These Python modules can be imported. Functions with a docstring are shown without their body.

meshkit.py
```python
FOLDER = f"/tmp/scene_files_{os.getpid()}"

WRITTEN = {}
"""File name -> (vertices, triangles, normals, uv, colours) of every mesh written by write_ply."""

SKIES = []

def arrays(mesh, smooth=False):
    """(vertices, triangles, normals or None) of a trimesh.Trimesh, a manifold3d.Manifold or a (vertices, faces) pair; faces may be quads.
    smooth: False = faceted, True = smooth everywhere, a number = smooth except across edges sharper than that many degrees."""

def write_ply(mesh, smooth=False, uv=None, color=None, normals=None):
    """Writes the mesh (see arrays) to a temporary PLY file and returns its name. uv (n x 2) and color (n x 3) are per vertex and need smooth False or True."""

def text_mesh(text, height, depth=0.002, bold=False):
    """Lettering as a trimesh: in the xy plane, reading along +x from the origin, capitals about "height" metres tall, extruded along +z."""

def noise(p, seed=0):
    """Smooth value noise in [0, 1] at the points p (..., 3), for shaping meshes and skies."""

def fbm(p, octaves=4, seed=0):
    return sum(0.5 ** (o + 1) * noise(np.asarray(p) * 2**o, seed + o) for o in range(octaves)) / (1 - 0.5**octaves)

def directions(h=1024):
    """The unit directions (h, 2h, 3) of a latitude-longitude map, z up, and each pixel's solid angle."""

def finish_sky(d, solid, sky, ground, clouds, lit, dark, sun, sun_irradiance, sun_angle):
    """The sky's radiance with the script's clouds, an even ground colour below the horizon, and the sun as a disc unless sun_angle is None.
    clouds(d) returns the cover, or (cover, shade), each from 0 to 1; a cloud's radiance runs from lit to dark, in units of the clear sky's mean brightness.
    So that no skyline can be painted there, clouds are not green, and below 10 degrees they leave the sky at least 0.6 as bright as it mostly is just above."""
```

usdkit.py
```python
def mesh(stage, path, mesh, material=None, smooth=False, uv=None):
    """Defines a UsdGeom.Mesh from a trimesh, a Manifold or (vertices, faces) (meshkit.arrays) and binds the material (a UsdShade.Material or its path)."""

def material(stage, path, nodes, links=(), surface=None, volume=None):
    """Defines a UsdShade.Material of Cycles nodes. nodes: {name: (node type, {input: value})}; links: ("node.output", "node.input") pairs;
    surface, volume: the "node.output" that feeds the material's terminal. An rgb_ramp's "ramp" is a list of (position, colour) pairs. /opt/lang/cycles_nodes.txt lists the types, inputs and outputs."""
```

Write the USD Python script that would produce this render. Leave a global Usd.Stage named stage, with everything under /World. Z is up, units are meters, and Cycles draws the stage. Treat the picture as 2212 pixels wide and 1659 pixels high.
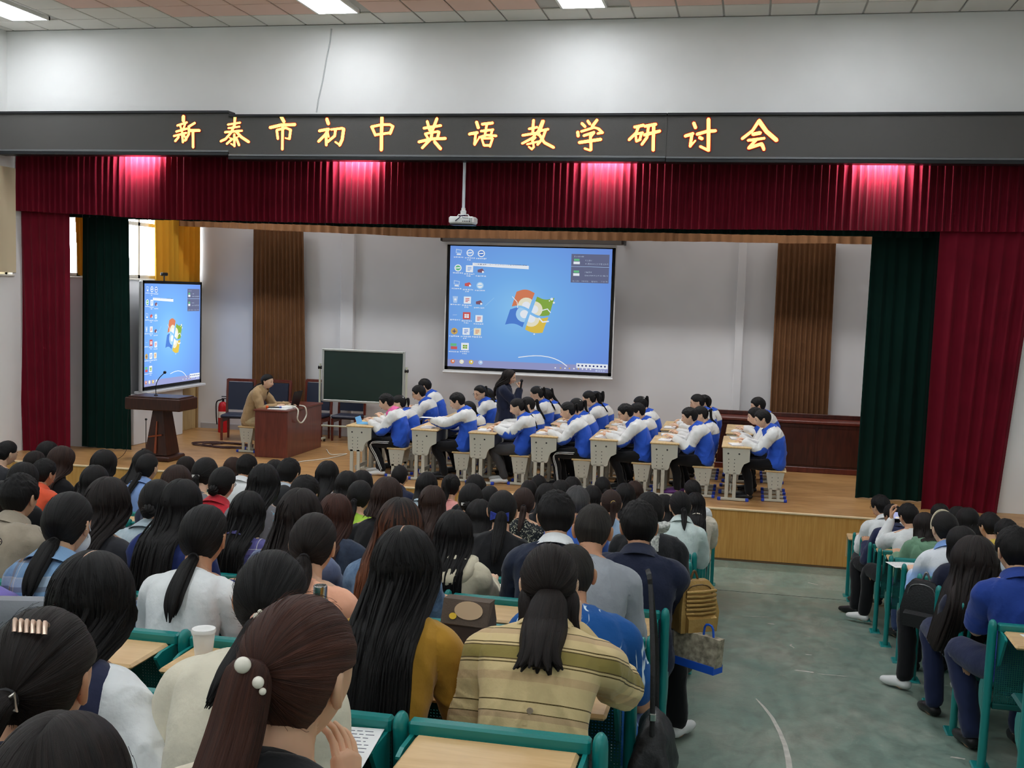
import math, random
import numpy as np, trimesh, usdkit, meshkit
import manifold3d as m3
from shapely.geometry import LineString, Polygon, box as sbox, Point
from shapely.ops import unary_union
from pxr import Usd, UsdGeom, UsdLux, UsdShade, Gf, Sdf, Vt

stage = Usd.Stage.CreateInMemory()
UsdGeom.SetStageUpAxis(stage, 'Z'); UsdGeom.SetStageMetersPerUnit(stage, 1.0)
UsdGeom.Xform.Define(stage, '/World'); UsdGeom.Scope.Define(stage, '/World/Looks')
rng = np.random.default_rng(7)
PI = math.pi

# ------------------------------------------------------------------ camera, light, exposure
FPX, YAW, PITCH, ROLL, EYE = 2430.0, .2052, -.0811, .0299, 3.50
def _basis():
    cy, sy, cp, sp = math.cos(YAW), math.sin(YAW), math.cos(PITCH), math.sin(PITCH)
    f = np.array([-sy*cp, cy*cp, sp]); r = np.array([cy, sy, 0.]); u = np.cross(r, f)
    c, s = math.cos(ROLL), math.sin(ROLL)
    return c*r + s*u, -s*r + c*u, f
RIGHT, UPV, FWD = _basis()
cam = UsdGeom.Camera.Define(stage, '/World/camera')
cam.AddTransformOp().Set(Gf.Matrix4d(*RIGHT, 0, *UPV, 0, *(-FWD), 0, 0, 0, EYE, 1))
cam.CreateHorizontalApertureAttr(36.0); cam.CreateVerticalApertureAttr(27.0)
cam.CreateFocalLengthAttr(36.0*FPX/2212); cam.CreateClippingRangeAttr(Gf.Vec2f(.05, 200))
cam.CreateExposureAttr(0.0)
PANEL_LIGHT = 18.5        # radiance of the ceiling panels
SPOT_LIGHT = 900.0         # strip lamps behind the sign board
STAGE_FILL_LIGHT = 32.0  # unseen lamps added over the stage and its back wall
SKY = 3.0
dome = UsdLux.DomeLight.Define(stage, '/World/daylight')     # overcast daylight outside the left windows
dome.CreateIntensityAttr(SKY); dome.CreateColorAttr(Gf.Vec3f(.92, .97, 1.0))

def ray(px, py):
    return RIGHT*(px-1106)/FPX + UPV*(829.5-py)/FPX + FWD
def at(px, py, y):
    d = ray(px, py); return np.array([0, 0, EYE]) + d*(y/d[1])
def floor_z(y):
    return float(np.interp(y, [-6, 0, 14], [2.83, 1.98, 0.0]))
HS = .708               # stage floor height

# ------------------------------------------------------------------ materials
def lin(c):
    c = np.asarray(c, float)/255; return tuple(np.where(c <= .04045, c/12.92, ((c+.055)/1.055)**2.4))
MATS = {}
def L(name): return '/World/Looks/' + name
def simple(name, rgb, rough=.6, metal=0., sheen=0., spec=.4, bump=0., bscale=60., var=0., vscale=4., coat=0., emis=None, estr=0.):
    """principled with optional noise colour variation and bump, in object space"""
    if name in MATS: return MATS[name]
    c = lin(rgb) if max(rgb) > 1 else rgb
    nodes = {'p': ('principled_bsdf', dict(base_color=c, roughness=rough, metallic=metal, specular_ior_level=spec, sheen_weight=sheen, coat_weight=coat))}
    if emis is not None: nodes['p'][1].update(emission_color=lin(emis), emission_strength=estr)
    links = []
    if var or bump: nodes['t'] = ('texture_coordinate', {})
    if var:
        nodes['n'] = ('noise_texture', dict(scale=vscale, detail=4.)); links.append(('t.object', 'n.vector'))
        lo = tuple(max(0, x*(1-var)) for x in c); hi = tuple(min(1, x*(1+var)) for x in c)
        nodes['r'] = ('rgb_ramp', dict(ramp=[(.3, lo), (.7, hi)])); links += [('n.fac', 'r.fac'), ('r.color', 'p.base_color')]
    if bump:
        nodes['bn'] = ('noise_texture', dict(scale=bscale, detail=3.)); nodes['b'] = ('bump', dict(strength=bump, distance=.01))
        links += [('t.object', 'bn.vector'), ('bn.fac', 'b.height'), ('b.normal', 'p.normal')]
    MATS[name] = usdkit.material(stage, L(name), nodes, links, surface='p.BSDF'); return MATS[name]
def cloth(name, rgb, rough=.85, bump=.25):
    return simple('cloth_'+name, rgb, rough, sheen=.15, spec=.2, bump=bump, bscale=38., var=.10, vscale=9.)
def emit(name, rgb, k=1.0):
    if name not in MATS:
        MATS[name] = usdkit.material(stage, L(name), {'e': ('emission', dict(color=lin(rgb), strength=k))}, [], surface='e.emission')
    return MATS[name]
def graph(name, nodes, links, surface='p.BSDF'):
    MATS[name] = usdkit.material(stage, L(name), nodes, links, surface=surface); return MATS[name]

# ------------------------------------------------------------------ naming and tagging
TAKEN = {}
def fresh(parent, name):
    n = TAKEN.get((parent, name), 0); TAKEN[(parent, name)] = n+1
    return f'{parent}/{name}' if n == 0 else f'{parent}/{name}_{n:03d}'
def tag(prim, label=None, cat=None, group=None, kind=None):
    for k, v in (('label', label), ('category', cat), ('group', group), ('kind', kind)):
        if v: prim.SetCustomDataByKey(k, v)
    return prim
def thing(name, label=None, cat=None, loc=(0, 0, 0), rz=0., group=None, kind=None):
    x = UsdGeom.Xform.Define(stage, fresh('/World', name))
    x.AddTranslateOp().Set(Gf.Vec3d(*map(float, loc)))
    if rz: x.AddRotateZOp().Set(math.degrees(rz))
    return tag(x.GetPrim(), label, cat, group, kind)
def part(parent, name, mesh, mat, smooth=False, uv=None, label=None, kind=None, label_cat=None):
    base = str(parent.GetPath()) if parent is not None else '/World'
    m = usdkit.mesh(stage, fresh(base, name), mesh, mat, smooth=smooth, uv=uv)
    if label or kind: tag(m.GetPrim(), label, None, None, kind)
    return m.GetPrim()
def solo(name, label, cat, mesh, mat, smooth=False, group=None, kind=None, uv=None):
    return tag(part(None, name, mesh, mat, smooth, uv), label, cat, group, kind)
def copy_of(src, name, label, cat, loc, rz=0., group=None):
    x = UsdGeom.Xform.Define(stage, fresh('/World', name)); p = x.GetPrim()
    p.GetReferences().AddInternalReference(src.GetPath())
    x.ClearXformOpOrder(); x.AddTranslateOp().Set(Gf.Vec3d(*map(float, loc)))
    if rz: x.AddRotateZOp().Set(math.degrees(rz))
    p.SetInstanceable(True)
    return tag(p, label, cat, group)

# ------------------------------------------------------------------ shape helpers
def bx(x0, x1, y0, y1, z0, z1):
    m = trimesh.creation.box(extents=(x1-x0, y1-y0, z1-z0)); m.apply_translation(((x0+x1)/2, (y0+y1)/2, (z0+z1)/2)); return m
def rbx(x0, x1, y0, y1, z0, z1, r=.006):
    """box with chamfered edges"""
    r = min(r, (x1-x0)/2.01, (y1-y0)/2.01, (z1-z0)/2.01)
    P = []
    for ax in range(3):
        q = [[x0+r, x1-r], [y0+r, y1-r], [z0+r, z1-r]]; q[ax] = [[x0, x1], [y0, y1], [z0, z1]][ax]
        P += [(a, b, c) for a in q[0] for b in q[1] for c in q[2]]
    return man2tri(m3.Manifold.hull_points(np.array(P)))
def man2tri(m):
    q = m.to_mesh(); return trimesh.Trimesh(np.array(q.vert_properties[:, :3]), np.array(q.tri_verts), process=False)
def cat(*ms):
    ms = [m for g in ms for m in (g if isinstance(g, (list, tuple)) else [g])]
    V, F, o = [], [], 0
    for m in ms:
        V.append(np.asarray(m.vertices)); F.append(np.asarray(m.faces)+o); o += len(m.vertices)
    return trimesh.Trimesh(np.vstack(V), np.vstack(F), process=False)
def cyl(r, p, q, n=16):
    return tube([p, q], [r, r], n)
def cross3(a, b):
    a0, a1, a2 = float(a[0]), float(a[1]), float(a[2]); b0, b1, b2 = float(b[0]), float(b[1]), float(b[2])
    return np.array([a1*b2-a2*b1, a2*b0-a0*b2, a0*b1-a1*b0])
def tube(pts, rad, n=10, flat=1.0, cap=True, up=None):
    """swept tube; rad scalar or list; flat squashes the second axis"""
    P = np.asarray(pts, float); k = len(P)
    R = np.full(k, rad) if np.ndim(rad) == 0 else np.asarray(rad, float)
    T = np.gradient(P, axis=0) if k > 2 else np.array([P[1]-P[0]]*2)
    T /= np.maximum(np.linalg.norm(T, axis=1, keepdims=True), 1e-9)
    a = np.array([0, 0, 1.]) if up is None else np.asarray(up, float)
    if abs(a @ T[0]) > .95: a = np.array([0, 1., 0]) if abs(T[0][1]) < .9 else np.array([1., 0, 0])
    th = np.arange(n)/n*2*PI; V = []
    for i in range(k):
        b = cross3(T[i], a); nb = math.sqrt(b[0]*b[0]+b[1]*b[1]+b[2]*b[2])
        b = b/nb if nb > 1e-6 else np.array([1., 0, 0]); a = cross3(b, T[i])
        V.append(P[i] + R[i]*(np.cos(th)[:, None]*b + flat*np.sin(th)[:, None]*a))
    V = np.vstack(V); F = grid_faces(k, n, True)
    if cap:
        c0, c1 = len(V), len(V)+1; V = np.vstack([V, P[0], P[-1]]); j = np.arange(n); j2 = (j+1) % n
        F = np.vstack([F, np.stack([np.full(n, c0), j2, j], 1), np.stack([np.full(n, c1), (k-1)*n+j, (k-1)*n+j2], 1)])
    return trimesh.Trimesh(V, F[:, ::-1], process=False)
def grid_faces(k, n, wrap=False):
    i = np.arange(k-1)[:, None]; j = np.arange(n if wrap else n-1)[None, :]; j2 = (j+1) % n
    a, b, c, d = i*n+j, i*n+j2, (i+1)*n+j2, (i+1)*n+j
    return np.vstack([np.stack([a, b, c], -1).reshape(-1, 3), np.stack([a, c, d], -1).reshape(-1, 3)])
def prism(poly, z0, z1):
    """extrude a shapely polygon (or several) along z"""
    gs = [poly] if poly.geom_type == 'Polygon' else list(poly.geoms)
    ms = []
    for g in gs:
        if g.area < 1e-9: continue
        m = trimesh.creation.extrude_polygon(g, z1-z0, engine='earcut'); m.apply_translation((0, 0, z0)); ms.append(m)
    return cat(ms)
def up_xz(m):
    """xy prism -> stands in the xz plane, extruded towards -y"""
    V = np.asarray(m.vertices); return trimesh.Trimesh(np.stack([V[:, 0], -V[:, 2], V[:, 1]], 1), m.faces, process=False)
def up_yz(m):
    """xy prism -> x becomes y, y becomes z, extrusion along +x"""
    V = np.asarray(m.vertices); return trimesh.Trimesh(np.stack([V[:, 2], V[:, 0], V[:, 1]], 1), m.faces, process=False)
def moved(m, x=0, y=0, z=0, rz=0., s=1.):
    V = np.asarray(m.vertices)*s; c, q = math.cos(rz), math.sin(rz)
    return trimesh.Trimesh(np.stack([c*V[:, 0]-q*V[:, 1]+x, q*V[:, 0]+c*V[:, 1]+y, V[:, 2]+z], 1), m.faces, process=False)
def lathe(prof, n=24):
    """prof: (r, z) pairs bottom to top"""
    th = np.arange(n)/n*2*PI; P = np.array(prof, float)
    V = np.stack([P[:, 0:1]*np.cos(th), P[:, 0:1]*np.sin(th), np.repeat(P[:, 1:2], n, 1)], -1).reshape(-1, 3)
    return trimesh.Trimesh(V, grid_faces(len(P), n, True), process=False)
def n1(x, seed=0):
    """1-D value noise in -1..1"""
    x = np.asarray(x, float); return meshkit.noise(np.stack([x, np.zeros_like(x)+.5, np.zeros_like(x)+.5], -1), seed)*2-1
def sstep(a, b, x):
    t = np.clip((np.asarray(x, float)-a)/(b-a), 0, 1); return t*t*(3-2*t)
# ------------------------------------------------------------------ room shell
XL, XR, YW, YB, ZC = -11.45, 4.25, 15.8, 20.0, 7.3      # left wall, right wall, proscenium, stage back wall, ceiling
YS = 15.15                                              # stage front edge
wall_paint = simple('wall_paint', (238, 238, 236), .75, bump=.05, bscale=120, var=.02, vscale=1.5)
stage_paint = simple('stage_paint', (222, 222, 224), .75, bump=.05, bscale=120, var=.03, vscale=1.2)
tile_white = simple('tile_white', (226, 222, 214), .85, bump=.12, bscale=220)
tile_bounce_tint = simple('tile_bounce_tint', (230, 196, 184), .85, bump=.12, bscale=220)  # pinkish bounce from sign and red curtains, put into the tile colour
rail_grey = simple('tile_rail', (176, 172, 165), .5)
graph('green_floor', {
    't': ('texture_coordinate', {}), 'm': ('mapping', dict(scale=(1., .45, 1.))),
    'n1': ('noise_texture', dict(scale=2.2, detail=8., roughness=.65)), 'n2': ('noise_texture', dict(scale=9., detail=6., roughness=.7, distortion=.6)),
    'n3': ('noise_texture', dict(scale=26., detail=5., roughness=.75)), 'n4': ('noise_texture', dict(scale=3.4, detail=9., roughness=.72, distortion=1.4)),
    'r1': ('rgb_ramp', dict(ramp=[(.3, lin((116, 144, 132))), (.5, lin((138, 156, 142))), (.72, lin((162, 166, 152)))])),
    'r2': ('rgb_ramp', dict(ramp=[(.40, (.45, .45, .45)), (.62, (1, 1, 1))])),
    'mx': ('mix_color', dict(blend_type='multiply', fac=.5)),
    'r4': ('rgb_ramp', dict(ramp=[(.60, (0, 0, 0)), (.70, (.55, .55, .55))])), 'mw': ('mix_color', dict(b=lin((176, 172, 160)))),
    'r3': ('map_range', dict(from_min=.3, from_max=.7, to_min=.32, to_max=.5)),
    'b': ('bump', dict(strength=.15, distance=.01)), 'p': ('principled_bsdf', dict(specular_ior_level=.35))},
    [('t.object', 'm.vector'), ('m.vector', 'n1.vector'), ('m.vector', 'n2.vector'), ('t.object', 'n3.vector'), ('m.vector', 'n4.vector'), ('n1.fac', 'r1.fac'),
     ('r1.color', 'mx.a'), ('n2.fac', 'r2.fac'), ('r2.color', 'mx.b'), ('n4.fac', 'r4.fac'), ('r4.color', 'mw.fac'), ('mx.result', 'mw.a'), ('mw.result', 'p.base_color'),
     ('n2.fac', 'r3.value'), ('r3.result', 'p.roughness'), ('n3.fac', 'b.height'), ('b.normal', 'p.normal')])
def wood(name, a, b, scale=(1, 1, 1), rough=.4, ns=6., coat=0.):
    return graph(name, {'t': ('texture_coordinate', {}), 'm': ('mapping', dict(scale=scale)), 'n': ('noise_texture', dict(scale=ns, detail=6., roughness=.6, distortion=.4)),
        'r': ('rgb_ramp', dict(ramp=[(.28, lin(a)), (.72, lin(b))])), 'p': ('principled_bsdf', dict(roughness=rough, specular_ior_level=.4, coat_weight=coat))},
        [('t.object', 'm.vector'), ('m.vector', 'n.vector'), ('n.fac', 'r.fac'), ('r.color', 'p.base_color')])
wood('stage_boards', (158, 114, 66), (194, 150, 98), (.5, 2.2, 1), .38, 5.)
wood('stage_front_veneer', (188, 132, 60), (214, 164, 90), (9, 9, .35), .42, 6.)
wood('dark_wood', (52, 22, 16), (84, 38, 28), (4, 4, .6), .35, 5., .2)
wood('red_wood', (88, 36, 28), (116, 52, 40), (3, 3, .5), .3, 5., .25)
wood('lectern_wood', (40, 20, 14), (70, 36, 24), (5, 5, .7), .4, 6.)
wood('desk_laminate', (206, 166, 114), (228, 192, 142), (.7, 6, 1), .35, 4.)
wood('ply_edge', (170, 120, 66), (206, 160, 104), (1, 1, 30), .5, 4.)
wood('student_top', (206, 172, 118), (226, 196, 146), (6, 1, 1), .4, 4.)
wood('door_wood', (176, 150, 100), (198, 174, 126), (4, 4, .6), .5, 5.)

S = dict(kind='structure')
def struct(name, mesh, mat, smooth=False, label=None):
    return tag(part(None, name, mesh, mat, smooth), label, None, None, 'structure')
def prof_slab(ys, x0, x1, thick):
    p = [(y, floor_z(y)) for y in ys] + [(y, -.4) for y in ys[::-1]]
    return up_yz(prism(Polygon(p), x0, x1))
fl = thing('floor', 'worn green painted concrete floor sloping down to the stage', **S)
part(fl, 'slab', prof_slab([-5, -3, 0, 13.05, 14.0, 20.2], XL-.2, XR+.2, .3), 'green_floor' and MATS['green_floor'])
def on_floor(x, y, e=.0015): return np.array([x, y, floor_z(y)+e])
def ribbon(pts, w):
    P = np.array(pts, float); T = np.gradient(P[:, :2], axis=0); T /= np.linalg.norm(T, axis=1, keepdims=True)
    Nn = np.stack([-T[:, 1], T[:, 0], 0*T[:, 0]], 1); w = np.broadcast_to(w, len(P))[:, None]
    V = np.vstack([P-Nn*w/2, P+Nn*w/2]); k = len(P); i = np.arange(k-1)
    return trimesh.Trimesh(V, np.vstack([np.stack([i, i+1, k+i+1], 1), np.stack([i, k+i+1, k+i], 1)]), process=False)
def floor_px(px, py):
    d = ray(px, py); t = np.linspace(1, 20, 20000); z = EYE+d[2]*t; y = d[1]*t
    k = np.argmax(z < np.interp(y, [-6, 0, 14], [2.83, 1.98, 0.0])+.0015); return np.array([d[0]*t[k], y[k], z[k]])
white_line = simple('worn_white_paint', (196, 192, 182), .6, var=.12, vscale=14)
crv = np.array([floor_px(px, py) for px, py in [(1633, 1509), (1650, 1527), (1668, 1550), (1684, 1580), (1696, 1610), (1703, 1640), (1706, 1665), (1707, 1700)]])
part(fl, 'painted_line', ribbon(crv, [.008, .018, .022, .024, .026, .03, .03, .03]), white_line)
for (a, b, w) in [((1716, 1447), (1760, 1453), .03), ((1762, 1455), (1830, 1461), .014), ((1745, 1258), (1768, 1264), .03), ((1708, 1391), (1713, 1400), .02), ((1740, 1413), (1752, 1415), .02),
                  ((1660, 1346), (1672, 1349), .03), ((2052, 1634), (2085, 1640), .025), ((1600, 1330), (1660, 1333), .012), ((1900, 1467), (1935, 1474), .02)]:
    A, B = floor_px(*a), floor_px(*b); T = [A+(B-A)*t+np.array([.01*math.sin(7*t+w*99), 0, 0]) for t in np.linspace(0, 1, 7)]
    part(fl, 'paint_scuff', ribbon(T, w*np.array([.2, .9, .6, 1, .5, .8, .2])), white_line)
part(fl, 'joint', ribbon([on_floor(XL, 13.05, .001), on_floor(XR, 13.05, .001)], .02), simple('joint_dark', (52, 58, 54), .9))

# stage
st = thing('stage_platform', 'raised stage with tan boarded floor and vertical grain front', **S)
part(st, 'deck', bx(XL, XR, YS+.03, YB+.1, HS-.08, HS), MATS['stage_boards'])
x = XL
while x < XR-.01:                     # front veneer panels, hairline joints
    x1 = min(x+4.9, XR); part(st, 'front_panel', rbx(x+.001, x1-.001, YS+.012, YS+.06, .03, HS-.022, .002), MATS['stage_front_veneer']); x = x1
part(st, 'backing', bx(XL, XR, YS+.06, YS+.1, 0, HS-.081), MATS['dark_wood'])
part(st, 'nosing', rbx(XL, XR, YS-.012, YS+.03, HS-.022, HS+.004, .006), simple('nosing', (236, 208, 166), .4))
part(st, 'skirting', rbx(XL, XR, YS+.022, YS+.031, 0.0, .05, .002), simple('skirting_brown', (120, 92, 66), .5))

# walls
struct('wall_left', cat(bx(XL-.2, XL, -5, YB-3.15, -.4, 3.55), bx(XL-.2, XL, -5, 14.9, 3.55, ZC), bx(XL-.2, XL, 15.9, YB-3.15, 3.55, ZC), bx(XL-.2, XL, 14.9, 15.9, 5.2, ZC)), wall_paint)
XS = -10.42           # stage left wall behind the returns
sw = cat(bx(XL-.2, XS, 16.85, 17.05, 0, 3.55), bx(XL-.2, XS, 16.85, 17.05, 4.75, ZC), bx(XS-.14, XS, 16.85, 17.05, 3.55, 4.75), bx(XL-.2, XS, 16.95, YB+.2, 0, 3.55), bx(XS-.2, XS, 16.85, YB+.2, 4.85, ZC), bx(XS-.2, XS, 17.05, 17.2, 3.55, 4.85), bx(XS-.2, XS, 18.95, 19.1, 3.55, 4.85))
struct('wall_stage_left', sw, stage_paint)
struct('wall_back', cat(bx(XS-.2, XR+.2, YB, YB+.2, 0, ZC)), stage_paint)
for (xa, xb) in ((-7.45, -7.2), (-.22, -.08)):
    part(None, 'wall_pilaster', rbx(xa, xb, YB-.1, YB+.01, HS, ZC-.9, .008), stage_paint).SetCustomDataByKey('kind', 'structure')
struct('wall_right', cat(bx(XR, XR+.2, -5, YB+.2, -.4, ZC)), wall_paint)
struct('wall_stage_right', cat(bx(3.28, XR, 16.2, 16.4, 0, 6.0), bx(3.28, 3.48, 16.4, YB, 0, 6.0)), wall_paint)
struct('wall_rear', bx(XL-.2, XR+.2, -5.2, -5, 0, ZC), wall_paint)
struct('wall_proscenium', bx(XL, XR, YW, YW+.2, 5.62, ZC), wall_paint)
crack = [at(716, 62, YW-.004), at(713, 90, YW-.004), at(706, 125, YW-.004), at(697, 175, YW-.004), at(688, 215, YW-.004), at(684, 242, YW-.004)]
part(None, 'trim_1', tube(crack, .012, 6), simple('cable_cover', (188, 190, 190), .5)).SetCustomDataByKey('kind', 'structure')
struct('stage_ceiling', bx(XL, XR, YW+.2, YB, 6.0, 6.1), stage_paint)
# ceiling with lay-in tiles
ce = thing('ceiling', 'suspended ceiling of square tiles, white by the wall, tinted beyond with pinkish bounce light', **S)
part(ce, 'slab', bx(XL-.2, XR+.2, -5.2, YW+.2, ZC+.02, ZC+.2), rail_grey)
TX0 = -11.31; field = []
LIGHTS = [(-10.5, 14.4), (-5.73, 14.4), (-2.31, 14.4), (1.25, 13.8)] + [(xx, yy) for yy in (10.8, 7.2, 3.6, 0., -3.2) for xx in (-10.5, -6.9, -2.7, .9)]
def lit(x, y): return any(abs(x-a) < .31 and abs(y-b) < .65 for a, b in LIGHTS[:4])
for j in range(35):
    y1 = YW-.02-.6*j; y0 = y1-.6
    for i in range(27):
        x0 = max(XL, TX0-.6+.6*i); x1 = min(XR, TX0+.6*i)
        if x1-x0 < .03 or lit((x0+x1)/2, (y0+y1)/2): continue
        t = rbx(x0+.012, x1-.012, y0+.012, y1-.012, ZC, ZC+.018, .006)
        if j < 4:
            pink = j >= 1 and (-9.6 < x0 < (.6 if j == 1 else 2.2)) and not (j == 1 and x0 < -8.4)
            part(ce, 'tile', t, tile_bounce_tint if pink else tile_white)
        else: field.append(t)
part(ce, 'tile_field', cat(field), tile_white, kind='stuff')
part(ce, 'edge_angle', bx(XL, XR, YW-.025, YW-.001, ZC-.004, ZC+.01), simple('edge_grey', (150, 148, 142), .6))
glow = emit('light_diffuser', (244, 249, 255), PANEL_LIGHT)
frame_w = simple('light_frame', (235, 235, 232), .4)
ord_ = ['leftmost, above the left end of the sign', 'left of centre over the fourth sign character', 'centre right over the eighth sign character', 'at the right, in line with the front lamps']
for q, (lx, ly) in enumerate(LIGHTS):
    lab = f'white rectangular ceiling light {ord_[q]}' if q < 4 else f"white rectangular ceiling light {['leftmost', 'left of centre', 'right of centre', 'rightmost'][(q-4) % 4]} in the {['second', 'third', 'fourth', 'fifth', 'rearmost'][(q-4)//4]} lamp row from the stage"
    t = thing('ceiling_light', lab, 'ceiling light', (lx, ly, ZC-.035), group='flush ceiling lights')
    part(t, 'diffuser', bx(-.28, .28, -.62, .62, 0, .02), glow)
    part(t, 'frame', cat(bx(-.31, -.28, -.65, .65, -.004, .05), bx(.28, .31, -.65, .65, -.004, .05), bx(-.31, .31, -.65, -.62, -.004, .05), bx(-.31, .31, .62, .65, -.004, .05)), frame_w)
# windows
pane = graph('window_pane', {'t': ('transparent_bsdf', {}), 'g': ('glossy_bsdf', dict(roughness=.02)), 'x': ('mix_closure', dict(fac=.07))},
             [('t.BSDF', 'x.closure1'), ('g.BSDF', 'x.closure2')], 'x.closure')
winframe = simple('window_frame_white', (226, 222, 210), .4)
def window(n, x, y0, y1, z0, z1, label):
    w = thing(f'window_{n}', label, kind='structure'); xm = x-.12; ym = (y0+y1)/2
    bars = [bx(xm-.03, xm+.03, a-.03, a+.03, z0, z1) for a in (y0+.03, ym, y1-.03)] + [bx(xm-.03, xm+.03, y0, y1, c-.03, c+.03) for c in (z0+.03, z1-.35, z1-.03)]
    part(w, 'window_frame', cat(bars), winframe)
    for a, b in ((y0+.06, ym-.03), (ym+.03, y1-.06)):
        part(w, 'pane', bx(xm-.004, xm+.004, a, b, z0+.06, z1-.38), pane); part(w, 'pane', bx(xm-.004, xm+.004, a, b, z1-.32, z1-.06), pane)
    part(w, 'window_sill', rbx(x-.22, x+.03, y0-.02, y1+.02, z0-.03, z0, .005), winframe)
window(1, XS, 17.2, 18.95, 3.55, 4.85, 'bright window above the low wall behind the left screen')
w2 = thing('window_2', 'bright narrow window between the red and the green left curtains', kind='structure')
part(w2, 'window_frame', cat([bx(a-.03, a+.03, 16.92, 16.98, 3.55, 4.75) for a in (XL+.03, -10.95, XS-.17)]+[bx(XL, XS-.14, 16.92, 16.98, c-.03, c+.03) for c in (3.58, 4.72)]), winframe)
for a, b in ((XL+.06, -10.98), (-10.92, XS-.20)): part(w2, 'pane', bx(a, b, 16.946, 16.954, 3.61, 4.69), pane)
part(w2, 'window_sill', rbx(XL, XS-.14, 16.82, 17.05, 3.52, 3.55, .005), winframe)
window(3, XL, 14.9, 15.9, 3.55, 5.2, 'hall window by the left picture edge with a cream blind')
window(4, XS, 19.1, 20.0, 3.55, 4.85, 'window hidden behind the gold curtain')
solo('window_blind', 'cream blind drawn over the hall window at the left picture edge', 'blind', rbx(XL+.005, XL+.02, 14.86, 15.97, 3.58, 5.22, .004), simple('blind_cream', (220, 206, 172), .8))
d = thing('door_1', 'tan double door on the left stage wall beside the wall screen', kind='structure')
part(d, 'door_panel', rbx(XS, XS+.035, 19.02, 19.48, HS, 2.66, .004), MATS['door_wood']); part(d, 'door_panel', rbx(XS, XS+.035, 19.485, 19.94, HS, 2.66, .004), MATS['door_wood'])
part(d, 'door_frame', cat(bx(XS, XS+.06, 18.93, 19.02, HS, 2.76), bx(XS, XS+.06, 19.94, YB, HS, 2.76), bx(XS, XS+.06, 18.93, YB, 2.66, 2.76)), simple('door_frame_tan', (158, 128, 84), .5))
struct('baseboard_back', bx(-10.3, 3.3, YB-.015, YB, HS, HS+.1), simple('baseboard_grey', (176, 176, 180), .5))
struct('baseboard_stage_left', bx(XS, XS+.012, 17.06, 18.92, HS, HS+.03), simple('baseboard_grey', (176, 176, 180), .5))

# ------------------------------------------------------------------ strip lamps lighting the valance from behind the sign board
for q, px in enumerate((308, 778, 1310, 1902)):
    P = at(px, 350, 15.95)
    r = UsdLux.RectLight.Define(stage, f'/World/strip_light_{q+1}')
    r.CreateWidthAttr(.56); r.CreateHeightAttr(.03); r.CreateIntensityAttr(SPOT_LIGHT)
    r.AddTranslateOp().Set(Gf.Vec3d(P[0], 15.84, 5.42)); r.AddRotateXOp().Set(74)     # faces the cloth
for xx in (-8.2, -3.8, .4):            # unseen fill strips added behind the brown valance to brighten the back wall
    r = UsdLux.RectLight.Define(stage, f'/World/wall_fill_{int(xx*10)+200}')
    r.CreateWidthAttr(3.2); r.CreateHeightAttr(.2); r.CreateIntensityAttr(STAGE_FILL_LIGHT*.30); r.AddTranslateOp().Set(Gf.Vec3d(xx, 19.25, 5.8))
for xx in (-8.2, -3.8, .4):            # unseen fill lamps added overhead to brighten the stage
    r = UsdLux.RectLight.Define(stage, f'/World/stage_fill_{int(xx*10)+200}')
    r.CreateWidthAttr(2.4); r.CreateHeightAttr(.3); r.CreateIntensityAttr(STAGE_FILL_LIGHT); r.AddTranslateOp().Set(Gf.Vec3d(xx, 17.9, 5.9))

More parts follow.
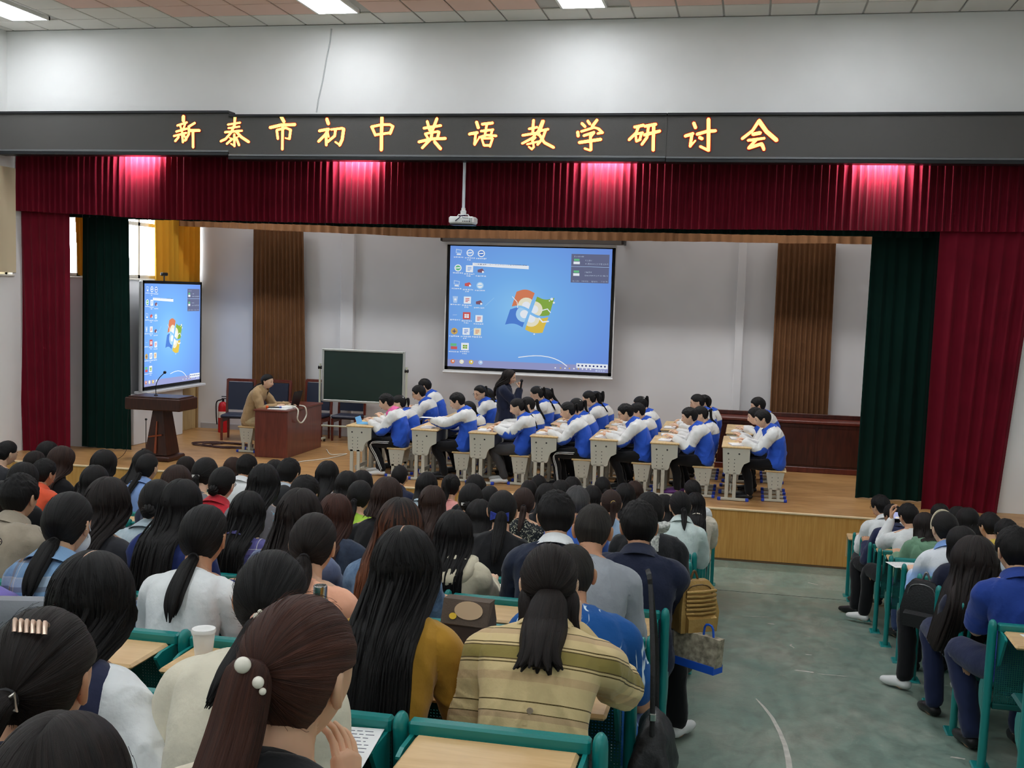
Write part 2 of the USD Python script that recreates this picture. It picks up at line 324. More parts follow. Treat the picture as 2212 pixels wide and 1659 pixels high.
# ------------------------------------------------------------------ curtains
def velvet(name, rgb, var=.12):
    return simple(name, rgb, .75, sheen=.04, spec=.12, bump=.15, bscale=90, var=var, vscale=3)
v_red, v_green, v_brown, v_gold = velvet('red_velvet', (104, 9, 30)), velvet('green_velvet', (4, 36, 30)), velvet('brown_cloth', (118, 82, 54)), velvet('gold_cloth', (196, 142, 44))
gold_tr = graph('gold_curtain_cloth', {'d': ('diffuse_bsdf', dict(color=lin((186, 142, 50)))), 'l': ('translucent_bsdf', dict(color=lin((200, 150, 58)))), 'x': ('mix_closure', dict(fac=.28))},
                [('d.BSDF', 'x.closure1'), ('l.BSDF', 'x.closure2')], 'x.closure')
def drape(xa, xb, za, zb, y, fold=.11, amp=.045, seed=0, bottom=None, axis='x', n_per=10, zrows=22, hem=.012):
    """hanging pleated cloth. xa, xb: (top, bottom) ends; bottom: optional list (x, z) of the hem line"""
    w = max(abs(xb[0]-xa[0]), abs(xb[1]-xa[1])); n = max(24, int(w/fold*n_per)); u = np.linspace(0, 1, n)
    ph = u*w/fold*2*PI + 2.6*n1(u*w*2.2, seed) + 1.4*n1(u*w*5., seed+3)
    rows = np.linspace(0, 1, zrows); V = []
    am = amp*(.55+.45*(n1(u*w*1.3, seed+5)*.5+.5)*2*.7)
    for t in rows:
        x = (xa[0]+(xa[1]-xa[0])*t)*(1-u) + (xb[0]+(xb[1]-xb[0])*t)*u
        p = ph + .5*n1(u*w*3+t*1.5, seed+9)*t
        f = np.abs(np.sin(p/2))**.8*2-1
        zz = za + ((np.interp(x, [b[0] for b in bottom], [b[1] for b in bottom]) if bottom is not None else zb) - za)*t
        zz = zz + (t > .97)*hem*n1(u*w*4, seed+11)
        yy = y + am*f*(.55+.45*sstep(0, .25, t)) + .008*n1(u*w*9, seed+2)
        V.append(np.stack([x, yy, zz] if axis == 'x' else [yy, x, zz], 1))
    V = np.vstack(V); B = V.copy(); B[:, 1 if axis == 'x' else 0] += .006
    F = grid_faces(zrows, n); k = len(V)
    edge = np.concatenate([np.arange(n), np.arange(1, zrows)*n+n-1, (zrows-1)*n+np.arange(n-2, -1, -1), np.arange(zrows-2, 0, -1)*n]); e2 = np.roll(edge, -1)
    R = np.vstack([np.stack([edge, edge+k, e2+k], 1), np.stack([edge, e2+k, e2], 1)])
    return trimesh.Trimesh(np.vstack([V, B]), np.vstack([F, F[:, ::-1]+k, R]), process=False)
def X(px, py, y): return float(at(px, py, y)[0])
solo('red_valance', 'long red velvet valance hanging below the sign board', 'curtain',
     drape((XL+.02, XL+.02), (XR-.02, XR-.02), 5.52, 4.46, 16.0, .10, .05, 3, bottom=[(XL, 4.56), (-9, 4.47), (-6, 4.45), (-2, 4.45), (2, 4.48), (XR, 4.5)], n_per=8, zrows=14), v_red, True)
solo('green_valance', 'dark green valance just showing under the red one', 'curtain',
     drape((-11.0, -11.0), (2.75, 2.75), 5.99, 4.38, 16.55, .13, .04, 5, bottom=[(-11, 4.51), (-6.5, 4.447), (-4.3, 4.424), (2.7, 4.43)], n_per=7, zrows=8), v_green, True)
solo('brown_valance', 'brown cloth valance hung before the stage back wall', 'curtain',
     drape((-10.2, -10.2), (2.3, 2.3), 5.99, 4.46, 18.9, .17, .03, 8, bottom=[(-10.4, 4.53), (-9.6, 4.51), (-5.3, 4.405), (2.3, 4.44)], n_per=7, zrows=8), v_brown, True)
solo('red_curtain', 'tall red velvet curtain at the left of the stage', 'curtain', drape((X(12, 455, 16.15), X(40, 985, 16.15)), (X(151, 455, 16.15), X(152, 975, 16.15)), 4.7, HS-.3, 16.12, .16, .035, 11), v_red, True)
solo('red_curtain', 'tall red velvet curtain at the right of the stage', 'curtain', drape((X(2030, 505, 16.1), X(1988, 1102, 16.1)), (X(2250, 505, 16.1), X(2152, 1110, 16.1)), 4.7, HS-.08, 16.08, .2, .045, 12), v_red, True)
solo('green_curtain', 'dark green curtain between left red curtain and wall screen', 'curtain', drape((X(183, 468, 16.8), X(181, 965, 16.8)), (X(281, 468, 16.8), X(287, 970, 16.8)), 4.7, HS+.02, 16.74, .16, .03, 13), v_green, True)
solo('green_curtain', 'dark green curtain beside the right red curtain', 'curtain', drape((X(1884, 510, 16.7), X(1846, 1078, 16.7)), (X(2035, 510, 16.7), X(1992, 1084, 16.7)), 4.7, HS+.01, 16.66, .17, .04, 14), v_green, True)
solo('brown_curtain', 'narrow brown curtain against the back wall, behind the seated person in beige', 'curtain', drape((X(549, 497, 19.85), X(546, 850, 19.85)), (X(656, 500, 19.85), X(663, 850, 19.85)), 4.7, 1.05, 19.82, .09, .04, 15), v_brown, True)
solo('brown_curtain', 'narrow brown curtain against the back wall at the right', 'curtain', drape((X(1681, 520, 19.85), X(1662, 905, 19.85)), (X(1806, 520, 19.85), X(1787, 915, 19.85)), 4.7, 1.2, 19.82, .09, .04, 16), v_brown, True)
solo('gold_curtain', 'gold curtain at the window above the wall screen', 'curtain', drape((18.35, 18.4), (19.95, 19.95), 4.9, 3.42, XS+.07, .2, .05, 17, axis='y'), gold_tr, True)
solo('gold_curtain', 'strip of gold curtain between the red and green left curtains', 'curtain', drape((X(163, 468, 16.88), X(170, 595, 16.88)), (X(196, 468, 16.88), X(196, 595, 16.88)), 4.8, 3.57, 16.86, .10, .02, 18), gold_tr, True)

# ------------------------------------------------------------------ sign board
YL = 15.52
sg = thing('led_sign', 'long black LED sign board with orange yellow Chinese characters', 'sign')
face_m = simple('sign_face', (86, 84, 82), .7, bump=.3, bscale=420, var=.18, vscale=260)
blk = simple('sign_frame', (22, 24, 28), .35); alu = simple('sign_trim', (118, 120, 122), .35, metal=.6)
zt = lambda px, py: float(at(px, py, YL)[2])
segs = [(XL+.02, X(495, 290, YL), zt(250, 240), zt(250, 330)), (X(495, 290, YL), X(1440, 290, YL), zt(970, 246), zt(970, 342)), (X(1440, 290, YL), XR-.02, zt(1800, 243), zt(1800, 347))]
for i, (a, b, z1, z0) in enumerate(segs):
    yo = (0, .006, 0)[i]
    part(sg, 'panel', bx(a, b, YL-yo, YL+.18, z0+.03, z1-.03), face_m)
    part(sg, 'top_frame', rbx(a, b, YL-.03-yo, YL+.2, z1-.04, z1, .008), blk)
    part(sg, 'bottom_trim', rbx(a, b, YL-.025-yo, YL+.2, z0+.012, z0+.045, .006), alu)
    part(sg, 'bottom_frame', rbx(a, b, YL-.03-yo, YL+.2, z0-.035, z0+.012, .006), blk)
GL = [  # crop offset, scale, strokes: (points..., width)
 ((365, 240, 7.628), [
  [[(245,95),(245,160),65],[(145,240),(300,188),38],[(185,225),(212,300),34],[(275,215),(245,290),38],[(130,340),(300,292),42],[(90,412),(290,362),42],[(225,350),(235,512),44],[(165,430),(110,495),42],[(258,405),(295,470),34],
   [(430,200),(330,258),44],[(335,255),(335,380),(272,485),42],[(350,322),(505,322),52],[(400,330),(405,595),48]],
  [[(1095,90),(1085,240),48],[(978,225),(1180,192),36],[(985,284),(1165,258),36],[(932,350),(1205,325),42],[(1080,240),(1030,360),(940,462),(862,498),44],[(1115,345),(1200,430),(1318,508),50],[(1083,390),(1085,578),44],[(1085,575),(1028,540),28],[(1045,462),(960,540),40],[(1112,440),(1160,560),44],[(1005,440),(1055,465),26],[(1130,430),(1165,415),22]],
  [[(1855,95),(1900,175),58],[(1675,272),(1850,232),(2078,222),56],[(1782,320),(1800,455),46],[(1790,312),(1930,278),(2012,312),42],[(2010,312),(1992,455),48],[(1995,462),(1925,446),28],[(1880,240),(1873,628),48]]]),
 ((675, 245, 7.373), [
  [[(235,95),(258,165),58],[(115,280),(262,252),48],[(262,255),(200,350),(102,448),46],[(222,340),(225,505),46],[(248,300),(265,375),34],[(305,258),(480,238),(508,252),42],[(500,252),(478,420),(438,505),54],[(440,505),(368,456),32],[(372,262),(360,360),(245,455),46]],
  [[(1110,70),(1100,580),58],[(950,215),(1005,348),46],[(945,215),(1110,180),(1240,180),(1288,208),44],[(1283,212),(1240,320),50],[(1005,343),(1250,310),42]],
  [[(1780,236),(2045,196),46],[(1832,132),(1870,270),46],[(1985,88),(1920,260),50],[(1802,330),(1848,405),40],[(1800,325),(2000,290),40],[(2018,300),(1995,392),48],[(1700,455),(1900,408),(2120,400),48],[(1908,270),(1895,400),(1755,548),50],[(1950,455),(2042,562),54]]]),
 ((1005, 245, 7.135), [
  [[(178,138),(205,222),50],[(70,320),(188,298),48],[(165,312),(147,478),42],[(150,488),(212,385),26],[(268,167),(420,150),50],[(335,170),(308,330),40],[(248,275),(430,252),40],[(420,255),(400,332),38],[(220,370),(330,337),(478,348),40],[(258,392),(292,498),34],[(262,387),(428,385),34],[(422,392),(385,508),40],[(292,494),(388,494),38]],
  [[(1055,112),(1043,290),46],[(988,240),(1108,216),40],[(888,340),(1130,300),40],[(1190,118),(1130,270),(1040,380),(882,463),40],[(1003,400),(1085,375),32],[(1070,382),(1032,430),32],[(1042,425),(1060,520),(1030,553),34],[(1030,553),(982,516),30],[(955,478),(1130,435),32],[(1208,122),(1160,250),(1125,328),44],[(1155,270),(1278,246),40],[(1240,262),(1200,380),(1120,480),44],[(1150,335),(1220,450),(1362,525),46]],
  [[(1802,158),(1848,205),46],[(1892,120),(1922,165),44],[(2030,108),(1958,202),50],[(1737,292),(1742,348),52],[(1792,280),(1990,218),(2060,238),38],[(2052,238),(2118,298),44],[(2118,300),(2045,312),40],[(1832,345),(1985,292),44],[(1985,304),(1932,362),42],[(1762,450),(2088,402),50],[(1932,350),(1940,558),46],[(1930,572),(1842,542),34]]]),
 ((1345, 245, 6.412), [
  [[(168,190),(288,166),42],[(222,182),(190,270),(92,365),40],[(182,302),(192,388),34],[(175,292),(278,268),34],[(262,275),(240,358),38],[(192,388),(248,362),34],[(312,180),(458,152),44],[(302,300),(512,246),44],[(358,185),(340,330),(268,430),40],[(430,162),(425,508),46]],
  [[(987,138),(1010,198),46],[(872,315),(972,282),46],[(960,292),(937,455),42],[(942,455),(1008,378),24],[(1033,290),(1160,252),(1283,242),44],[(1190,85),(1190,508),50],[(1187,512),(1078,460),36],[(1068,337),(1098,350),48]],
  [[(1895,98),(1800,240),(1658,350),40],[(1890,112),(1990,250),(2128,370),56],[(1808,290),(1902,272),50],[(1742,375),(1958,346),40],[(1848,372),(1762,458),40],[(1748,480),(1900,430),(1938,442),44],[(1925,422),(1955,498),44]]])]
led_y = emit('led_yellow', (255, 240, 120), 2.2); led_bloom = emit('led_red_bloom', (230, 40, 30), .8)  # red: edge LEDs and the bloom around them, built as glowing strokes
for (ox, oy, sc), chars in GL:
    for strokes in chars:
        def glyph(extra):
            ps = []
            for st_ in strokes:
                w = st_[-1]/2+extra; q = [at(ox+a/sc, oy+b/sc, YL)[[0, 2]] for a, b in st_[:-1]]
                ps.append(LineString(q).buffer(w/sc*YL/FPX*.98, quad_segs=3))
            return unary_union(ps).simplify(.004)
        g = part(sg, 'character', moved(up_xz(prism(glyph(0), 0, .006)), y=YL-.009), led_y, label='orange yellow lit character')
        part(g, 'red_bloom_edge', moved(up_xz(prism(glyph(9), 0, .003)), y=YL-.007), led_bloom, label='red LED fringe and bloom halo around the character')
# ------------------------------------------------------------------ people
def rot(yaw=0., pitch=0., roll=0.):
    """head or body frame: columns right, forward, up. yaw > 0 turns to the left (counter-clockwise), pitch > 0 looks down"""
    cy, sy, cp, sp, cr, sr = math.cos(yaw), math.sin(yaw), math.cos(pitch), math.sin(pitch), math.cos(roll), math.sin(roll)
    Z = np.array([[cy, -sy, 0], [sy, cy, 0], [0, 0, 1]]); Xm = np.array([[1, 0, 0], [0, cp, sp], [0, -sp, cp]]); Ym = np.array([[cr, 0, sr], [0, 1, 0], [-sr, 0, cr]])
    return Z @ Xm @ Ym
def unit(v): v = np.asarray(v, float); return v/max(np.linalg.norm(v), 1e-9)
def loft(C, Rt, Fw, hw, hd, n, e=2.3):
    """elliptic sections; C (k,3) centres, Rt/Fw (k,3) axes"""
    th = np.arange(n)/n*2*PI; c, s = np.cos(th), np.sin(th)
    a, b = np.sign(c)*np.abs(c)**(2/e), np.sign(s)*np.abs(s)**(2/e); k = len(C)
    V = (C[:, None] + (hw[:, None]*a)[..., None]*Rt[:, None] + (hd[:, None]*b)[..., None]*Fw[:, None]).reshape(-1, 3)
    V = np.vstack([V, C[0], C[-1]]); F = grid_faces(k, n, True); j = np.arange(n); j2 = (j+1) % n
    return trimesh.Trimesh(V, np.vstack([F, np.stack([np.full(n, k*n), j2, j], 1), np.stack([np.full(n, k*n+1), (k-1)*n+j, (k-1)*n+j2], 1)]), process=False)
def smoothpath(P, n):
    """Catmull-Rom through P"""
    P = np.asarray(P, float)
    if len(P) == 2: return P[0]+(P[1]-P[0])*np.linspace(0, 1, n)[:, None]
    Q = np.vstack([2*P[0]-P[1], P, 2*P[-1]-P[-2]]); t = np.linspace(0, len(P)-1.0001, n); i = t.astype(int); f = (t-i)[:, None]
    a, b, c, d = Q[i], Q[i+1], Q[i+2], Q[i+3]
    return .5*((2*b)+(c-a)*f+(2*a-5*b+4*c-d)*f*f+(3*b-3*c+d-a)*f**3)
def limb(P, R, n=10, k=12, flat=1.):
    path = smoothpath(P, k); rr = np.interp(np.linspace(0, 1, k), np.linspace(0, 1, len(R)), R)
    d0, d1 = unit(path[0]-path[1]), unit(path[-1]-path[-2])
    path = np.vstack([path[0]+d0*rr[0]*.8, path[0]+d0*rr[0]*.5, path, path[-1]+d1*rr[-1]*.5, path[-1]+d1*rr[-1]*.8])
    rr = np.concatenate([[rr[0]*.45, rr[0]*.85], rr, [rr[-1]*.85, rr[-1]*.45]])
    return tube(path, rr, n, flat)
def ik(a, b, l1, l2, hint):
    d = b-a; D = np.linalg.norm(d); D2 = min(D, (l1+l2)*.995); u = d/max(D, 1e-6); b = a+u*D2
    x = (l1*l1-l2*l2+D2*D2)/(2*D2); h = math.sqrt(max(l1*l1-x*x, 1e-6)); w = hint-(hint@u)*u
    return a+u*x+unit(w)*h, b
SKH = {}
def head_mesh(lod, face=1.):
    """head in its own frame (right, forward, up), centre of the skull's middle; chin at -.115, top at +.108"""
    if lod in SKH: return SKH[lod].copy()
    nt, nphi = {0: (16, 22), 1: (24, 34), 2: (36, 52)}[lod]
    t = np.linspace(0, PI, nt)[1:-1]; ph = np.arange(nphi)/nphi*2*PI
    ph = ph + .35*np.sin(ph-PI/2)*0
    T, Ph = np.meshgrid(t, ph, indexing='ij')
    D = np.stack([np.sin(T)*np.sin(Ph), np.sin(T)*np.cos(Ph), np.cos(T)], -1).reshape(-1, 3)
    D = np.vstack([D, [0, 0, 1], [0, 0, -1]])
    x, y, z = D[:, 0]*.073, D[:, 1]*.094, D[:, 2]*.112
    lo = np.clip(-z/.112, 0, 1); front = sstep(-.2, .5, D[:, 1])
    x = x*(1-.30*lo**1.6); x = x*(1+.05*np.exp(-((z-.03)/.04)**2))
    y = np.where(y > 0, y*(1-.10*lo**2), y*(1-.42*lo**1.3)); y = y + .006*lo*front
    y = np.where(y < 0, y*1.03-.002, y)
    g = lambda cx, cz, sx, sz: np.exp(-((x-cx)/sx)**2-((z-cz)/sz)**2)*front
    y += .017*g(0, -.022, .010, .022) + .010*g(0, -.036, .015, .012) - .006*g(.030, .004, .016, .012) - .006*g(-.030, .004, .016, .012)
    y += .004*g(0, .028, .05, .012) + .006*g(0, -.066, .022, .010) + .006*g(0, -.102, .022, .016) + .003*g(.042, -.02, .02, .02) + .003*g(-.042, -.02, .02, .02)
    V = np.stack([x, y, z], 1); k = nt-2; F = grid_faces(k, nphi, True); j = np.arange(nphi); j2 = (j+1) % nphi
    F = np.vstack([F[:, ::-1]*0+F, np.stack([np.full(nphi, k*nphi), j2, j], 1), np.stack([np.full(nphi, k*nphi+1), (k-1)*nphi+j, (k-1)*nphi+j2], 1)])
    m = trimesh.Trimesh(V, F, process=False)
    if m.volume < 0: m = trimesh.Trimesh(V, F[:, ::-1], process=False)
    SKH[lod] = m; return m.copy()
def ear_mesh(side, lod):
    n, k = (14, 8) if lod else (10, 6)
    t = np.linspace(0, PI, k+2)[1:-1]; ph = np.arange(n)/n*2*PI; T, Ph = np.meshgrid(t, ph, indexing='ij')
    D = np.stack([np.cos(T), np.sin(T)*np.cos(Ph), np.sin(T)*np.sin(Ph)], -1).reshape(-1, 3); D = np.vstack([D, [1, 0, 0], [-1, 0, 0]])
    x, y, z = D[:, 0]*.011, D[:, 1]*.019, D[:, 2]*.032
    rr = np.hypot(y/.019, z/.032); x = np.where(x > 0, x*(.35+.9*sstep(.3, .85, rr)), x)
    y = y*(1+.25*(z/.032)) - .006*(z/.032)
    tilt = .45; x, y = x*math.cos(tilt)-y*math.sin(tilt)*1., x*math.sin(tilt)+y*math.cos(tilt)
    V = np.stack([side*(x+.077), y-.012, z-.010], 1); F = grid_faces(k, n, True); j = np.arange(n); j2 = (j+1) % n
    F = np.vstack([F, np.stack([np.full(n, k*n), j2, j], 1), np.stack([np.full(n, k*n+1), (k-1)*n+j, (k-1)*n+j2], 1)])
    m = trimesh.Trimesh(V, F, process=False)
    return m if m.volume > 0 else trimesh.Trimesh(V, F[:, ::-1], process=False)
HANDS = {}
def hand_mesh(side, curl, lod=0):
    """hand: wrist at origin, fingers along +y, back of hand +z, thumb towards -x*side (inner side)"""
    key = (side, round(curl, 2), lod)
    if key in HANDS: return HANDS[key]
    seg = 8 if lod else 5; H = []
    def bone(a, b, ra, rb): H.append(m3.Manifold.batch_hull([m3.Manifold.sphere(ra, seg).translate(tuple(map(float, a))), m3.Manifold.sphere(rb, seg).translate(tuple(map(float, b)))]))
    palm = [m3.Manifold.sphere(r, seg).translate(p) for r, p in ((.017, (-.016, .0, 0)), (.017, (.016, .0, 0)), (.012, (-.032, .078, 0)), (.012, (.031, .072, 0)), (.013, (0, .082, .002)))]
    H.append(m3.Manifold.batch_hull(palm))
    for i, (fx, ln) in enumerate(((-.031, .066), (-.010, .076), (.011, .070), (.030, .054))):
        p = np.array([fx, .078, 0.]); a = curl*.5; r = .0088-.0006*i
        for sgm, fr in enumerate((.45, .32, .23)):
            q = p+ln*fr*np.array([fx*.4*(sgm == 0), math.cos(a), -math.sin(a)]); bone(p, q, r, r*.92); p = q; r *= .92; a += curl*.75
    p = np.array([-.026, .018, -.004]); d = unit([-.75, .75, -.25-curl*.3])
    for ln, r in ((.036, .0125), (.030, .0105), (.024, .009)):
        q = p+d*ln; bone(p, q, r, r*.88); p = q; d = unit(d+np.array([.28, .35, -.15-.2*curl]))
    m = m3.Manifold.batch_boolean(H, m3.OpType.Add); t = man2tri(m)
    if side > 0: pass
    V = t.vertices.copy()
    if side < 0: V[:, 0] *= -1; t = trimesh.Trimesh(V, t.faces[:, ::-1], process=False)
    HANDS[key] = t; return t
def xf(m, R, o, s=1.):
    return trimesh.Trimesh((np.asarray(m.vertices)*s) @ np.asarray(R).T + o, m.faces, process=False)
def tri2man(t):
    return m3.Manifold(m3.Mesh(np.ascontiguousarray(t.vertices, np.float32), np.ascontiguousarray(t.faces, np.uint32)))

skin_m = {}
def skin(tone):
    rgb = {'light': (232, 190, 162), 'mid': (220, 172, 140), 'tan': (200, 148, 116)}[tone]
    c = lin(rgb)
    if tone not in skin_m:
        skin_m[tone] = graph('skin_'+tone, {'t': ('texture_coordinate', {}), 'n': ('noise_texture', dict(scale=14., detail=3.)), 'r': ('rgb_ramp', dict(ramp=[(.3, tuple(.9*x for x in c)), (.7, tuple(min(1, 1.06*x) for x in c))])),
            'p': ('principled_bsdf', dict(roughness=.5, specular_ior_level=.35, subsurface_weight=.12, subsurface_scale=.01))}, [('t.object', 'n.vector'), ('n.fac', 'r.fac'), ('r.color', 'p.base_color')])
    return skin_m[tone]
HAIRC = {'black': ((9, 8, 9), (27, 23, 22)), 'brownblack': ((14, 10, 9), (42, 31, 27)), 'brown': ((32, 19, 15), (66, 44, 35)), 'auburn': ((40, 20, 15), (86, 48, 34)),
         'ombre': ((13, 11, 11), (36, 30, 28)), 'thin': ((16, 15, 16), (40, 36, 36)), 'greyhair': ((44, 44, 46), (98, 96, 96)), 'grizzled': ((22, 20, 20), (62, 56, 50))}
hair_m = {}
# dyed lengths: the lower lengths carry orange-brown streaks
OMB = {'ombre': {'os': ('separate_xyz', {}), 'oa': ('math', dict(math_type='add')), 'om': ('map_range', dict(from_min=.62, from_max=1.05)), 'orr': ('rgb_ramp', dict(ramp=[(.3, lin((60, 34, 24))), (.7, lin((150, 88, 54)))])), 'ox': ('mix_color', {})}}
OML = [('u.UV', 'os.vector'), ('os.y', 'oa.value1'), ('n.fac', 'oa.value2'), ('oa.value', 'om.value'), ('om.result', 'ox.fac'), ('r.color', 'ox.a'), ('n2.fac', 'orr.fac'), ('orr.color', 'ox.b'), ('ox.result', 'p.base_color')]
def hairmat(c):
    if c in hair_m: return hair_m[c]
    a, b = HAIRC[c]
    # st: x runs around the strands, y along them
    hair_m[c] = graph('hair_'+c, {'u': ('uvmap', dict(attribute='st')), 'm': ('mapping', dict(scale=(46., 2.2, 1.))), 'n': ('noise_texture', dict(scale=1., detail=5., roughness=.65)),
        'm2': ('mapping', dict(scale=(190., 3., 1.))), 'n2': ('noise_texture', dict(scale=1., detail=3., roughness=.6)),
        'r': ('rgb_ramp', dict(ramp=[(.3, lin(a)), (.78 if c != 'ombre' else .66, lin(b))])), 'b': ('bump', dict(strength=.75, distance=.006)), 'b2': ('bump', dict(strength=.6, distance=.003)),
        'p': ('principled_bsdf', dict(roughness=.5, specular_ior_level=.24, anisotropic=.4)), **OMB.get(c, {})},
        [('u.UV', 'm.vector'), ('m.vector', 'n.vector'), ('u.UV', 'm2.vector'), ('m2.vector', 'n2.vector'), ('n.fac', 'r.fac'), *(OML if c in OMB else [('r.color', 'p.base_color')]), ('n.fac', 'b.height'), ('n2.fac', 'b2.height'), ('b2.normal', 'b.normal'), ('b.normal', 'p.normal')])
    return hair_m[c]

# ---- hair builders (head frame). Each returns (mesh, uv)
def skull(d, off=0.):
    """point on the skull surface in direction d, pushed out by off"""
    d = d/np.linalg.norm(d, axis=-1, keepdims=True)
    p = d*np.array([.0765, .0985, .102]) + np.array([0, -.004, .008])
    p[..., 1] = np.where(p[..., 1] < 0, p[..., 1]*(1-.25*np.clip(-p[..., 2]/.09, 0, 1)), p[..., 1])
    return p + d*np.asarray(off)[..., None]
def hairline(az, male):
    """lowest hair height (z of the unit direction) against azimuth from the front, degrees"""
    a = np.abs(az)
    return np.interp(a, [0, 30, 48, 60, 70, 80, 93, 106, 124, 150, 180], [.44, .44, .36, .10, -.20, -.34, .16, -.34, -.74, -.86, -.90] if male else [.56, .54, .42, .14, -.12, -.26, .16, -.36, -.74, -.84, -.86])
def shell(pole, off, male, n, rows, seed, groove=.0025, freq=16., tuft=0.):
    """cap of hair whose strands run from the hairline to the pole direction"""
    P = unit(pole); A = unit(np.cross(P, [1, 0, 0]) if abs(P[0]) < .9 else np.cross(P, [0, 1, 0])); B = np.cross(P, A)
    th = np.arange(n+1)/n*2*PI; dirs = np.cos(th)[:, None]*A + np.sin(th)[:, None]*B
    arc = np.linspace(0, PI*.98, 90); G = np.cos(arc)[None, :, None]*P + np.sin(arc)[None, :, None]*dirs[:, None]
    az = np.degrees(np.arctan2(G[..., 0], G[..., 1])); ok = G[..., 2] > hairline(az, male)
    last = np.array([np.argmin(r) if not r.all() else len(r)-1 for r in ok]); end = arc[np.maximum(last-1, 3)]
    end = np.convolve(np.r_[end[-3:-1], end, end[1:3]], np.array([.1, .2, .4, .2, .1]), 'valid')
    v = np.linspace(0, 1, rows); ang = end[:, None]*v[None, :]
    D = np.cos(ang)[..., None]*P + np.sin(ang)[..., None]*dirs[:, None]
    prof = np.interp(v, [0, .12, .75, .93, 1.], [1, 1, .96, .78, .12])
    gr = groove*(n1(th/(2*PI)*freq*2, seed)+.6*n1(th/(2*PI)*freq*6, seed+1)); gr[-1] = gr[0]
    o = off*prof[None, :] + gr[:, None]*np.minimum(1, prof[None, :]+.2)*np.minimum(1, v*6)[None, :]
    if tuft: o = o + tuft*(meshkit.fbm(D*9, 3, seed)-.45)*np.clip(prof, 0, 1)[None, :]*sstep(-.2, .5, D[..., 2])
    V = skull(D, o); uv = np.stack(np.broadcast_arrays((th/(2*PI))[:, None]*1.6, v[None, :]*.5), -1)
    return trimesh.Trimesh(V.reshape(-1, 3), grid_faces(n+1, rows), process=False), uv.reshape(-1, 2)
def tube_uv(pts, rad, n, flat, seed, ang0=0.):
    P = smoothpath(pts, max(8, len(pts)*3)); k = len(P); rr = np.interp(np.linspace(0, 1, k), np.linspace(0, 1, len(rad)), rad)
    m = tube(P, rr, n, flat); th = np.arange(n)/n
    uv = np.stack(np.broadcast_arrays(np.abs(th*2-1)[None, :]*.25+seed*.37, np.linspace(0, 1, k)[:, None]), -1).reshape(-1, 2)
    return m, np.vstack([uv, uv[:2]])
def join_uv(parts_):
    return cat([p[0] for p in parts_]), np.vstack([p[1] for p in parts_])
def tail(path, radius, nl, seed, flat=.8, spread=1.):
    """bunch of locks along a path (any frame)"""
    g = np.random.default_rng(seed); out = []
    core = smoothpath(path, 9); d = np.gradient(core, axis=0); d /= np.maximum(np.linalg.norm(d, axis=1, keepdims=True), 1e-9)
    a = unit(np.cross(d[len(d)//2], [0, 0, 1.]) if abs(d[len(d)//2][2]) < .95 else np.array([1., 0, 0])); b = np.cross(d, a); b /= np.maximum(np.linalg.norm(b, axis=1, keepdims=True), 1e-9)
    prof = np.interp(np.linspace(0, 1, 9), [0, .15, .5, .8, 1], [.45, .85, 1., .85, .45*spread])
    out.append(tube_uv(core, radius*.78*prof*np.r_[np.ones(7), .8, .3], 10, flat, seed))
    for i in range(nl):
        th = i/nl*2*PI+g.uniform(-.3, .3); ln = g.uniform(.86, 1.06); q = radius*.72
        off = (np.cos(th)*a + flat*np.sin(th)*b)*q*prof[:, None]*np.linspace(.75, g.uniform(.8, 1.25), 9)[:, None]
        p = core+off; p = p[0]+(p-p[0])*ln
        out.append(tube_uv(p, radius*np.array([.28, .42, .46, .42, .3, .05]), 6, .75, seed+i+1))
    return out
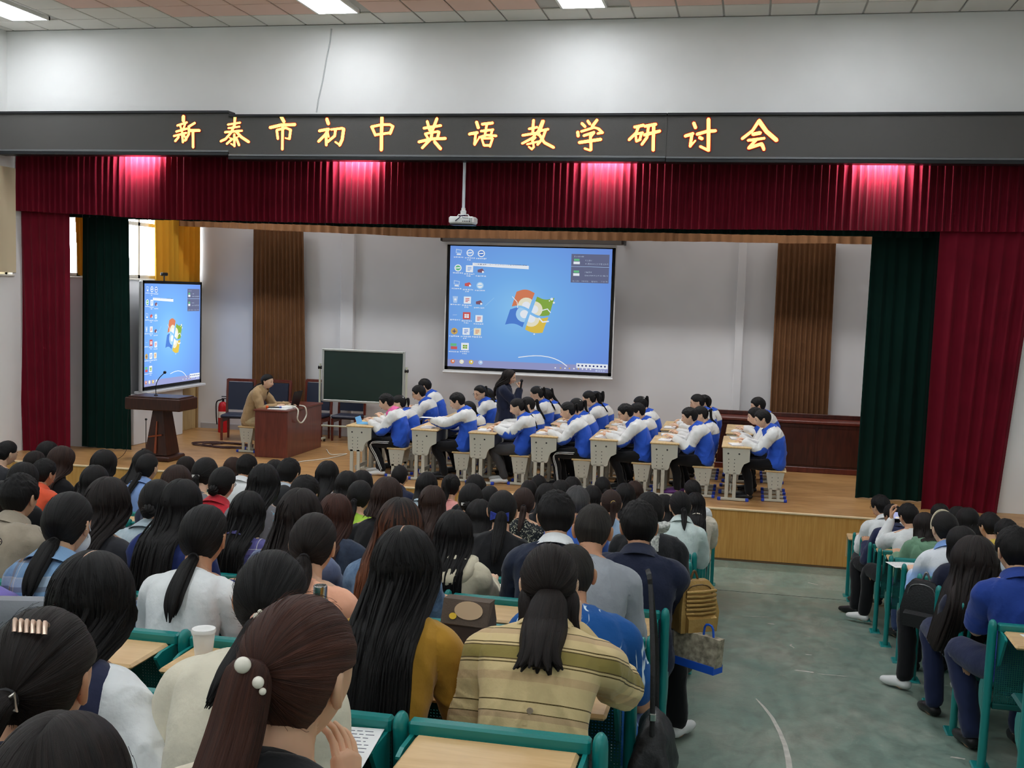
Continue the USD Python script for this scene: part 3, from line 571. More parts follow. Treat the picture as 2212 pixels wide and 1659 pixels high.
def long_hair(Rh, oh, s, L_, back, vol, n, rows, seed, gather=.42, flare=.15, cheek=112., uptop=0.):
    """loose hair: falls from a centre parting over the skull, hangs down to length L_ and lies on the back.
    Rh, oh: head frame and origin in the person's frame. back(z) -> (y of back surface, half width)"""
    Ph = np.radians(cheek); ph = np.linspace(-Ph, Ph, n); aa = np.abs(ph)/Ph
    S = np.stack([.04*np.sign(ph)*np.minimum(1, aa*6)*.2, -.55+1.25*aa**1.4, np.ones(n)], 1); S /= np.linalg.norm(S, axis=1, keepdims=True)
    Ee = np.stack([np.sin(ph), -np.cos(ph), np.full(n, -.18)], 1); Ee /= np.linalg.norm(Ee, axis=1, keepdims=True)
    r1 = rows//2; om = np.arccos(np.clip((S*Ee).sum(1), -1, 1)); t = np.linspace(0, 1, r1)
    D = (np.sin((1-t)[None]*om[:, None])[..., None]*S[:, None]+np.sin(t[None]*om[:, None])[..., None]*Ee[:, None])/np.sin(om)[:, None, None]
    gro = lambda tt: .0028*n1(ph*7+tt*.6, seed)+.0016*n1(ph*26+tt*.5, seed+1)
    off = (.012+.006*vol)*np.interp(t, [0, .12, .6, 1], [.55, .8, 1, 1.15])
    top = np.stack([skull(D[:, i], off[i]+gro(t[i])*min(1, t[i]*3)) for i in range(r1)], 1)          # (n, r1, 3) head frame
    top = (top*s) @ Rh.T + oh
    ends = top[:, -1]; C0 = oh + Rh @ np.array([0, -.012, 0])*s
    Lc = L_*(1+.07*n1(ph*5, seed+4)+.05*n1(ph*19, seed+5)-.12*aa**2); r2 = rows-r1; tt = np.linspace(0, 1, r2+1)[1:]
    hang = []
    for q in tt:
        sq = sstep(0, .55, q*L_/.3); pe = ph*(1-gather*sq)
        drop = Lc*q; z = ends[:, 2]-drop
        a = (.091+.012*vol)*s*(1+flare*q*min(1.6, L_/.25)-.10*math.sin(min(1, q*L_/.12)*PI)*.6); bdep = .108*s*(1-.10*sq)
        x = C0[0]+(ends[:, 0]-C0[0])*(1-sq)+a*np.sin(pe)*sq; y = C0[1]+(ends[:, 1]-C0[1])*(1-sq)-bdep*np.cos(pe)*sq
        yb, hwid = back(z); lie = yb-.014-.026*np.clip(np.cos(pe), 0, 1)*(1-.35*q)
        wgt = sstep(.02, .12, drop)*sstep(-.1, .45, np.cos(pe))
        y = np.where(y > lie, y+(lie-y)*wgt, y)
        g_ = gro(t[-1]+q*1.2)*(1+1.6*q)*s*1.3
        x += np.sin(pe)*g_+.006*n1(np.full(n, q*2.3)+seed, seed+7); y -= np.cos(pe)*g_
        hang.append(np.stack([x, y, z], 1))
    V = np.concatenate([top, np.stack(hang, 1)], 1); uvv = np.concatenate([t*.35, .35+tt*max(.4, L_*2.2)])
    uv = np.stack(np.broadcast_arrays((ph/PI*.8+.9)[:, None], uvv[None, :]), -1)
    k = V.shape[1]; inner = V.copy(); cen = np.stack([np.full(k, C0[0]), np.full(k, C0[1]+.01), V[0, :, 2]*0+V[..., 2].mean(0)], 1)
    th = np.interp(np.arange(k), [0, r1, k-1], [.004, .016, .006])
    dv = cen[None]-inner; dv[..., 2] *= .15; inner += dv/np.maximum(np.linalg.norm(dv, axis=-1, keepdims=True), 1e-6)*th[None, :, None]
    N = n*k; F = grid_faces(n, k)
    bo = np.concatenate([np.arange(k), np.arange(1, n)*k+k-1, (n-1)*k+np.arange(k-2, -1, -1), np.arange(n-2, 0, -1)*k]); b2 = np.roll(bo, -1)
    rim = np.vstack([np.stack([bo, bo+N, b2+N], 1), np.stack([bo, b2+N, b2], 1)])
    out = [(trimesh.Trimesh(np.vstack([V.reshape(-1, 3), inner.reshape(-1, 3)]), np.vstack([F, F[:, ::-1]+N, rim]), process=False), np.vstack([uv.reshape(-1, 2)]*2))]
    return out, V
def locks_over(V, count, seed, w=.008):
    """separate locks lying on a hair sheet, with free tips"""
    g = np.random.default_rng(seed); n, k, _ = V.shape; out = []
    for i in range(count):
        c = int(g.uniform(.04, .96)*n); j0 = int(k*g.uniform(.25, .5)); idx = np.linspace(j0, k-1, 7).astype(int)
        cc = np.clip((c+np.linspace(0, g.normal(0, n*.035), 7)).astype(int), 0, n-1); P = V[cc, idx].copy()
        mid = V.reshape(-1, 3).mean(0); o = P-mid; o[:, 2] = 0; o /= np.maximum(np.linalg.norm(o, axis=1, keepdims=True), 1e-6)
        P += o*np.array([-.004, .001, .003, .004, .003, .004, .006])[:, None]; P[-1] += np.array([g.normal(0, .008), -.002, -g.uniform(0, .035)])
        ww = w*g.uniform(.6, 1.2); out.append(tube_uv(P, ww*np.array([.3, .9, 1, .9, .7, .12]), 6, .55, seed+i))
    return out

def weld(ms, ln, it=9):
    try:
        u = m3.Manifold.batch_boolean([tri2man(m) for m in ms], m3.OpType.Add).refine_to_length(ln); t = man2tri(u)
        t = trimesh.Trimesh(t.vertices, t.faces, process=True)
        if len(t.faces) < 100: raise ValueError
        trimesh.smoothing.filter_taubin(t, lamb=.55, nu=.56, iterations=it); return t
    except ValueError: return cat(ms)
def fold(m, amp, f, seed, lines):
    """cloth folds: broad dents, sharper ridges running down from the shoulders, rings at the elbows"""
    V = np.asarray(m.vertices); _, _, N = meshkit.arrays((V, m.faces), True)
    q = V*np.array([f, f, f*.8])+seed*1.7; a = meshkit.fbm(q, 3, seed)-.47
    w1 = V+.05*(np.stack([meshkit.noise(V*6, seed+1), meshkit.noise(V*6, seed+2), meshkit.noise(V*6, seed+3)], 1)-.5)
    rid = 1-np.abs(2*meshkit.noise(np.stack([w1[:, 0]*15+w1[:, 2]*7*np.sign(V[:, 0]), w1[:, 1]*13, w1[:, 2]*5], 1), seed+4)-1)
    d = a*amp+(rid**3-.25)*amp*.55
    for ln in lines:
        k = ((V[:, None]-ln[None])**2).sum(-1); i = k.argmin(1); near = np.exp(-(np.sqrt(k.min(1))/.085)**4); t = i/len(ln)
        d += near*np.exp(-((t-.58)/.22)**2)*amp*.45*(1-2*np.abs(2*meshkit.noise(np.stack([t*16+w1[:, 0]*6, w1[:, 1]*8, w1[:, 2]*8], 1), seed+6)-1))
    m.vertices = V+N*d[:, None]; return m

# ---- the figure
def figure(name, label, loc, yaw=0., head=(0., .2, 1.2), hyaw=0., hpitch=.12, hroll=0., s=1., hs=1.06, w=1., hair=('M', 'black', 0.), tone='mid', top=('tee', None), legs_mat=None, shoe_mat=None,
           arms=None, legs=None, lod=0, standing=False, seat=.44, seed=1, group=None, glasses=None, extra=None, skirt=None):
    """head: position of the top of the skull in the person's frame (x right, y forward, z above the floor)"""
    g = np.random.default_rng(seed); root = thing(name, label, 'person', loc, yaw, group)
    Rh = rot(hyaw, hpitch, hroll); top_ = np.array(head, float)
    oh = top_ - np.array([0, 0, .108*hs]) + Rh @ np.array([0, 0, 0.]); oh[2] = top_[2]-.110*hs
    nb = oh + Rh @ np.array([0, -.030, -.115])*hs + np.array([0, -.020, -.022])*hs               # base of the neck
    zh = .90*s if standing else seat+.09
    hip = np.array([nb[0]*.15, 0., zh]); bow = np.array([0, -.055*(not standing)-.01, 0])
    mid = hip*.45+nb*.55+bow; spine = lambda t: hip*(1-t)**2+2*t*(1-t)*(2*mid-.5*(hip+nb))+nb*t*t
    T_ = np.array([-.20, -.12, 0., .18, .38, .55, .70, .80, .87, .925, .965, 1.0, 1.05])
    HW = np.array([.105, .135, .148, .142, .130, .136, .148, .156, .155, .140, .106, .068, .052])*w*s
    HD = np.array([.080, .100, .110, .102, .095, .100, .105, .103, .096, .084, .072, .060, .053])*s
    if not standing: HW[:3] *= 1.04
    def sections(tt, dw=0., dd=0.):
        C = np.array([spine(t) for t in tt]); dT = np.gradient(np.array([spine(t) for t in np.r_[tt[0]-.02, tt, tt[-1]+.02]]), axis=0)[1:-1]
        U = dT/np.linalg.norm(dT, axis=1, keepdims=True); R = np.tile([1., 0, 0], (len(tt), 1)); Fw = np.cross(U, R); Fw /= np.linalg.norm(Fw, axis=1, keepdims=True)
        return C, R, Fw, np.interp(tt, T_, HW)+dw, np.interp(tt, T_, HD)+dd, U
    n0 = (14, 20, 30)[lod]; k0 = (11, 16, 30)[lod]
    tt = np.linspace(-.2, 1.05, k0)
    # back surface for hair
    zz = np.linspace(hip[2]-.05, nb[2]+.0, 30); C, R_, Fw, hw_, hd_, U = sections(np.linspace(-.1, .98, 40))
    yb = (C - Fw*(hd_+.018)[:, None]); o_ = np.argsort(yb[:, 2]); by, bz, bw = yb[o_, 1], yb[o_, 2], hw_[o_]
    back = lambda z: (np.interp(z, bz, by), np.interp(z, bz, bw))
    # shoulders, arms
    sh_t = .90; Cs, _, Fs, _, _, Us = sections(np.array([sh_t])); sh = {}
    A = dict(R=(.13, .44, .70), L=(-.13, .44, .70), curl=.5, elbow=(.28, -.25, -.9)); A.update(arms or {})
    pal, handm, slv, fore = [], [], [], {}
    l1, l2 = .285*s, .245*s
    for sd, key in ((1, 'R'), (-1, 'L')):
        a = Cs[0]+np.array([sd*(.140*w*s+.006), 0, 0])+Us[0]*-.030; e, wr = ik(a, np.array(A[key], float), l1, l2, np.array(A.get('elbow'+key, A['elbow']))*np.array([sd, 1, 1]))
        clav = Cs[0]+np.array([sd*.065*w, 0, 0])+Us[0]*.02
        sh[key] = (clav, a, e, wr)
    nb_ = 8 if lod == 0 else 12
    P = [loft(*sections(tt)[:5], n0)]
    neck0 = spine(.97); neck1 = oh+Rh @ np.array([0, -.022, -.035])*hs
    P.append(limb([neck0, neck0*.5+neck1*.5+np.array([0, -.004, 0]), neck1], [.057*hs, .050*hs, .050*hs], nb_, 7))
    P.append(xf(head_mesh(lod), Rh, oh, hs))
    if hair[0] not in ('L', 'B'): P += [xf(ear_mesh(sd, lod), Rh, oh, hs) for sd in (1, -1)]
    for key, sd in (('R', 1), ('L', -1)):
        c, a, e, wr = sh[key]
        P.append(limb([c, a, a*.5+e*.5, e], [.045*s, .052*s, .045*s, .037*s], nb_, 10)); P.append(limb([e, e*.6+wr*.4, wr], [.038*s, .038*s, .025*s], nb_, 8))
        fd = unit(wr-e); hd_dir = unit(np.array(A.get('hand'+key, fd), float)); upv = np.array(A.get('palm'+key, (0, 0, 1.)), float); upv = unit(upv-(upv@hd_dir)*hd_dir); rt = np.cross(hd_dir, upv)
        P.append(xf(hand_mesh(sd, A.get('curl'+key, A['curl']), int(lod > 0)), np.stack([rt, hd_dir, upv], 1), wr+hd_dir*.008, s*.98))
    # legs
    G = dict(kR=(.115, .43, seat+.03), kL=(-.115, .43, seat+.03), aR=(.11, .36, .085), aL=(-.11, .36, .085), fR=(.1, 1, 0), fL=(-.1, 1, 0)); 
    if standing: G = dict(kR=(.09, .03, .48*s), kL=(-.09, .03, .48*s), aR=(.085, -.02, .085), aL=(-.085, .0, .085), fR=(.2, 1, 0), fL=(-.2, 1, 0))
    G.update(legs or {}); leg = {}; shoes = []
    for key, sd in (('R', 1), ('L', -1)):
        hj = hip+np.array([sd*.088, .0, -.02]); kn, an = np.array(G['k'+key], float), np.array(G['a'+key], float); leg[key] = (hj, kn, an)
        P.append(limb([hj, hj*.5+kn*.5, kn], [.080*s, .070*s, .055*s], nb_, 8)); P.append(limb([kn, kn*.65+an*.35-np.array([0, .012, 0]), an], [.052*s, .050*s, .034*s], nb_, 8))
        f = unit(np.array(G['f'+key], float)); heel = an+np.array([0, 0, -.05])-f*.035; toe = heel+f*.225*s
        P.append(limb([an, heel+f*.06], [.033, .036], nb_, 4)); P.append(limb([heel+f*.03, heel+f*.12, toe], [.032, .036, .024], nb_, 6, .8))
        sm = limb([heel+f*.015+np.array([0, 0, .008]), heel+f*.10+np.array([0, 0, .012]), heel+f*.17, toe+f*.01-np.array([0, 0, .004])], [.040, .044, .042, .030], 12, 9, .86)
        sm.vertices[:, 2] = np.maximum(sm.vertices[:, 2], an[2]-.085 if f[2] == 0 else -9); shoes.append(sm)
    try:
        bm = man2tri(m3.Manifold.batch_boolean([tri2man(p) for p in P], m3.OpType.Add))
        if len(bm.faces) < 50: raise ValueError
    except Exception: bm = cat(P)
    part(root, 'body', bm, skin(tone), True)
    # face
    ey = lambda sd: xf(moved(trimesh.creation.icosphere(1, .0105)), np.eye(3), np.array([sd*.030, .0745, .002]))
    for sd in (-1, 1):
        e_ = trimesh.creation.icosphere(1, 1.); e_.vertices *= (.0125, .006, .0055); part(root, 'eye', xf(moved(e_, sd*.030, .0795, .002), Rh, oh, hs), simple('eye_dark', (26, 18, 16), .2), True)
        part(root, 'eyebrow', xf(tube([(sd*.014, .088, .021), (sd*.030, .0865, .026), (sd*.046, .077, .021)], [.0028, .0034, .0015], 5), Rh, oh, hs), hairmat('black'), True)
    lp = trimesh.creation.icosphere(1, 1.); lp.vertices *= (.019, .0045, .0062); part(root, 'lips', xf(moved(lp, 0, .0885, -.065), Rh, oh, hs), simple('lip', (186, 104, 92), .45), True)
    # clothes
    kind, tm = top[0], top[1]; garment = []
    thick = dict(tee=.011, shirt=.015, jacket=.021, hood=.022, vest=.014, uniform=.030)[kind]
    tb = -.17 if kind != 'uniform' else -.14; n1_, k1 = (18, 26, 56)[lod], (14, 22, 56)[lod]
    tt = np.linspace(tb, .985, k1); C, R_, Fw, hw_, hd_, U = sections(tt, thick, thick)
    hw_ = hw_+.012*sstep(.15, tb, tt); hd_ = hd_+.010*sstep(.15, tb, tt); tor = loft(C, R_, Fw, hw_, hd_, n1_, 2.25)
    amp = dict(tee=.013, shirt=.017, jacket=.021, hood=.021, vest=.012, uniform=.023)[kind]
    if 'tight' in top[2:]: amp = .006
    short = 'short' in top[2:]; fat = thick+.004; sleeves, lines = [], []
    for key in 'RL':
        c, a, e, wr = sh[key]; m1, m2 = a*.55+e*.45, e*.55+wr*.45; c = c-np.array([0, 0, .012]); a = a-np.array([0, 0, .006])
        if short: sl = limb([c, a, m1, a*.22+e*.78], [.044*s+fat*.5, .050*s+fat, .050*s+fat, .052*s+fat], n1_*2//3, k1, 1.)
        else:
            puff = .022 if 'puff' in top[2:] else 0.
            sl = limb([c, a, m1, e, m2, wr-unit(wr-e)*.012], [.042*s+fat*.5, .050*s+fat, .047*s+fat+puff, .041*s+fat+puff*1.3, .037*s+fat+puff*.6, .027*s+fat*.8], n1_*2//3, int(k1*1.25), 1.)
        sleeves.append(sl); lines.append(smoothpath([c, a, e, wr], 40))
    res = (.030, .022, .0115)[lod]; nrm = dict(amp=amp, f=9., seed=seed, lines=lines)
    ax = unit(nb-hip); Lz = np.linalg.norm(nb-hip)
    if kind == 'vest':
        part(root, 'vest', fold(weld([tor], res), amp, 9., seed, []), tm, True)
        for sl, ln in zip(sleeves, lines): part(root, 'sleeve', fold(weld([sl], res), amp*1.4, 12., seed, [ln]), top[-1], True, label='puffed white sleeve')
    else:
        gm = fold(weld([tor]+sleeves, res), **nrm); V = np.asarray(gm.vertices); tpar = ((V-hip) @ ax)/Lz
        if kind == 'uniform':
            # yoke line drops towards the front; sleeves stay white on top and blue along the underside
            gq = tpar-.66+.45*(V[:, 1]-np.interp(V[:, 2], C[:, 2], C[:, 1]))
            for ln in lines:
                k = ((V[:, None]-ln[None])**2).sum(-1); i = k.argmin(1); dd_ = np.sqrt(k.min(1)); arm = sstep(.45, .30, dd_/.2)*sstep(.22, .36, i/40)
                gq = gq*(1-arm)+(.06+(V[:, 2]-ln[i][:, 2])*2.2)*arm
            part(root, 'jacket', gm, tm, True, uv=np.stack([gq+.5, tpar], 1))
        else: part(root, dict(tee='top', shirt='shirt', jacket='jacket', hood='hooded_top')[kind], gm, tm, True, uv=np.stack([V[:, 0], tpar*Lz], 1))
    def wrinkle(m, cen, amp_, f): return fold(m, amp_, f, seed, [])
    nk = lambda t, dr, dz, r0: [spine(t)+np.array([0, 0, dz])+(r0+dr)*(np.cos(q)*np.array([1., 0, 0])+np.sin(q)*Fw[-1]*1.02) for q in np.linspace(0, 2*PI, 22)]
    def ringband(t0, r0, t1, r1, th=.006, open_=0.):
        q = np.linspace(open_, 2*PI-open_, 26)+PI/2; rows_ = []
        for (t, r, z) in ((t0, r0, 0), (t1, r1, 0), (t1, r1+th, .001), (t0, r0+th, 0)):
            rows_.append(spine(t)+(r*np.cos(q))[:, None]*np.array([1., 0, 0])+(r*1.05*np.sin(q))[:, None]*Fw[-1])
        rows_.append(rows_[0]); return trimesh.Trimesh(np.vstack(rows_), grid_faces(5, 26), process=False)
    cm = (extra or {}).get('collar', tm)
    if kind in ('shirt', 'jacket', 'uniform'):
        part(root, 'collar', cat(ringband(.94, .080*hs, 1.09, .066*hs, .007, .25), ringband(1.09, .068*hs, .93, .108*hs, .006, .35)), cm, True)
    elif kind == 'tee' or kind == 'vest': part(root, 'neckband', ringband(.965, .072*hs, 1.0, .064*hs, .006), cm, True)
    elif kind == 'hood':
        q = np.linspace(-.2, PI+.2, 15); pts = [spine(.97)+np.array([.115*math.cos(a_), -.03-.125*math.sin(a_), .02-.06*math.sin(a_)]) for a_ in q]
        part(root, 'hood', wrinkle(tube(pts, [.03+.03*math.sin(max(0, min(PI, a_))) for a_ in q], 14, .9), lambda V: np.tile(spine(.97), (len(V), 1)), .02, 16.), cm, True)
    lm = legs_mat or cloth('black_trousers', (20, 20, 23))
    if skirt is not None:
        zs = np.linspace(hip[2]+.10, .42, 12); th = np.linspace(0, 2*PI, 26)[:-1]
        V = np.array([[ (.15+.10*(1-(z-.42)/(hip[2]-.32)))*math.cos(a_)*(1+.06*math.sin(a_*9+z*5)), (.11+.10*(1-(z-.42)/(hip[2]-.32)))*math.sin(a_)*(1+.06*math.sin(a_*9)), z] for z in zs for a_ in th])+np.array([hip[0], hip[1], 0])
        part(root, 'skirt', trimesh.Trimesh(V, grid_faces(12, 25, True), process=False), skirt, True)
    tr = [loft(*sections(np.linspace(-.22, .06, 6), .002, .000)[:5], n0+4)]
    for key in 'RL':
        hj, kn, an = leg[key]; an2 = an+np.array([0, 0, .02])
        q = limb([hj, hj*.5+kn*.5, kn+unit(kn-hj)*.006+np.array([0, 0, .004]), kn*.55+an2*.45-np.array([0, .01, 0]), an2], [.092*s, .084*s, .068*s, .060*s, .052*s], 10 if lod == 0 else 16, 16 if lod == 0 else 26)
        tr.append(wrinkle(q, lambda V, ln=smoothpath([hj, kn, an], 24): ln[np.argmin(((V[:, None]-ln[None])**2).sum(-1), 1)], .016, 13.))
    tg = cat(tr); part(root, 'trousers', tg, lm, True)
    if (extra or {}).get('stripe') is not None:
        for key, sd in (('R', 1), ('L', -1)):
            hj, kn, an = leg[key]; path = smoothpath([hj*.7+kn*.3, kn, kn*.5+an*.5, an], 18)
            for dz in (0, .022):
                off = np.array([sd*.078, 0, 0])*np.linspace(1.15, .74, 18)[:, None]; q = path+off+np.array([0, -dz*.6, dz])
                part(root, 'trouser_stripe', tube(q, .006, 6), extra['stripe'], True)
    shm = shoe_mat or simple('shoe_black', (24, 23, 24), .45)
    for q in shoes: part(root, 'shoe', q, shm, True)
    # hair
    st, hc, prm = hair[0], hair[1], hair[2]; nh, rh = ((54, 20), (84, 30), (200, 56))[lod]; hm = hairmat(hc); H = []; nl = (0, 16, 70)[lod]
    toP = lambda m: (xf(m[0], Rh, oh, hs), m[1])
    def hp(v): return oh+Rh @ np.array(v, float)*hs
    lab = (extra or {}).get('hair_label')
    if st == 'M':
        off, tf = (.015, .014) if hc not in ('grizzled', 'thin') else (.006, .004)
        H.append(toP(shell((.02, -.45, .9), off, True, nh, rh, seed, .0018, 18, tf)))
    elif st == 'C':
        H.append(toP(shell((0, -.2, 1), .010, False, nh, rh, seed, .0005, 6))); hm = simple('cap_black', (22, 24, 28), .7)
    elif st in ('L', 'B'):
        Lh = prm if st == 'L' else (prm or .10)
        o2, V2 = long_hair(Rh, oh, hs, Lh, back, (extra or {}).get('vol', 1.0) if st == 'L' else .6, nh, rh+(10 if Lh > .3 else 0), seed, gather=(extra or {}).get('gather', .42) if st == 'L' else .10, flare=(extra or {}).get('flare', .12) if st == 'L' else -.12, cheek=112 if st == 'L' else 118)
        H += o2; H += locks_over(V2, (10, 26, 90)[lod] if st == 'L' else (6, 14, 40)[lod], seed, .009 if lod < 2 else .0065)
    else:
        hi = (extra or {}).get('tie', -.30); pole = unit((.0, -.93, hi)); H.append(toP(shell(pole, .013, False, nh, rh, seed, .0026, 17)))
        tie = skull(pole[None], np.array([.014]))[0]
        if st == 'H':
            p0 = hp(tie); pts = [p0+Rh @ np.array([0, .012, .01]), p0+Rh @ np.array([0, -.018, -.012])]; sd_w = .075
            for q in np.linspace(.2, 1, 5):
                z = p0[2]-.012-prm*q; pts.append(np.array([p0[0], min(p0[1]-.02, float(back(z)[0])-.03), z]))
            H += tail(pts, .060, (8, 26, 64)[lod], seed, .4, 3.0)
            for sd in (1, -1): H += tail([hp((sd*.070, -.02, -.02)), hp((sd*.066, -.07, -.05)), hp((sd*.064, -.09, -.10)), hp((sd*.092, -.105, -.10-prm*.72))], .026, (4, 10, 26)[lod], seed+5+sd, .6, 2.2)
        elif st == 'P':
            p0 = hp(tie); p1 = p0+Rh @ (pole*(.024 if prm > .3 else .035)+np.array([0, 0, .004])); z0 = p1[2]; pts = [p0, p1]; sw = (extra or {}).get('swing', g.normal(0, .012))
            for q in np.linspace(.12, 1, 6):
                z = z0-prm*q+.008; y = min(p1[1]-.012*math.sin(q*PI*.7), float(back(z)[0])-.034) if z < nb[2]+.05 else p1[1]-.012*math.sin(q*PI*.7)
                pts.append(np.array([p1[0]+sw*q*2, y, z]))
            pts = np.array(pts); pts[2:-1, 1] = (pts[1:-2, 1]+pts[2:-1, 1]*1.5+pts[3:, 1])/3.5; pts[2:-1, 1] = (pts[1:-2, 1]+pts[2:-1, 1]*1.5+pts[3:, 1])/3.5
            H += tail(pts, (.026 if prm < .3 else .031)*(extra or {}).get('fat', 1.), (6, 12, 34)[lod], seed)
            part(root, 'hair_tie', tube([p0+Rh @ (np.array([math.cos(a_)*.018, 0, math.sin(a_)*.018])+pole*.012)*hs for a_ in np.linspace(0, 2*PI, 13)], .0055, 6), (extra or {}).get('tie_mat', simple('hair_band', (30, 26, 28), .7)), True)
        else:
            b_ = trimesh.creation.icosphere(3, 1.); V = np.array(b_.vertices); r_ = .034*(1+.12*np.sin(9*np.arctan2(V[:, 0], V[:, 2])+6*V[:, 1]))
            H.append((xf(trimesh.Trimesh(V*r_[:, None]*np.array([1, .8, 1]), b_.faces, process=False), Rh, hp(tie+pole*.022), hs), np.stack([np.arctan2(V[:, 0], V[:, 2])/PI*.4, V[:, 1]*.5], 1)))
    if lod and st != 'C':
        g2 = np.random.default_rng(seed+9); SP = []
        for (mm, uu), src in zip(H[:1 if st in ('L', 'B') else 1], [0]):
            Vg = np.asarray(mm.vertices); k_ = rh+(10 if st == 'L' and prm > .3 else 0); nn_ = (len(Vg)//2 if st in ('L', 'B') else len(Vg))//k_; Vg = Vg[:nn_*k_].reshape(nn_, k_, 3); mid_ = oh
            for _ in range((0, 60, 240)[lod]):
                c_ = g2.integers(2, nn_-2); i0 = int(k_*g2.uniform(.1, .7)); i1 = min(k_-1, i0+int(k_*g2.uniform(.12, .3)))
                P_ = Vg[c_, np.linspace(i0, i1, 6).astype(int)].copy(); o_ = P_-mid_; o_[:, 2] *= .3; o_ /= np.maximum(np.linalg.norm(o_, axis=1, keepdims=True), 1e-6)
                P_ += o_*(g2.uniform(.0003, .0025)+g2.uniform(0, .006)*np.linspace(0, 1, 6)**2)[:, None] + g2.normal(0, .0018, 3)*np.linspace(0, 1, 6)[:, None]
                SP.append(P_)
        bc = UsdGeom.BasisCurves.Define(stage, fresh(str(root.GetPath()), 'stray_hair')); bc.CreateTypeAttr('cubic'); bc.CreateBasisAttr('catmullRom'); bc.CreateWrapAttr('pinned')
        bc.CreateCurveVertexCountsAttr([6]*len(SP)); bc.CreatePointsAttr(Vt.Vec3fArray.FromNumpy(np.vstack(SP).astype(np.float32))); bc.CreateWidthsAttr([.0006]); bc.SetWidthsInterpolation('constant')
        UsdShade.MaterialBindingAPI.Apply(bc.GetPrim()).Bind(simple('stray_'+hc, tuple(.45*a_+.55*b_ for a_, b_ in zip(*HAIRC[hc])), .6, spec=.15)); bc.GetPrim().SetCustomDataByKey('kind', 'stuff')
    if (extra or {}).get('parting'):
        qs = np.linspace(-.62, .5, 12); pp = skull(np.stack([.05+.04*np.sin(qs*3), qs, np.ones(12)], 1), np.full(12, .0075)); part(root, 'hair_parting', xf(tube(pp, .0042, 6), Rh, oh, hs), skin(tone), True)
    hmesh, huv = join_uv(H); hair_p = part(root, 'hair' if st != 'C' else 'cap', hmesh, hm, True, uv=huv, label=lab)
    if glasses:
        gm_ = simple('glasses_dark', (30, 26, 26), .3)
        rims = [tube([(sd*.032+.021*math.cos(a_), .094-.004*abs(math.cos(a_)), .001+.016*math.sin(a_)) for a_ in np.linspace(0, 2*PI, 15)], .0016, 5) for sd in (1, -1)]
        rims += [tube([(-.011, .098, .004), (0, .101, .006), (.011, .098, .004)], .0014, 5)]+[tube([(sd*.053, .090, .004), (sd*.072, .055, .006), (sd*.077, .0, .006), (sd*.076, -.016, -.006)], .0018, 5) for sd in (1, -1)]
        part(root, 'glasses', xf(cat(rims), Rh, oh, hs), gm_, True)
    return root, dict(hp=hp, oh=oh, Rh=Rh, hs=hs, sh=sh, back=back, nb=nb, hip=hip, spine=spine, wr={k_: sh[k_][3] for k_ in 'RL'})
def unitrows(V): return V/np.maximum(np.linalg.norm(V, axis=1, keepdims=True), 1e-6)
# ------------------------------------------------------------------ projection screen, wall screen and their desktop picture
def screen_blue(name, k):
    return graph(name, {'u': ('uvmap', dict(attribute='st')), 'm': ('mapping', dict(location=(-.50, -.50, 0), scale=(1.15, 1.0, 1))), 'g': ('gradient_texture', dict(gradient_type='spherical')),
        'sx': ('separate_xyz', {}), 'r': ('rgb_ramp', dict(ramp=[(0, lin((112, 136, 222))), (.35, lin((112, 156, 234))), (.75, lin((122, 182, 244))), (1, lin((142, 202, 250)))])),
        'rv': ('rgb_ramp', dict(ramp=[(0, (1, 1, 1)), (.055, (1, 1, 1)), (.062, (0, 0, 0)), (1, (0, 0, 0))])), 'x': ('mix_color', dict(b=lin((150, 156, 204)))), 'n': ('noise_texture', dict(scale=3., detail=2.)),
        'e': ('emission', dict(strength=k))},
        [('u.UV', 'm.vector'), ('m.vector', 'g.vector'), ('g.fac', 'r.fac'), ('u.UV', 'sx.vector'), ('sx.y', 'rv.fac'), ('rv.color', 'x.fac'), ('r.color', 'x.a'), ('x.result', 'e.color')], 'e.emission')
PAL = dict(white=(236, 242, 250), pale=(176, 206, 246), text=(206, 222, 248), green=(110, 190, 140), grey=(104, 110, 140), dgrey=(88, 94, 126), red=(206, 96, 96), orange=(216, 130, 96), cream=(236, 232, 206),
           lime=(138, 176, 76), yellow=(226, 196, 84), blue=(84, 132, 216), lblue=(170, 214, 250), sky=(120, 168, 240), brown=(130, 92, 110), gold=(206, 170, 96), navy=(60, 70, 130))
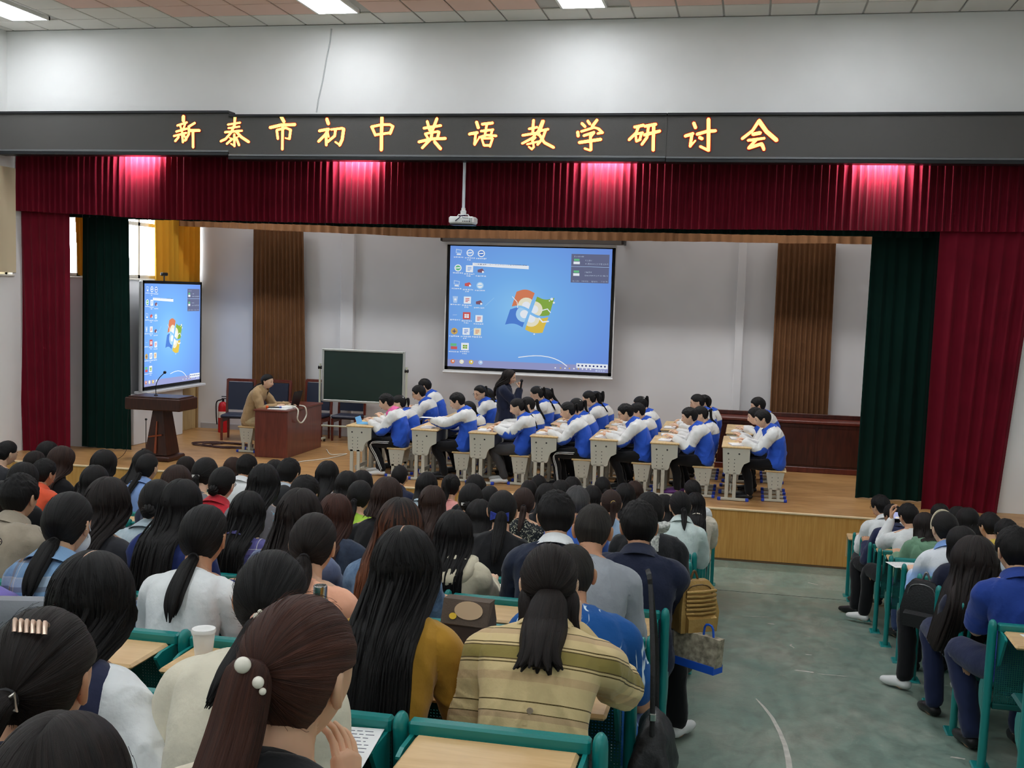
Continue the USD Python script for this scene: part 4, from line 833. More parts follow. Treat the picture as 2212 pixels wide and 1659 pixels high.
def desktop(parent, place, k):
    """place(polygon list in a unit 4:3 frame, layer) -> mesh; builds the desktop's icons, windows and logo as lit flat pieces"""
    col = lambda c: emit(f'screen_{c}_{int(k*100)}', PAL[c], k)
    Lq = {}
    def put(c, g, layer=1): Lq.setdefault((c, layer), []).append(g)
    def flush(name):
        for (c, layer), gs in Lq.items():
            p = part(parent, name, place(unary_union(gs), layer), col(c))
        Lq.clear()
    # frame is 1920 x 1415 (the zoomed crop), y down
    R = lambda x0, y0, x1, y1: sbox(x0, y0, x1, y1)
    def text(x0, y0, x1, h, c='text', seed=0):
        g = random.Random(int(x0*7+y0)+seed); x = x0
        while x < x1-6:
            w = g.uniform(10, 24); put(c, R(x, y0+g.uniform(0, h*.2), min(x1, x+w), y0+h*g.uniform(.75, 1))); x += w+g.uniform(4, 9)
    icons = [(75, 50, 'pale', 'white'), (205, 55, 'white', 'sky'), (335, 60, 'white', 'blue'), (70, 235, 'white', 'green'), (200, 245, 'white', 'sky'), (335, 265, 'brown', 'white'), (60, 420, 'pale', 'white'), (190, 430, 'red', 'white'),
             (330, 435, 'lblue', 'white'), (50, 610, 'pale', 'white'), (185, 615, 'white', 'red'), (325, 640, 'brown', 'white'), (50, 790, 'sky', 'pale'), (185, 800, 'red', 'white'), (325, 830, 'white', 'red'),
             (45, 985, 'gold', 'navy'), (180, 985, 'white', 'blue'), (310, 985, 'cream', 'orange'), (45, 1170, 'green', 'red'), (175, 1165, 'white', 'lime')]
    for i, (x, y, a, b) in enumerate(icons):
        x -= 25; y -= 25; o = Point(x+50, y+50)
        if i in (1, 2, 3, 8): put(a, o.buffer(42)); put(b, o.buffer(30).difference(R(x+20, y+46, x+66, y+56)), 2); put(a, LineString([(x+28, y+52), (x+70, y+46)]).buffer(6), 3)
        elif i in (0, 6): put(a, Polygon([(x+16, y+10), (x+86, y+22), (x+82, y+66), (x+14, y+60)])); put('sky', Polygon([(x+26, y+22), (x+76, y+30), (x+73, y+56), (x+24, y+52)]), 2); put(b, Polygon([(x+30, y+66), (x+70, y+68), (x+78, y+84), (x+22, y+82)]))
        elif i in (13, 19): put(a, R(x+8, y+8, x+90, y+88).buffer(4)); put(b, R(x+24, y+28, x+48, y+48).union(R(x+52, y+28, x+76, y+48)).union(R(x+24, y+52, x+48, y+72)).union(R(x+52, y+52, x+76, y+72)), 2)
        elif i in (5, 7, 11): put(a, Polygon([(x+12, y+36), (x+66, y+20), (x+90, y+50), (x+80, y+70), (x+14, y+66)])); put(b, Point(x+74, y+60).buffer(13), 2)
        elif i == 12: put(a, LineString([(x+20, y+78), (x+24, y+40), (x+50, y+16), (x+84, y+12)]).buffer(4)); put(b, LineString([(x+24, y+52), (x+70, y+50)]).buffer(3))
        elif i == 9: put(a, Polygon([(x+16, y+10), (x+78, y+10), (x+68, y+88), (x+26, y+88)])); put(b, Point(x+48, y+48).buffer(14), 2)
        elif i == 15: put(a, o.buffer(40)); put(b, LineString([(x+50, y+30), (x+50, y+70)]).buffer(4).union(LineString([(x+30, y+50), (x+70, y+50)]).buffer(4)), 2)
        elif i == 18: put(a, R(x+10, y+10, x+80, y+42)); put(b, R(x+14, y+46, x+88, y+80))
        else: put(a, R(x+14, y+8, x+92, y+86).buffer(3)); put(b, R(x+30, y+26, x+76, y+34).union(R(x+30, y+44, x+76, y+52)).union(R(x+30, y+60, x+60, y+68)), 2)
        text(x-8, y+100, x+110, 18, seed=i)
        if i % 3 == 1: text(x+20, y+124, x+70, 16, seed=i+50)
        flush('icon')
    put('white', Polygon([(262, 195), (905, 215), (905, 255), (262, 232)])); text(275, 205, 880, 14, 'grey'); flush('tooltip')
    put('grey', R(1380, 65, 1800, 395)); put('pale', R(1380, 208, 1800, 212), 2)
    for y in (120, 255): put('green', R(1410, y, 1470, y+26), 2); put('white', R(1405, y+32, 1475, y+62), 2)
    for y in (85, 128, 166, 262, 300): text(1410 if y == 85 else 1535, y, 1520 if y == 85 else 1790 if y in (166, 300) else 1610, 20)
    for x in (1400, 1500, 1610, 1715): text(x, 368, x+75, 18)
    flush('gadget_window')
    put('white', Polygon([(1475, 1330), (1825, 1330), (1825, 1385), (1475, 1385)])); [put('navy', Point(1500+42*i, 1357).buffer(11), 2) for i in range(8)]; flush('language_bar')
    for i, (x, c) in enumerate(((60, 'orange'), (165, 'cream'), (275, 'yellow'), (385, 'pale'))): put(c, Point(x, 1370).buffer(26)); put('white', Point(x+4, 1366).buffer(11), 2); flush('taskbar_item')
    for x in (1240, 1300, 1350, 1400, 1450, 1500, 1545, 1590, 1635): put('white' if x % 100 else 'gold', Point(x, 1395).buffer(9)); flush('taskbar_item')
    text(1690, 1378, 1800, 14); text(1690, 1402, 1800, 14); flush('taskbar_item')
    arc = [(820, 1290), (950, 1268), (1080, 1262), (1200, 1280), (1300, 1320), (1370, 1370)]
    put('white', LineString([tuple(p) for p in smoothpath(arc, 24)]).buffer(5)); put('lblue', LineString([(420, 700), (520, 600)]).buffer(1.5)); put('lblue', LineString([(150, 1080), (330, 950)]).buffer(1.5)); flush('light_streak')
    # four-pane flag logo
    def pane_(pts): return Polygon([tuple(p) for p in pts])
    def curve(a, b, bow, n=9):
        a, b = np.array(a, float), np.array(b, float); t = np.linspace(0, 1, n)[:, None]; d = b-a; nn = np.array([-d[1], d[0]]); return a+d*t+nn*bow*np.sin(t*2*PI if abs(bow) < .001 else t*PI)
    sh_ = lambda x, y: (x-130, y-120)
    red_p = np.vstack([curve(sh_(905, 640), sh_(1110, 650), -.16), curve(sh_(1110, 655), sh_(1050, 835), 0.01), curve(sh_(1050, 838), sh_(855, 815), .13)])
    grn_p = np.vstack([curve(sh_(1140, 690), sh_(1330, 700), .14), curve(sh_(1335, 700), sh_(1290, 880), .0101), curve(sh_(1280, 905), sh_(1080, 875), -.12)])
    blu_p = np.vstack([curve(sh_(838, 850), sh_(1045, 865), -.16), curve(sh_(1045, 870), sh_(985, 1055), .0101), curve(sh_(985, 1055), sh_(785, 1030), .13)])
    yel_p = np.vstack([curve(sh_(1065, 900), sh_(1275, 925), .14), curve(sh_(1275, 925), sh_(1215, 1105), .0101), curve(sh_(1215, 1110), sh_(1015, 1080), -.10)])
    for pp, c, hot in ((red_p, 'orange', sh_(1020, 800)), (grn_p, 'lime', sh_(1110, 840)), (blu_p, 'blue', sh_(1000, 900)), (yel_p, 'yellow', sh_(1080, 950))):
        g = pane_(pp).buffer(0); put(c, g); put('cream' if c != 'blue' else 'lblue', g.intersection(Point(hot).buffer(95)), 2); put('white', g.intersection(Point(hot).buffer(48)), 3); flush('logo_pane')
    put('white', LineString([sh_(860, 700), sh_(915, 760), sh_(925, 830)]).buffer(4), 3); put('white', LineString([sh_(1170, 940), sh_(1210, 985), sh_(1275, 975)]).buffer(8), 3); put('white', LineString([sh_(1200, 850), sh_(1260, 830), sh_(1295, 870)]).buffer(6), 3)
    for q in ((1305, 715, 16), (1280, 735, 8), (1330, 755, 12), (1120, 1130, 9)): put('white', Point(sh_(q[0], q[1])).buffer(q[2]), 3)
    flush('logo_highlight')
YSc = 19.62
P00, P10, P01, P11 = at(967, 527, YSc), at(1331, 537, YSc), at(960, 797, YSc), at(1319, 813, YSc)
x0, x1, z1, z0 = (P00[0]+P01[0])/2, (P10[0]+P11[0])/2, (P00[2]+P10[2])/2, (P01[2]+P11[2])/2
scr = thing('projection_screen', 'pull-down screen showing a blue computer desktop with a four-pane flag logo', 'screen')
b_ = .055
def quad_uv(name, parent, V, mat):
    m = trimesh.Trimesh(np.array(V, float), [[0, 1, 2], [0, 2, 3]], process=False); part(parent, name, m, mat, uv=np.array([[0, 0], [1, 0], [1, 1], [0, 1]], float))
ix0, ix1, iz0, iz1 = x0+b_, x1-b_, z0+b_, z1-.02
quad_uv('picture', scr, [(ix0, YSc-.004, iz0), (ix1, YSc-.004, iz0), (ix1, YSc-.004, iz1), (ix0, YSc-.004, iz1)], screen_blue('screen_picture', .86))
part(scr, 'fabric', rbx(x0-.02, x1+.02, YSc, YSc+.004, z0-.04, z1+.14, .001), simple('screen_fabric', (222, 222, 222), .8))
part(scr, 'black_border', cat(bx(x0, ix0, YSc-.003, YSc, z0, z1), bx(ix1, x1, YSc-.003, YSc, z0, z1), bx(x0, x1, YSc-.003, YSc, z0, iz0), bx(x0, x1, YSc-.003, YSc, iz1, z1)), simple('border_black', (14, 14, 16), .7))
part(scr, 'bottom_bar', tube([(x0-.03, YSc+.0, z0-.05), (x1+.03, YSc+.0, z0-.05)], .018, 12), simple('bar_white', (214, 214, 214), .4))
part(scr, 'roller_case', rbx(x0-.12, x1+.14, YSc-.05, YSc+.07, z1+.05, z1+.15, .02), simple('roller_grey', (120, 116, 112), .5))
for xx in (x0-.10, x1+.12): part(scr, 'bracket', rbx(xx-.02, xx+.02, YSc-.06, YSc+.38, z1+.06, z1+.2, .006), simple('bracket_dark', (52, 48, 46), .5))
W1, H1 = ix1-ix0, iz1-iz0
def flatmesh(g, depth): return prism(g.simplify(1.2), 0, depth)
def place_scr(g, layer):
    m = flatmesh(g, 1.); V = np.asarray(m.vertices); t = .0008
    return trimesh.Trimesh(np.stack([ix0+V[:, 0]/1830*W1, YSc-.005-t*layer-V[:, 2]*t*.9, iz1-V[:, 1]/1430*H1], 1), m.faces, process=False)
desktop(scr, place_scr, .86)
# wall screen on the left stage wall, parallel to it
tv = thing('wall_screen', 'large flat screen on the left stage wall, showing the same desktop', 'screen')
tx, ty0, ty1, tz0, tz1 = -10.12, 17.50, 19.62, 1.60, 3.52
part(tv, 'casing', rbx(tx-.07, tx, ty0, ty1, tz0, tz1, .02), simple('screen_casing', (196, 200, 204), .4))
part(tv, 'bezel', cat(bx(tx, tx+.012, ty0+.03, ty1, tz1-.05, tz1), bx(tx, tx+.012, ty0+.03, ty1, tz0+.03, tz0+.09), bx(tx, tx+.012, ty0+.03, ty0+.06, tz0+.03, tz1), bx(tx, tx+.012, ty1-.05, ty1, tz0+.03, tz1)), simple('bezel_black', (14, 15, 18), .4))
part(tv, 'wall_mount', rbx(XS+.005, tx-.06, 18.3, 18.9, 2.1, 3.0, .01), simple('screen_casing', (196, 200, 204), .4))
part(tv, 'tray', rbx(tx-.16, tx+.09, ty0+.02, ty1+.04, tz0-.035, tz0+.015, .01), simple('tray_white', (224, 226, 228), .4))
a0, a1, c0, c1 = ty0+.06, ty1-.05, tz0+.09, tz1-.05
quad_uv('picture', tv, [(tx+.006, a0, c0), (tx+.006, a1, c0), (tx+.006, a1, c1), (tx+.006, a0, c1)], screen_blue('wall_screen_picture', 1.15))
def place_tv(g, layer):
    m = flatmesh(g, 1.); V = np.asarray(m.vertices); t = .0008
    return trimesh.Trimesh(np.stack([tx+.007+t*layer+V[:, 2]*t*.9, a0+V[:, 0]/1830*(a1-a0), c1-V[:, 1]/1430*(c1-c0)], 1), m.faces, process=False)
desktop(tv, place_tv, 1.12)
wc = thing('webcam', 'small black camera on a clip above the wall screen', 'camera', (tx-.06, 18.35, tz1))
part(wc, 'clip', rbx(-.01, .01, -.01, .01, 0, .10, .003), simple('black_plastic', (20, 20, 22), .4)); part(wc, 'camera_body', rbx(-.03, .03, -.09, .09, .09, .15, .012), simple('black_plastic', (20, 20, 22), .4))
solo('plinth', 'white low wall box below the wall screen', 'plinth', rbx(XS+.012, tx-.03, 17.3, 19.0, HS, 1.56, .01), stage_paint)
# projector
_p = at(995, 483, 15.62); pj = thing('projector', 'white ceiling projector hanging on a pole before the valance', 'projector', (_p[0], 15.76, _p[2]-.0))
pw = simple('projector_white', (232, 234, 232), .4)
ztop = 5.6-float(at(995, 483, 15.62)[2])
part(pj, 'pole', tube([(0, 0, .19), (0, 0, ztop)], .022, 14), simple('pole_white', (214, 222, 230), .35))
part(pj, 'collar', cat(lathe([(0, .13), (.042, .13), (.042, .19), (.03, .20), (.03, .23), (0, .23)], 18)), pw, 30)
part(pj, 'mount_frame', cat(tube([(-.10, 0, .09), (-.07, 0, .135), (.07, 0, .135), (.10, 0, .09)], .009, 8), rbx(-.05, .05, -.04, .04, .125, .137, .003)), pw)
part(pj, 'projector_body', rbx(-.185, .185, -.13, .13, .0, .105, .022), pw)
part(pj, 'base_plate', rbx(-.17, .17, -.12, .12, -.018, .0, .006), simple('black_plastic', (20, 20, 22), .4))
for q in range(5): part(pj, 'port', rbx(.02+.025*q, .035+.025*q, -.134, -.128, .03, .042, .001), simple('black_plastic', (20, 20, 22), .4))
part(pj, 'vent', cat([bx(.12+.012*q, .126+.012*q, -.132, -.129, .02, .085) for q in range(4)]), simple('vent_grey', (150, 150, 148), .5))
part(pj, 'cable', cat(tube(smoothpath([(.05, -.02, .13), (-.01, -.10, .11), (-.03, -.145, .075), (-.08, -.135, .04)], 12), .006, 6), tube(smoothpath([(.02, -.05, .12), (.03, -.14, .085), (.11, -.14, .08)], 10), .004, 6)), simple('cable_navy', (28, 32, 70), .5))

# ------------------------------------------------------------------ stage furniture
# lectern
lx, ly = -8.98, 16.15
le = thing('lectern', 'dark wooden lectern with flared foot and slab top', 'lectern', (lx, ly, HS))
dw = MATS['lectern_wood']
hull_ = lambda P: man2tri(m3.Manifold.hull_points(np.array(P, float)))
part(le, 'column', hull_([(s_*a, t_*b, z) for (a, b, z) in ((.19, .20, .09), (.085, .14, .80)) for s_ in (-1, 1) for t_ in (-1, 1)]), dw)
part(le, 'base', rbx(-.28, .27, -.28, .25, 0, .08, .02), dw); part(le, 'top_slab', rbx(-.48, .46, -.30, .28, .80, .99, .015), dw); part(le, 'top_ledge', rbx(-.44, .42, -.26, .24, .985, 1.01, .008), dw)
org = simple('inlay_orange', (132, 62, 30), .5)
part(le, 'inlay', cat(hull_([(-.022, -.218-.005, .12), (.022, -.218-.005, .12), (-.01, -.17, .62), (.01, -.17, .62), (-.01, -.16, .62), (0, -.21, .12)]), hull_([(-.13, -.200, .36), (.10, -.200, .40), (-.13, -.205, .385), (.10, -.205, .425), (0, -.18, .39)])), org)
mk = simple('black_plastic', (20, 20, 22), .4)
mc = thing('gooseneck_microphone', 'black gooseneck microphone on the lectern', 'microphone', (lx-.10, ly-.02, HS+1.01))
part(mc, 'stem', tube(smoothpath([(0, 0, 0), (0, 0, .16), (.05, 0, .27), (.14, 0, .36)], 14), .006, 7), mk); part(mc, 'foot', lathe([(0, 0), (.03, 0), (.03, .012), (0, .02)], 14), mk); part(mc, 'capsule', xf(moved(trimesh.creation.icosphere(2, .024)), np.eye(3), np.array([.15, 0, .37])), mk, True)
ms_ = thing('floor_microphone', 'thin black microphone stand on the stage left of the lectern', 'microphone', (-9.72, 16.95, HS))
part(ms_, 'foot', lathe([(0, 0), (.07, 0), (.07, .02), (.02, .03), (0, .03)], 16), mk); part(ms_, 'stem', tube([(0, 0, .02), (0, 0, .50)], .006, 7), mk); part(ms_, 'capsule', xf(trimesh.creation.icosphere(2, .02), np.eye(3), np.array([0, 0, .51])), mk, True)
cb = simple('cable_brown', (70, 44, 40), .6); cw = simple('cable_white', (222, 218, 202), .5); cbk = simple('cable_black', (26, 24, 24), .6)
def loops(cx, cy, n, r, seed, z=HS+.008, sq=1.6):
    g = np.random.default_rng(seed); pts = []
    for i in range(n*9):
        a_ = i/9*2*PI; pts.append((cx+r*(.6+.4*g.random())*math.cos(a_)*sq+.03*i/9*(-1)**(i//9), cy+r*(.55+.4*g.random())*math.sin(a_), z+.006*((i//9) % 4)))
    return smoothpath(pts, n*30)
solo('cable_coil', 'tangle of reddish brown cables on the stage right of the lectern', 'cable', tube(loops(-8.75, 17.9, 7, .34, 3), .009, 6), cb, True)
solo('cable', 'dark cable lying along the stage by the chairs', 'cable', tube(smoothpath([(-8.9, 18.9, HS+.01), (-8.5, 18.7, HS+.01), (-8.3, 18.45, HS+.01), (-8.05, 18.2, HS+.01)], 20), .010, 6), cbk, True)
solo('cable', 'black cable hanging from the lectern to the floor', 'cable', tube(smoothpath([(lx-.50, ly-.1, HS+.98), (lx-.51, ly-.15, HS+.6), (lx-.50, ly-.2, HS+.15), (lx-.55, ly-.5, HS+.008), (lx-.8, ly-.55, HS+.008), (lx-.6, ly-.75, HS+.008)], 26), .004, 5), cbk, True)
solo('cable', 'white power cable on the stage right of the podium desk', 'cable', tube(smoothpath([(-6.98, 18.1, HS+.008), (-6.7, 17.6, HS+.008), (-6.5, 17.8, HS+.008), (-6.6, 17.2, HS+.008), (-6.85, 16.75, HS+.008), (-6.9, 16.55, HS+.008)], 30), .009, 6), cw, True)
solo('plug', 'white plug at the end of the power cable', 'plug', rbx(-6.98, -6.88, 16.46, 16.54, HS, HS+.045, .012), cw)
# podium desk
pd = thing('podium_desk', 'reddish brown solid desk with laptop seen end-on', 'desk')
px0, px1, py0, py1, pz = -7.78, -7.22, 16.95, 18.45, HS+.78
rw = MATS['red_wood']
part(pd, 'top_panel', rbx(px0-.02, px1+.02, py0-.02, py1+.02, pz-.03, pz, .006), rw)
part(pd, 'end_panel', rbx(px0, px1, py0, py0+.03, HS, pz-.03, .004), rw); part(pd, 'end_panel', rbx(px0, px1, py1-.03, py1, HS, pz-.03, .004), rw)
part(pd, 'front_panel', rbx(px1-.03, px1, py0+.03, py1-.03, HS, pz-.03, .004), rw); part(pd, 'shelf', rbx(px0+.02, px1-.03, py0+.03, py1-.03, HS+.4, HS+.42, .003), rw)
lt = thing('laptop', 'open black laptop on the podium desk', 'laptop', (-7.52, 17.75, pz))
part(lt, 'keyboard_base', rbx(-.13, .10, -.18, .18, 0, .02, .005), mk)
lid = rbx(-.005, .005, -.18, .18, 0, .24, .004); c_, s_ = math.cos(.25), math.sin(.25); V = np.asarray(lid.vertices); lid = trimesh.Trimesh(np.stack([c_*V[:, 0]+s_*V[:, 2]+.10, V[:, 1], -s_*V[:, 0]+c_*V[:, 2]+.018], 1), lid.faces, process=False)
part(lt, 'lid', lid, mk)
paperm = simple('paper_white', (240, 240, 238), .7)
hm = thing('handheld_microphone', 'black handheld microphone with an orange grille on the podium desk', 'microphone', (-7.62, 17.12, pz+.02))
part(hm, 'handle', tube([(0, 0, 0), (.09, .03, .002), (.2, .06, .004)], [.017, .015, .013], 10), mk); part(hm, 'grille', xf(trimesh.creation.icosphere(2, .026), np.eye(3), np.array([-.02, -.006, .006])), simple('orange_foam', (220, 90, 30), .8), True); part(hm, 'collar_ring', tube([(.17, .052, .003), (.2, .06, .004)], .0165, 10), simple('ring_blue', (40, 60, 160), .4))
solo('paper_stack', 'stack of white papers and a book on the podium desk', 'papers', cat(rbx(-7.60, -7.28, 17.02, 17.42, pz, pz+.012, .002), rbx(-7.56, -7.3, 17.2, 17.5, pz+.012, pz+.03, .002)), paperm)
solo('cable', 'thick white cable looping over the edge of the podium desk', 'cable', tube(smoothpath([(-7.45, 17.45, pz+.03), (-7.28, 17.35, pz+.03), (-7.18, 17.3, pz-.02), (-7.17, 17.25, pz-.16), (-7.16, 17.4, pz-.24), (-7.16, 17.6, pz-.14), (-7.18, 17.6, pz+.0), (-7.3, 17.65, pz+.02)], 34), .013, 8), cw, True)
# black-green chalkboard on stand
bd = thing('chalkboard', 'dark green chalkboard on a wheeled metal stand', 'chalkboard', (0, 0, 0))
yb_ = 18.9; A_, B_ = at(699, 755, yb_), at(871, 872, yb_); bx0, bx1, bz1, bz0 = float(A_[0]), float(B_[0]), float(A_[2]), float(B_[2])
part(bd, 'board', rbx(bx0, bx1, yb_-.012, yb_+.012, bz0, bz1, .003), simple('board_green', (30, 52, 46), .45, var=.08, vscale=3))
bf = simple('board_frame', (196, 200, 196), .35, metal=.5)
for q in ((bx0-.02, bx0+.02, bz0-.02, bz1+.02), (bx1-.02, bx1+.02, bz0-.02, bz1+.02), (bx0, bx1, bz1-.015, bz1+.02), (bx0, bx1, bz0-.03, bz0+.01)): part(bd, 'frame_rail', rbx(q[0], q[1], yb_-.022, yb_+.018, q[2], q[3], .005), bf)
stm = simple('stand_cream', (200, 204, 184), .4)
for xx in (bx0-.06, bx1+.05):
    part(bd, 'upright', tube([(xx, yb_, HS+.06), (xx, yb_, bz1-.25)], .02, 10), stm); part(bd, 'foot_bar', rbx(xx-.02, xx+.02, yb_-.28, yb_+.28, HS+.045, HS+.08, .006), stm); part(bd, 'knob', tube([(xx-.03, yb_, bz1-.32), (xx+.03, yb_, bz1-.32)], .03, 10), mk)
    for yy in (-.26, .26): part(bd, 'castor', tube([(xx-.012, yb_+yy, HS+.024), (xx+.012, yb_+yy, HS+.024)], .024, 12), mk)
part(bd, 'cross_bar', tube([(bx0-.06, yb_, HS+.32), (bx1+.05, yb_, HS+.32)], .016, 8), stm)
# leather-backed chairs along the back wall
navy_l = simple('navy_leather', (36, 42, 62), .4, bump=.1, bscale=60)
def meeting_chair(loc, rz, label):
    t = thing('meeting_chair', label, 'chair', loc, rz, 'dark padded chairs along the back wall')
    part(t, 'seat', rbx(-.24, .24, -.24, .24, .40, .47, .025), navy_l)
    part(t, 'backrest', hull_([(sx*.22, -.22-.05*k_+o_, .52+.5*k_) for sx in (-1, 1) for k_ in (0, 1) for o_ in (0, .05)]), navy_l)
    part(t, 'back_frame', cat(*[hull_([(sx*.25+e_, -.23-.05*k_+o_, .45+.62*k_) for e_ in (-.02, .02) for k_ in (0, 1) for o_ in (0, .04)]) for sx in (-1, 1)], hull_([(sx*.25, -.28+o_, 1.03+e_) for sx in (-1, 1) for o_ in (0, .04) for e_ in (0, .05)])), rw)
    for sx in (-1, 1):
        for sy in (-1, 1): part(t, 'leg', hull_([(sx*.22+a_*r_, sy*.2+b_*r_, z) for a_ in (-1, 1) for b_ in (-1, 1) for (r_, z) in ((.016, 0), (.022, .41))]), rw)
        part(t, 'side_rail', rbx(sx*.22-.015, sx*.22+.015, -.2, .2, .33, .40, .004), rw)
    return t
for (cx, cy, rz, lab) in ((-8.95, 18.75, -PI/2*1.9, 'dark padded wooden chair nearest the fire extinguisher'), (-8.35, 18.9, PI, 'dark padded wooden chair behind the seated person in beige'), (-7.72, 19.35, PI, 'dark padded wooden chair between the podium desk and the brown curtain'), (-7.12, 19.5, PI, 'dark padded wooden chair behind the left edge of the chalkboard')):
    meeting_chair((cx, cy, HS), rz, lab)
# fire extinguisher
fe = thing('fire_extinguisher', 'red fire extinguisher on the floor by the back wall', 'fire extinguisher', (-9.62, 19.55, HS))
part(fe, 'cylinder', lathe([(0, 0), (.085, 0), (.09, .02), (.09, .48), (.07, .55), (.03, .58), (0, .58)], 24), simple('extinguisher_red', (190, 26, 34), .3), 40)
part(fe, 'valve', cat(tube([(0, 0, .57), (0, 0, .63)], .022, 10), rbx(-.03, .11, -.012, .012, .63, .645, .004), rbx(-.03, .12, -.012, .012, .67, .685, .004)), mk)
part(fe, 'hose', tube(smoothpath([(-.02, -.02, .62), (-.12, -.03, .56), (-.11, -.05, .3), (-.095, -.05, .15)], 14), .012, 7), mk); part(fe, 'label_band', tube([(0, 0, .28), (0, 0, .40)], .0912, 24), simple('label_cream', (226, 214, 196), .6))
# dark bench cabinet at the right
cbn = thing('long_cabinet', 'long dark red wooden bench cabinet by the back wall at right', 'cabinet')
cx0, cx1, cyf = -.45, 1.95, 18.85; cz = HS+.80
part(cbn, 'carcass', rbx(cx0, cx1, cyf, cyf+.5, HS, cz, .01), MATS['dark_wood']); part(cbn, 'top_rail', rbx(cx0-.02, cx1+.02, cyf-.03, cyf+.52, cz, cz+.05, .01), rw)
for q in range(3): part(cbn, 'front_panel', rbx(cx0+.04+.8*q, cx0+.80+.8*q, cyf-.012, cyf, HS+.12, cz-.06, .006), MATS['dark_wood'])
part(cbn, 'plinth', rbx(cx0, cx1, cyf-.02, cyf, HS, HS+.09, .006), rw)
part(cbn, 'back_rail', rbx(cx0, cx1, cyf+.46, cyf+.5, cz+.05, cz+.12, .006), MATS['dark_wood'])

# ------------------------------------------------------------------ student desks and stools (students face left, towards -x)
sgrey = simple('desk_grey', (196, 194, 180), .45, bump=.05, bscale=200); sblue = simple('cap_blue', (40, 70, 190), .4); hole = simple('hole_dark', (58, 58, 56), .7)
def student_desk(name, label, loc, group):
    t = thing(name, label, 'desk', loc, 0, group)                      # origin: front left corner of the top at floor level; 0.40 deep (x), 0.60 wide (y)
    part(t, 'desktop', rbx(-.005, .405, 0, .60, .735, .76, .008), MATS['student_top'])
    side = Polygon([(.01, .735), (.385, .735), (.385, .56), (.36, .545), (.31, .52), (.285, .47), (.27, .40), (.25, .375), (.05, .375), (.03, .40)])
    for yy in (.012, .563): part(t, 'side_panel', moved(up_xz(prism(side, 0, .025)), y=yy+.025), sgrey)
    part(t, 'drawer', rbx(.02, .38, .04, .56, .57, .72, .004), simple('desk_dark', (72, 76, 76), .6))
    for yy in (.012, .563):
        for xx in (.06, .165): part(t, 'leg', rbx(xx, xx+.05, yy, yy+.028, .03, .40, .004), sgrey)
        part(t, 'foot_bar', rbx(-.02, .38, yy-.008, yy+.036, .006, .042, .005), sgrey)
        for xx in (-.035, .345): part(t, 'foot_cap', rbx(xx, xx+.05, yy-.012, yy+.04, 0, .046, .008), sblue)
    part(t, 'stretcher', rbx(.13, .15, .04, .56, .10, .16, .004), sgrey)
    part(t, 'adjusting_holes', cat([tube([(xx, .0115, z), (xx, .0105, z)], .007, 8) for xx in (.10, .18) for z in (.43, .48, .53, .58)]+[tube([(xx, .0115, .66), (xx, .0105, .66)], .013, 8) for xx in (.09, .24)]), hole)
    return t
def student_stool(name, label, loc, group):
    t = thing(name, label, 'stool', loc, 0, group)
    part(t, 'seat', rbx(-.15, .15, 0, .34, .415, .44, .008), MATS['student_top'])
    side = Polygon([(-.125, .415), (.125, .415), (.085, .17), (-.085, .17)])
    for yy in (.012, .303):
        part(t, 'side_panel', moved(up_xz(prism(side, 0, .022)), y=yy+.022), sgrey)
        for xx in (-.075, .03): part(t, 'leg', rbx(xx, xx+.045, yy, yy+.024, .03, .2, .003), sgrey)
        part(t, 'foot_bar', rbx(-.16, .16, yy-.006, yy+.032, .006, .04, .004), sgrey)
        for xx in (-.175, .13): part(t, 'foot_cap', rbx(xx, xx+.045, yy-.01, yy+.036, 0, .044, .007), sblue)
    part(t, 'adjusting_holes', cat([tube([(xx, .0115, z), (xx, .0105, z)], .006, 8) for xx in (-.04, .04) for z in (.24, .29, .34)]), hole)
    return t
DX = [-5.77, -4.77, -3.90, -2.99, -2.13, -1.27, -.28]; DY = [15.74, 16.36, 17.35, 17.97]
colw = ['first', 'second', 'third', 'fourth', 'fifth', 'sixth', 'seventh']; roww = ['front', 'second', 'third', 'rear']
d0 = s0 = None
for r in range(4):
    for c in range(7):
        if r >= 2 and c == 6: pass
        loc = (DX[c]+(.0 if r < 2 else .02), DY[r], HS); lab = f'pale grey student desk with wooden top, {roww[r]} row, {colw[c]} from the left'
        if d0 is None: d0 = student_desk('student_desk', lab, loc, 'student desks on the stage')
        else: copy_of(d0, 'student_desk', lab, 'desk', loc, 0, 'student desks on the stage')
        loc = (DX[c]+.74, DY[r]+.13, HS); lab = f'grey stool with wooden seat, {roww[r]} row, {colw[c]} from the left'
        if s0 is None: s0 = student_stool('student_stool', lab, loc, 'student stools on the stage')
        else: copy_of(s0, 'student_stool', lab, 'stool', loc, 0, 'student stools on the stage')
copy_of(s0, 'student_stool', 'grey stool under the person in beige at the podium desk', 'stool', (-8.1, 17.3, HS), 0, 'student stools on the stage')

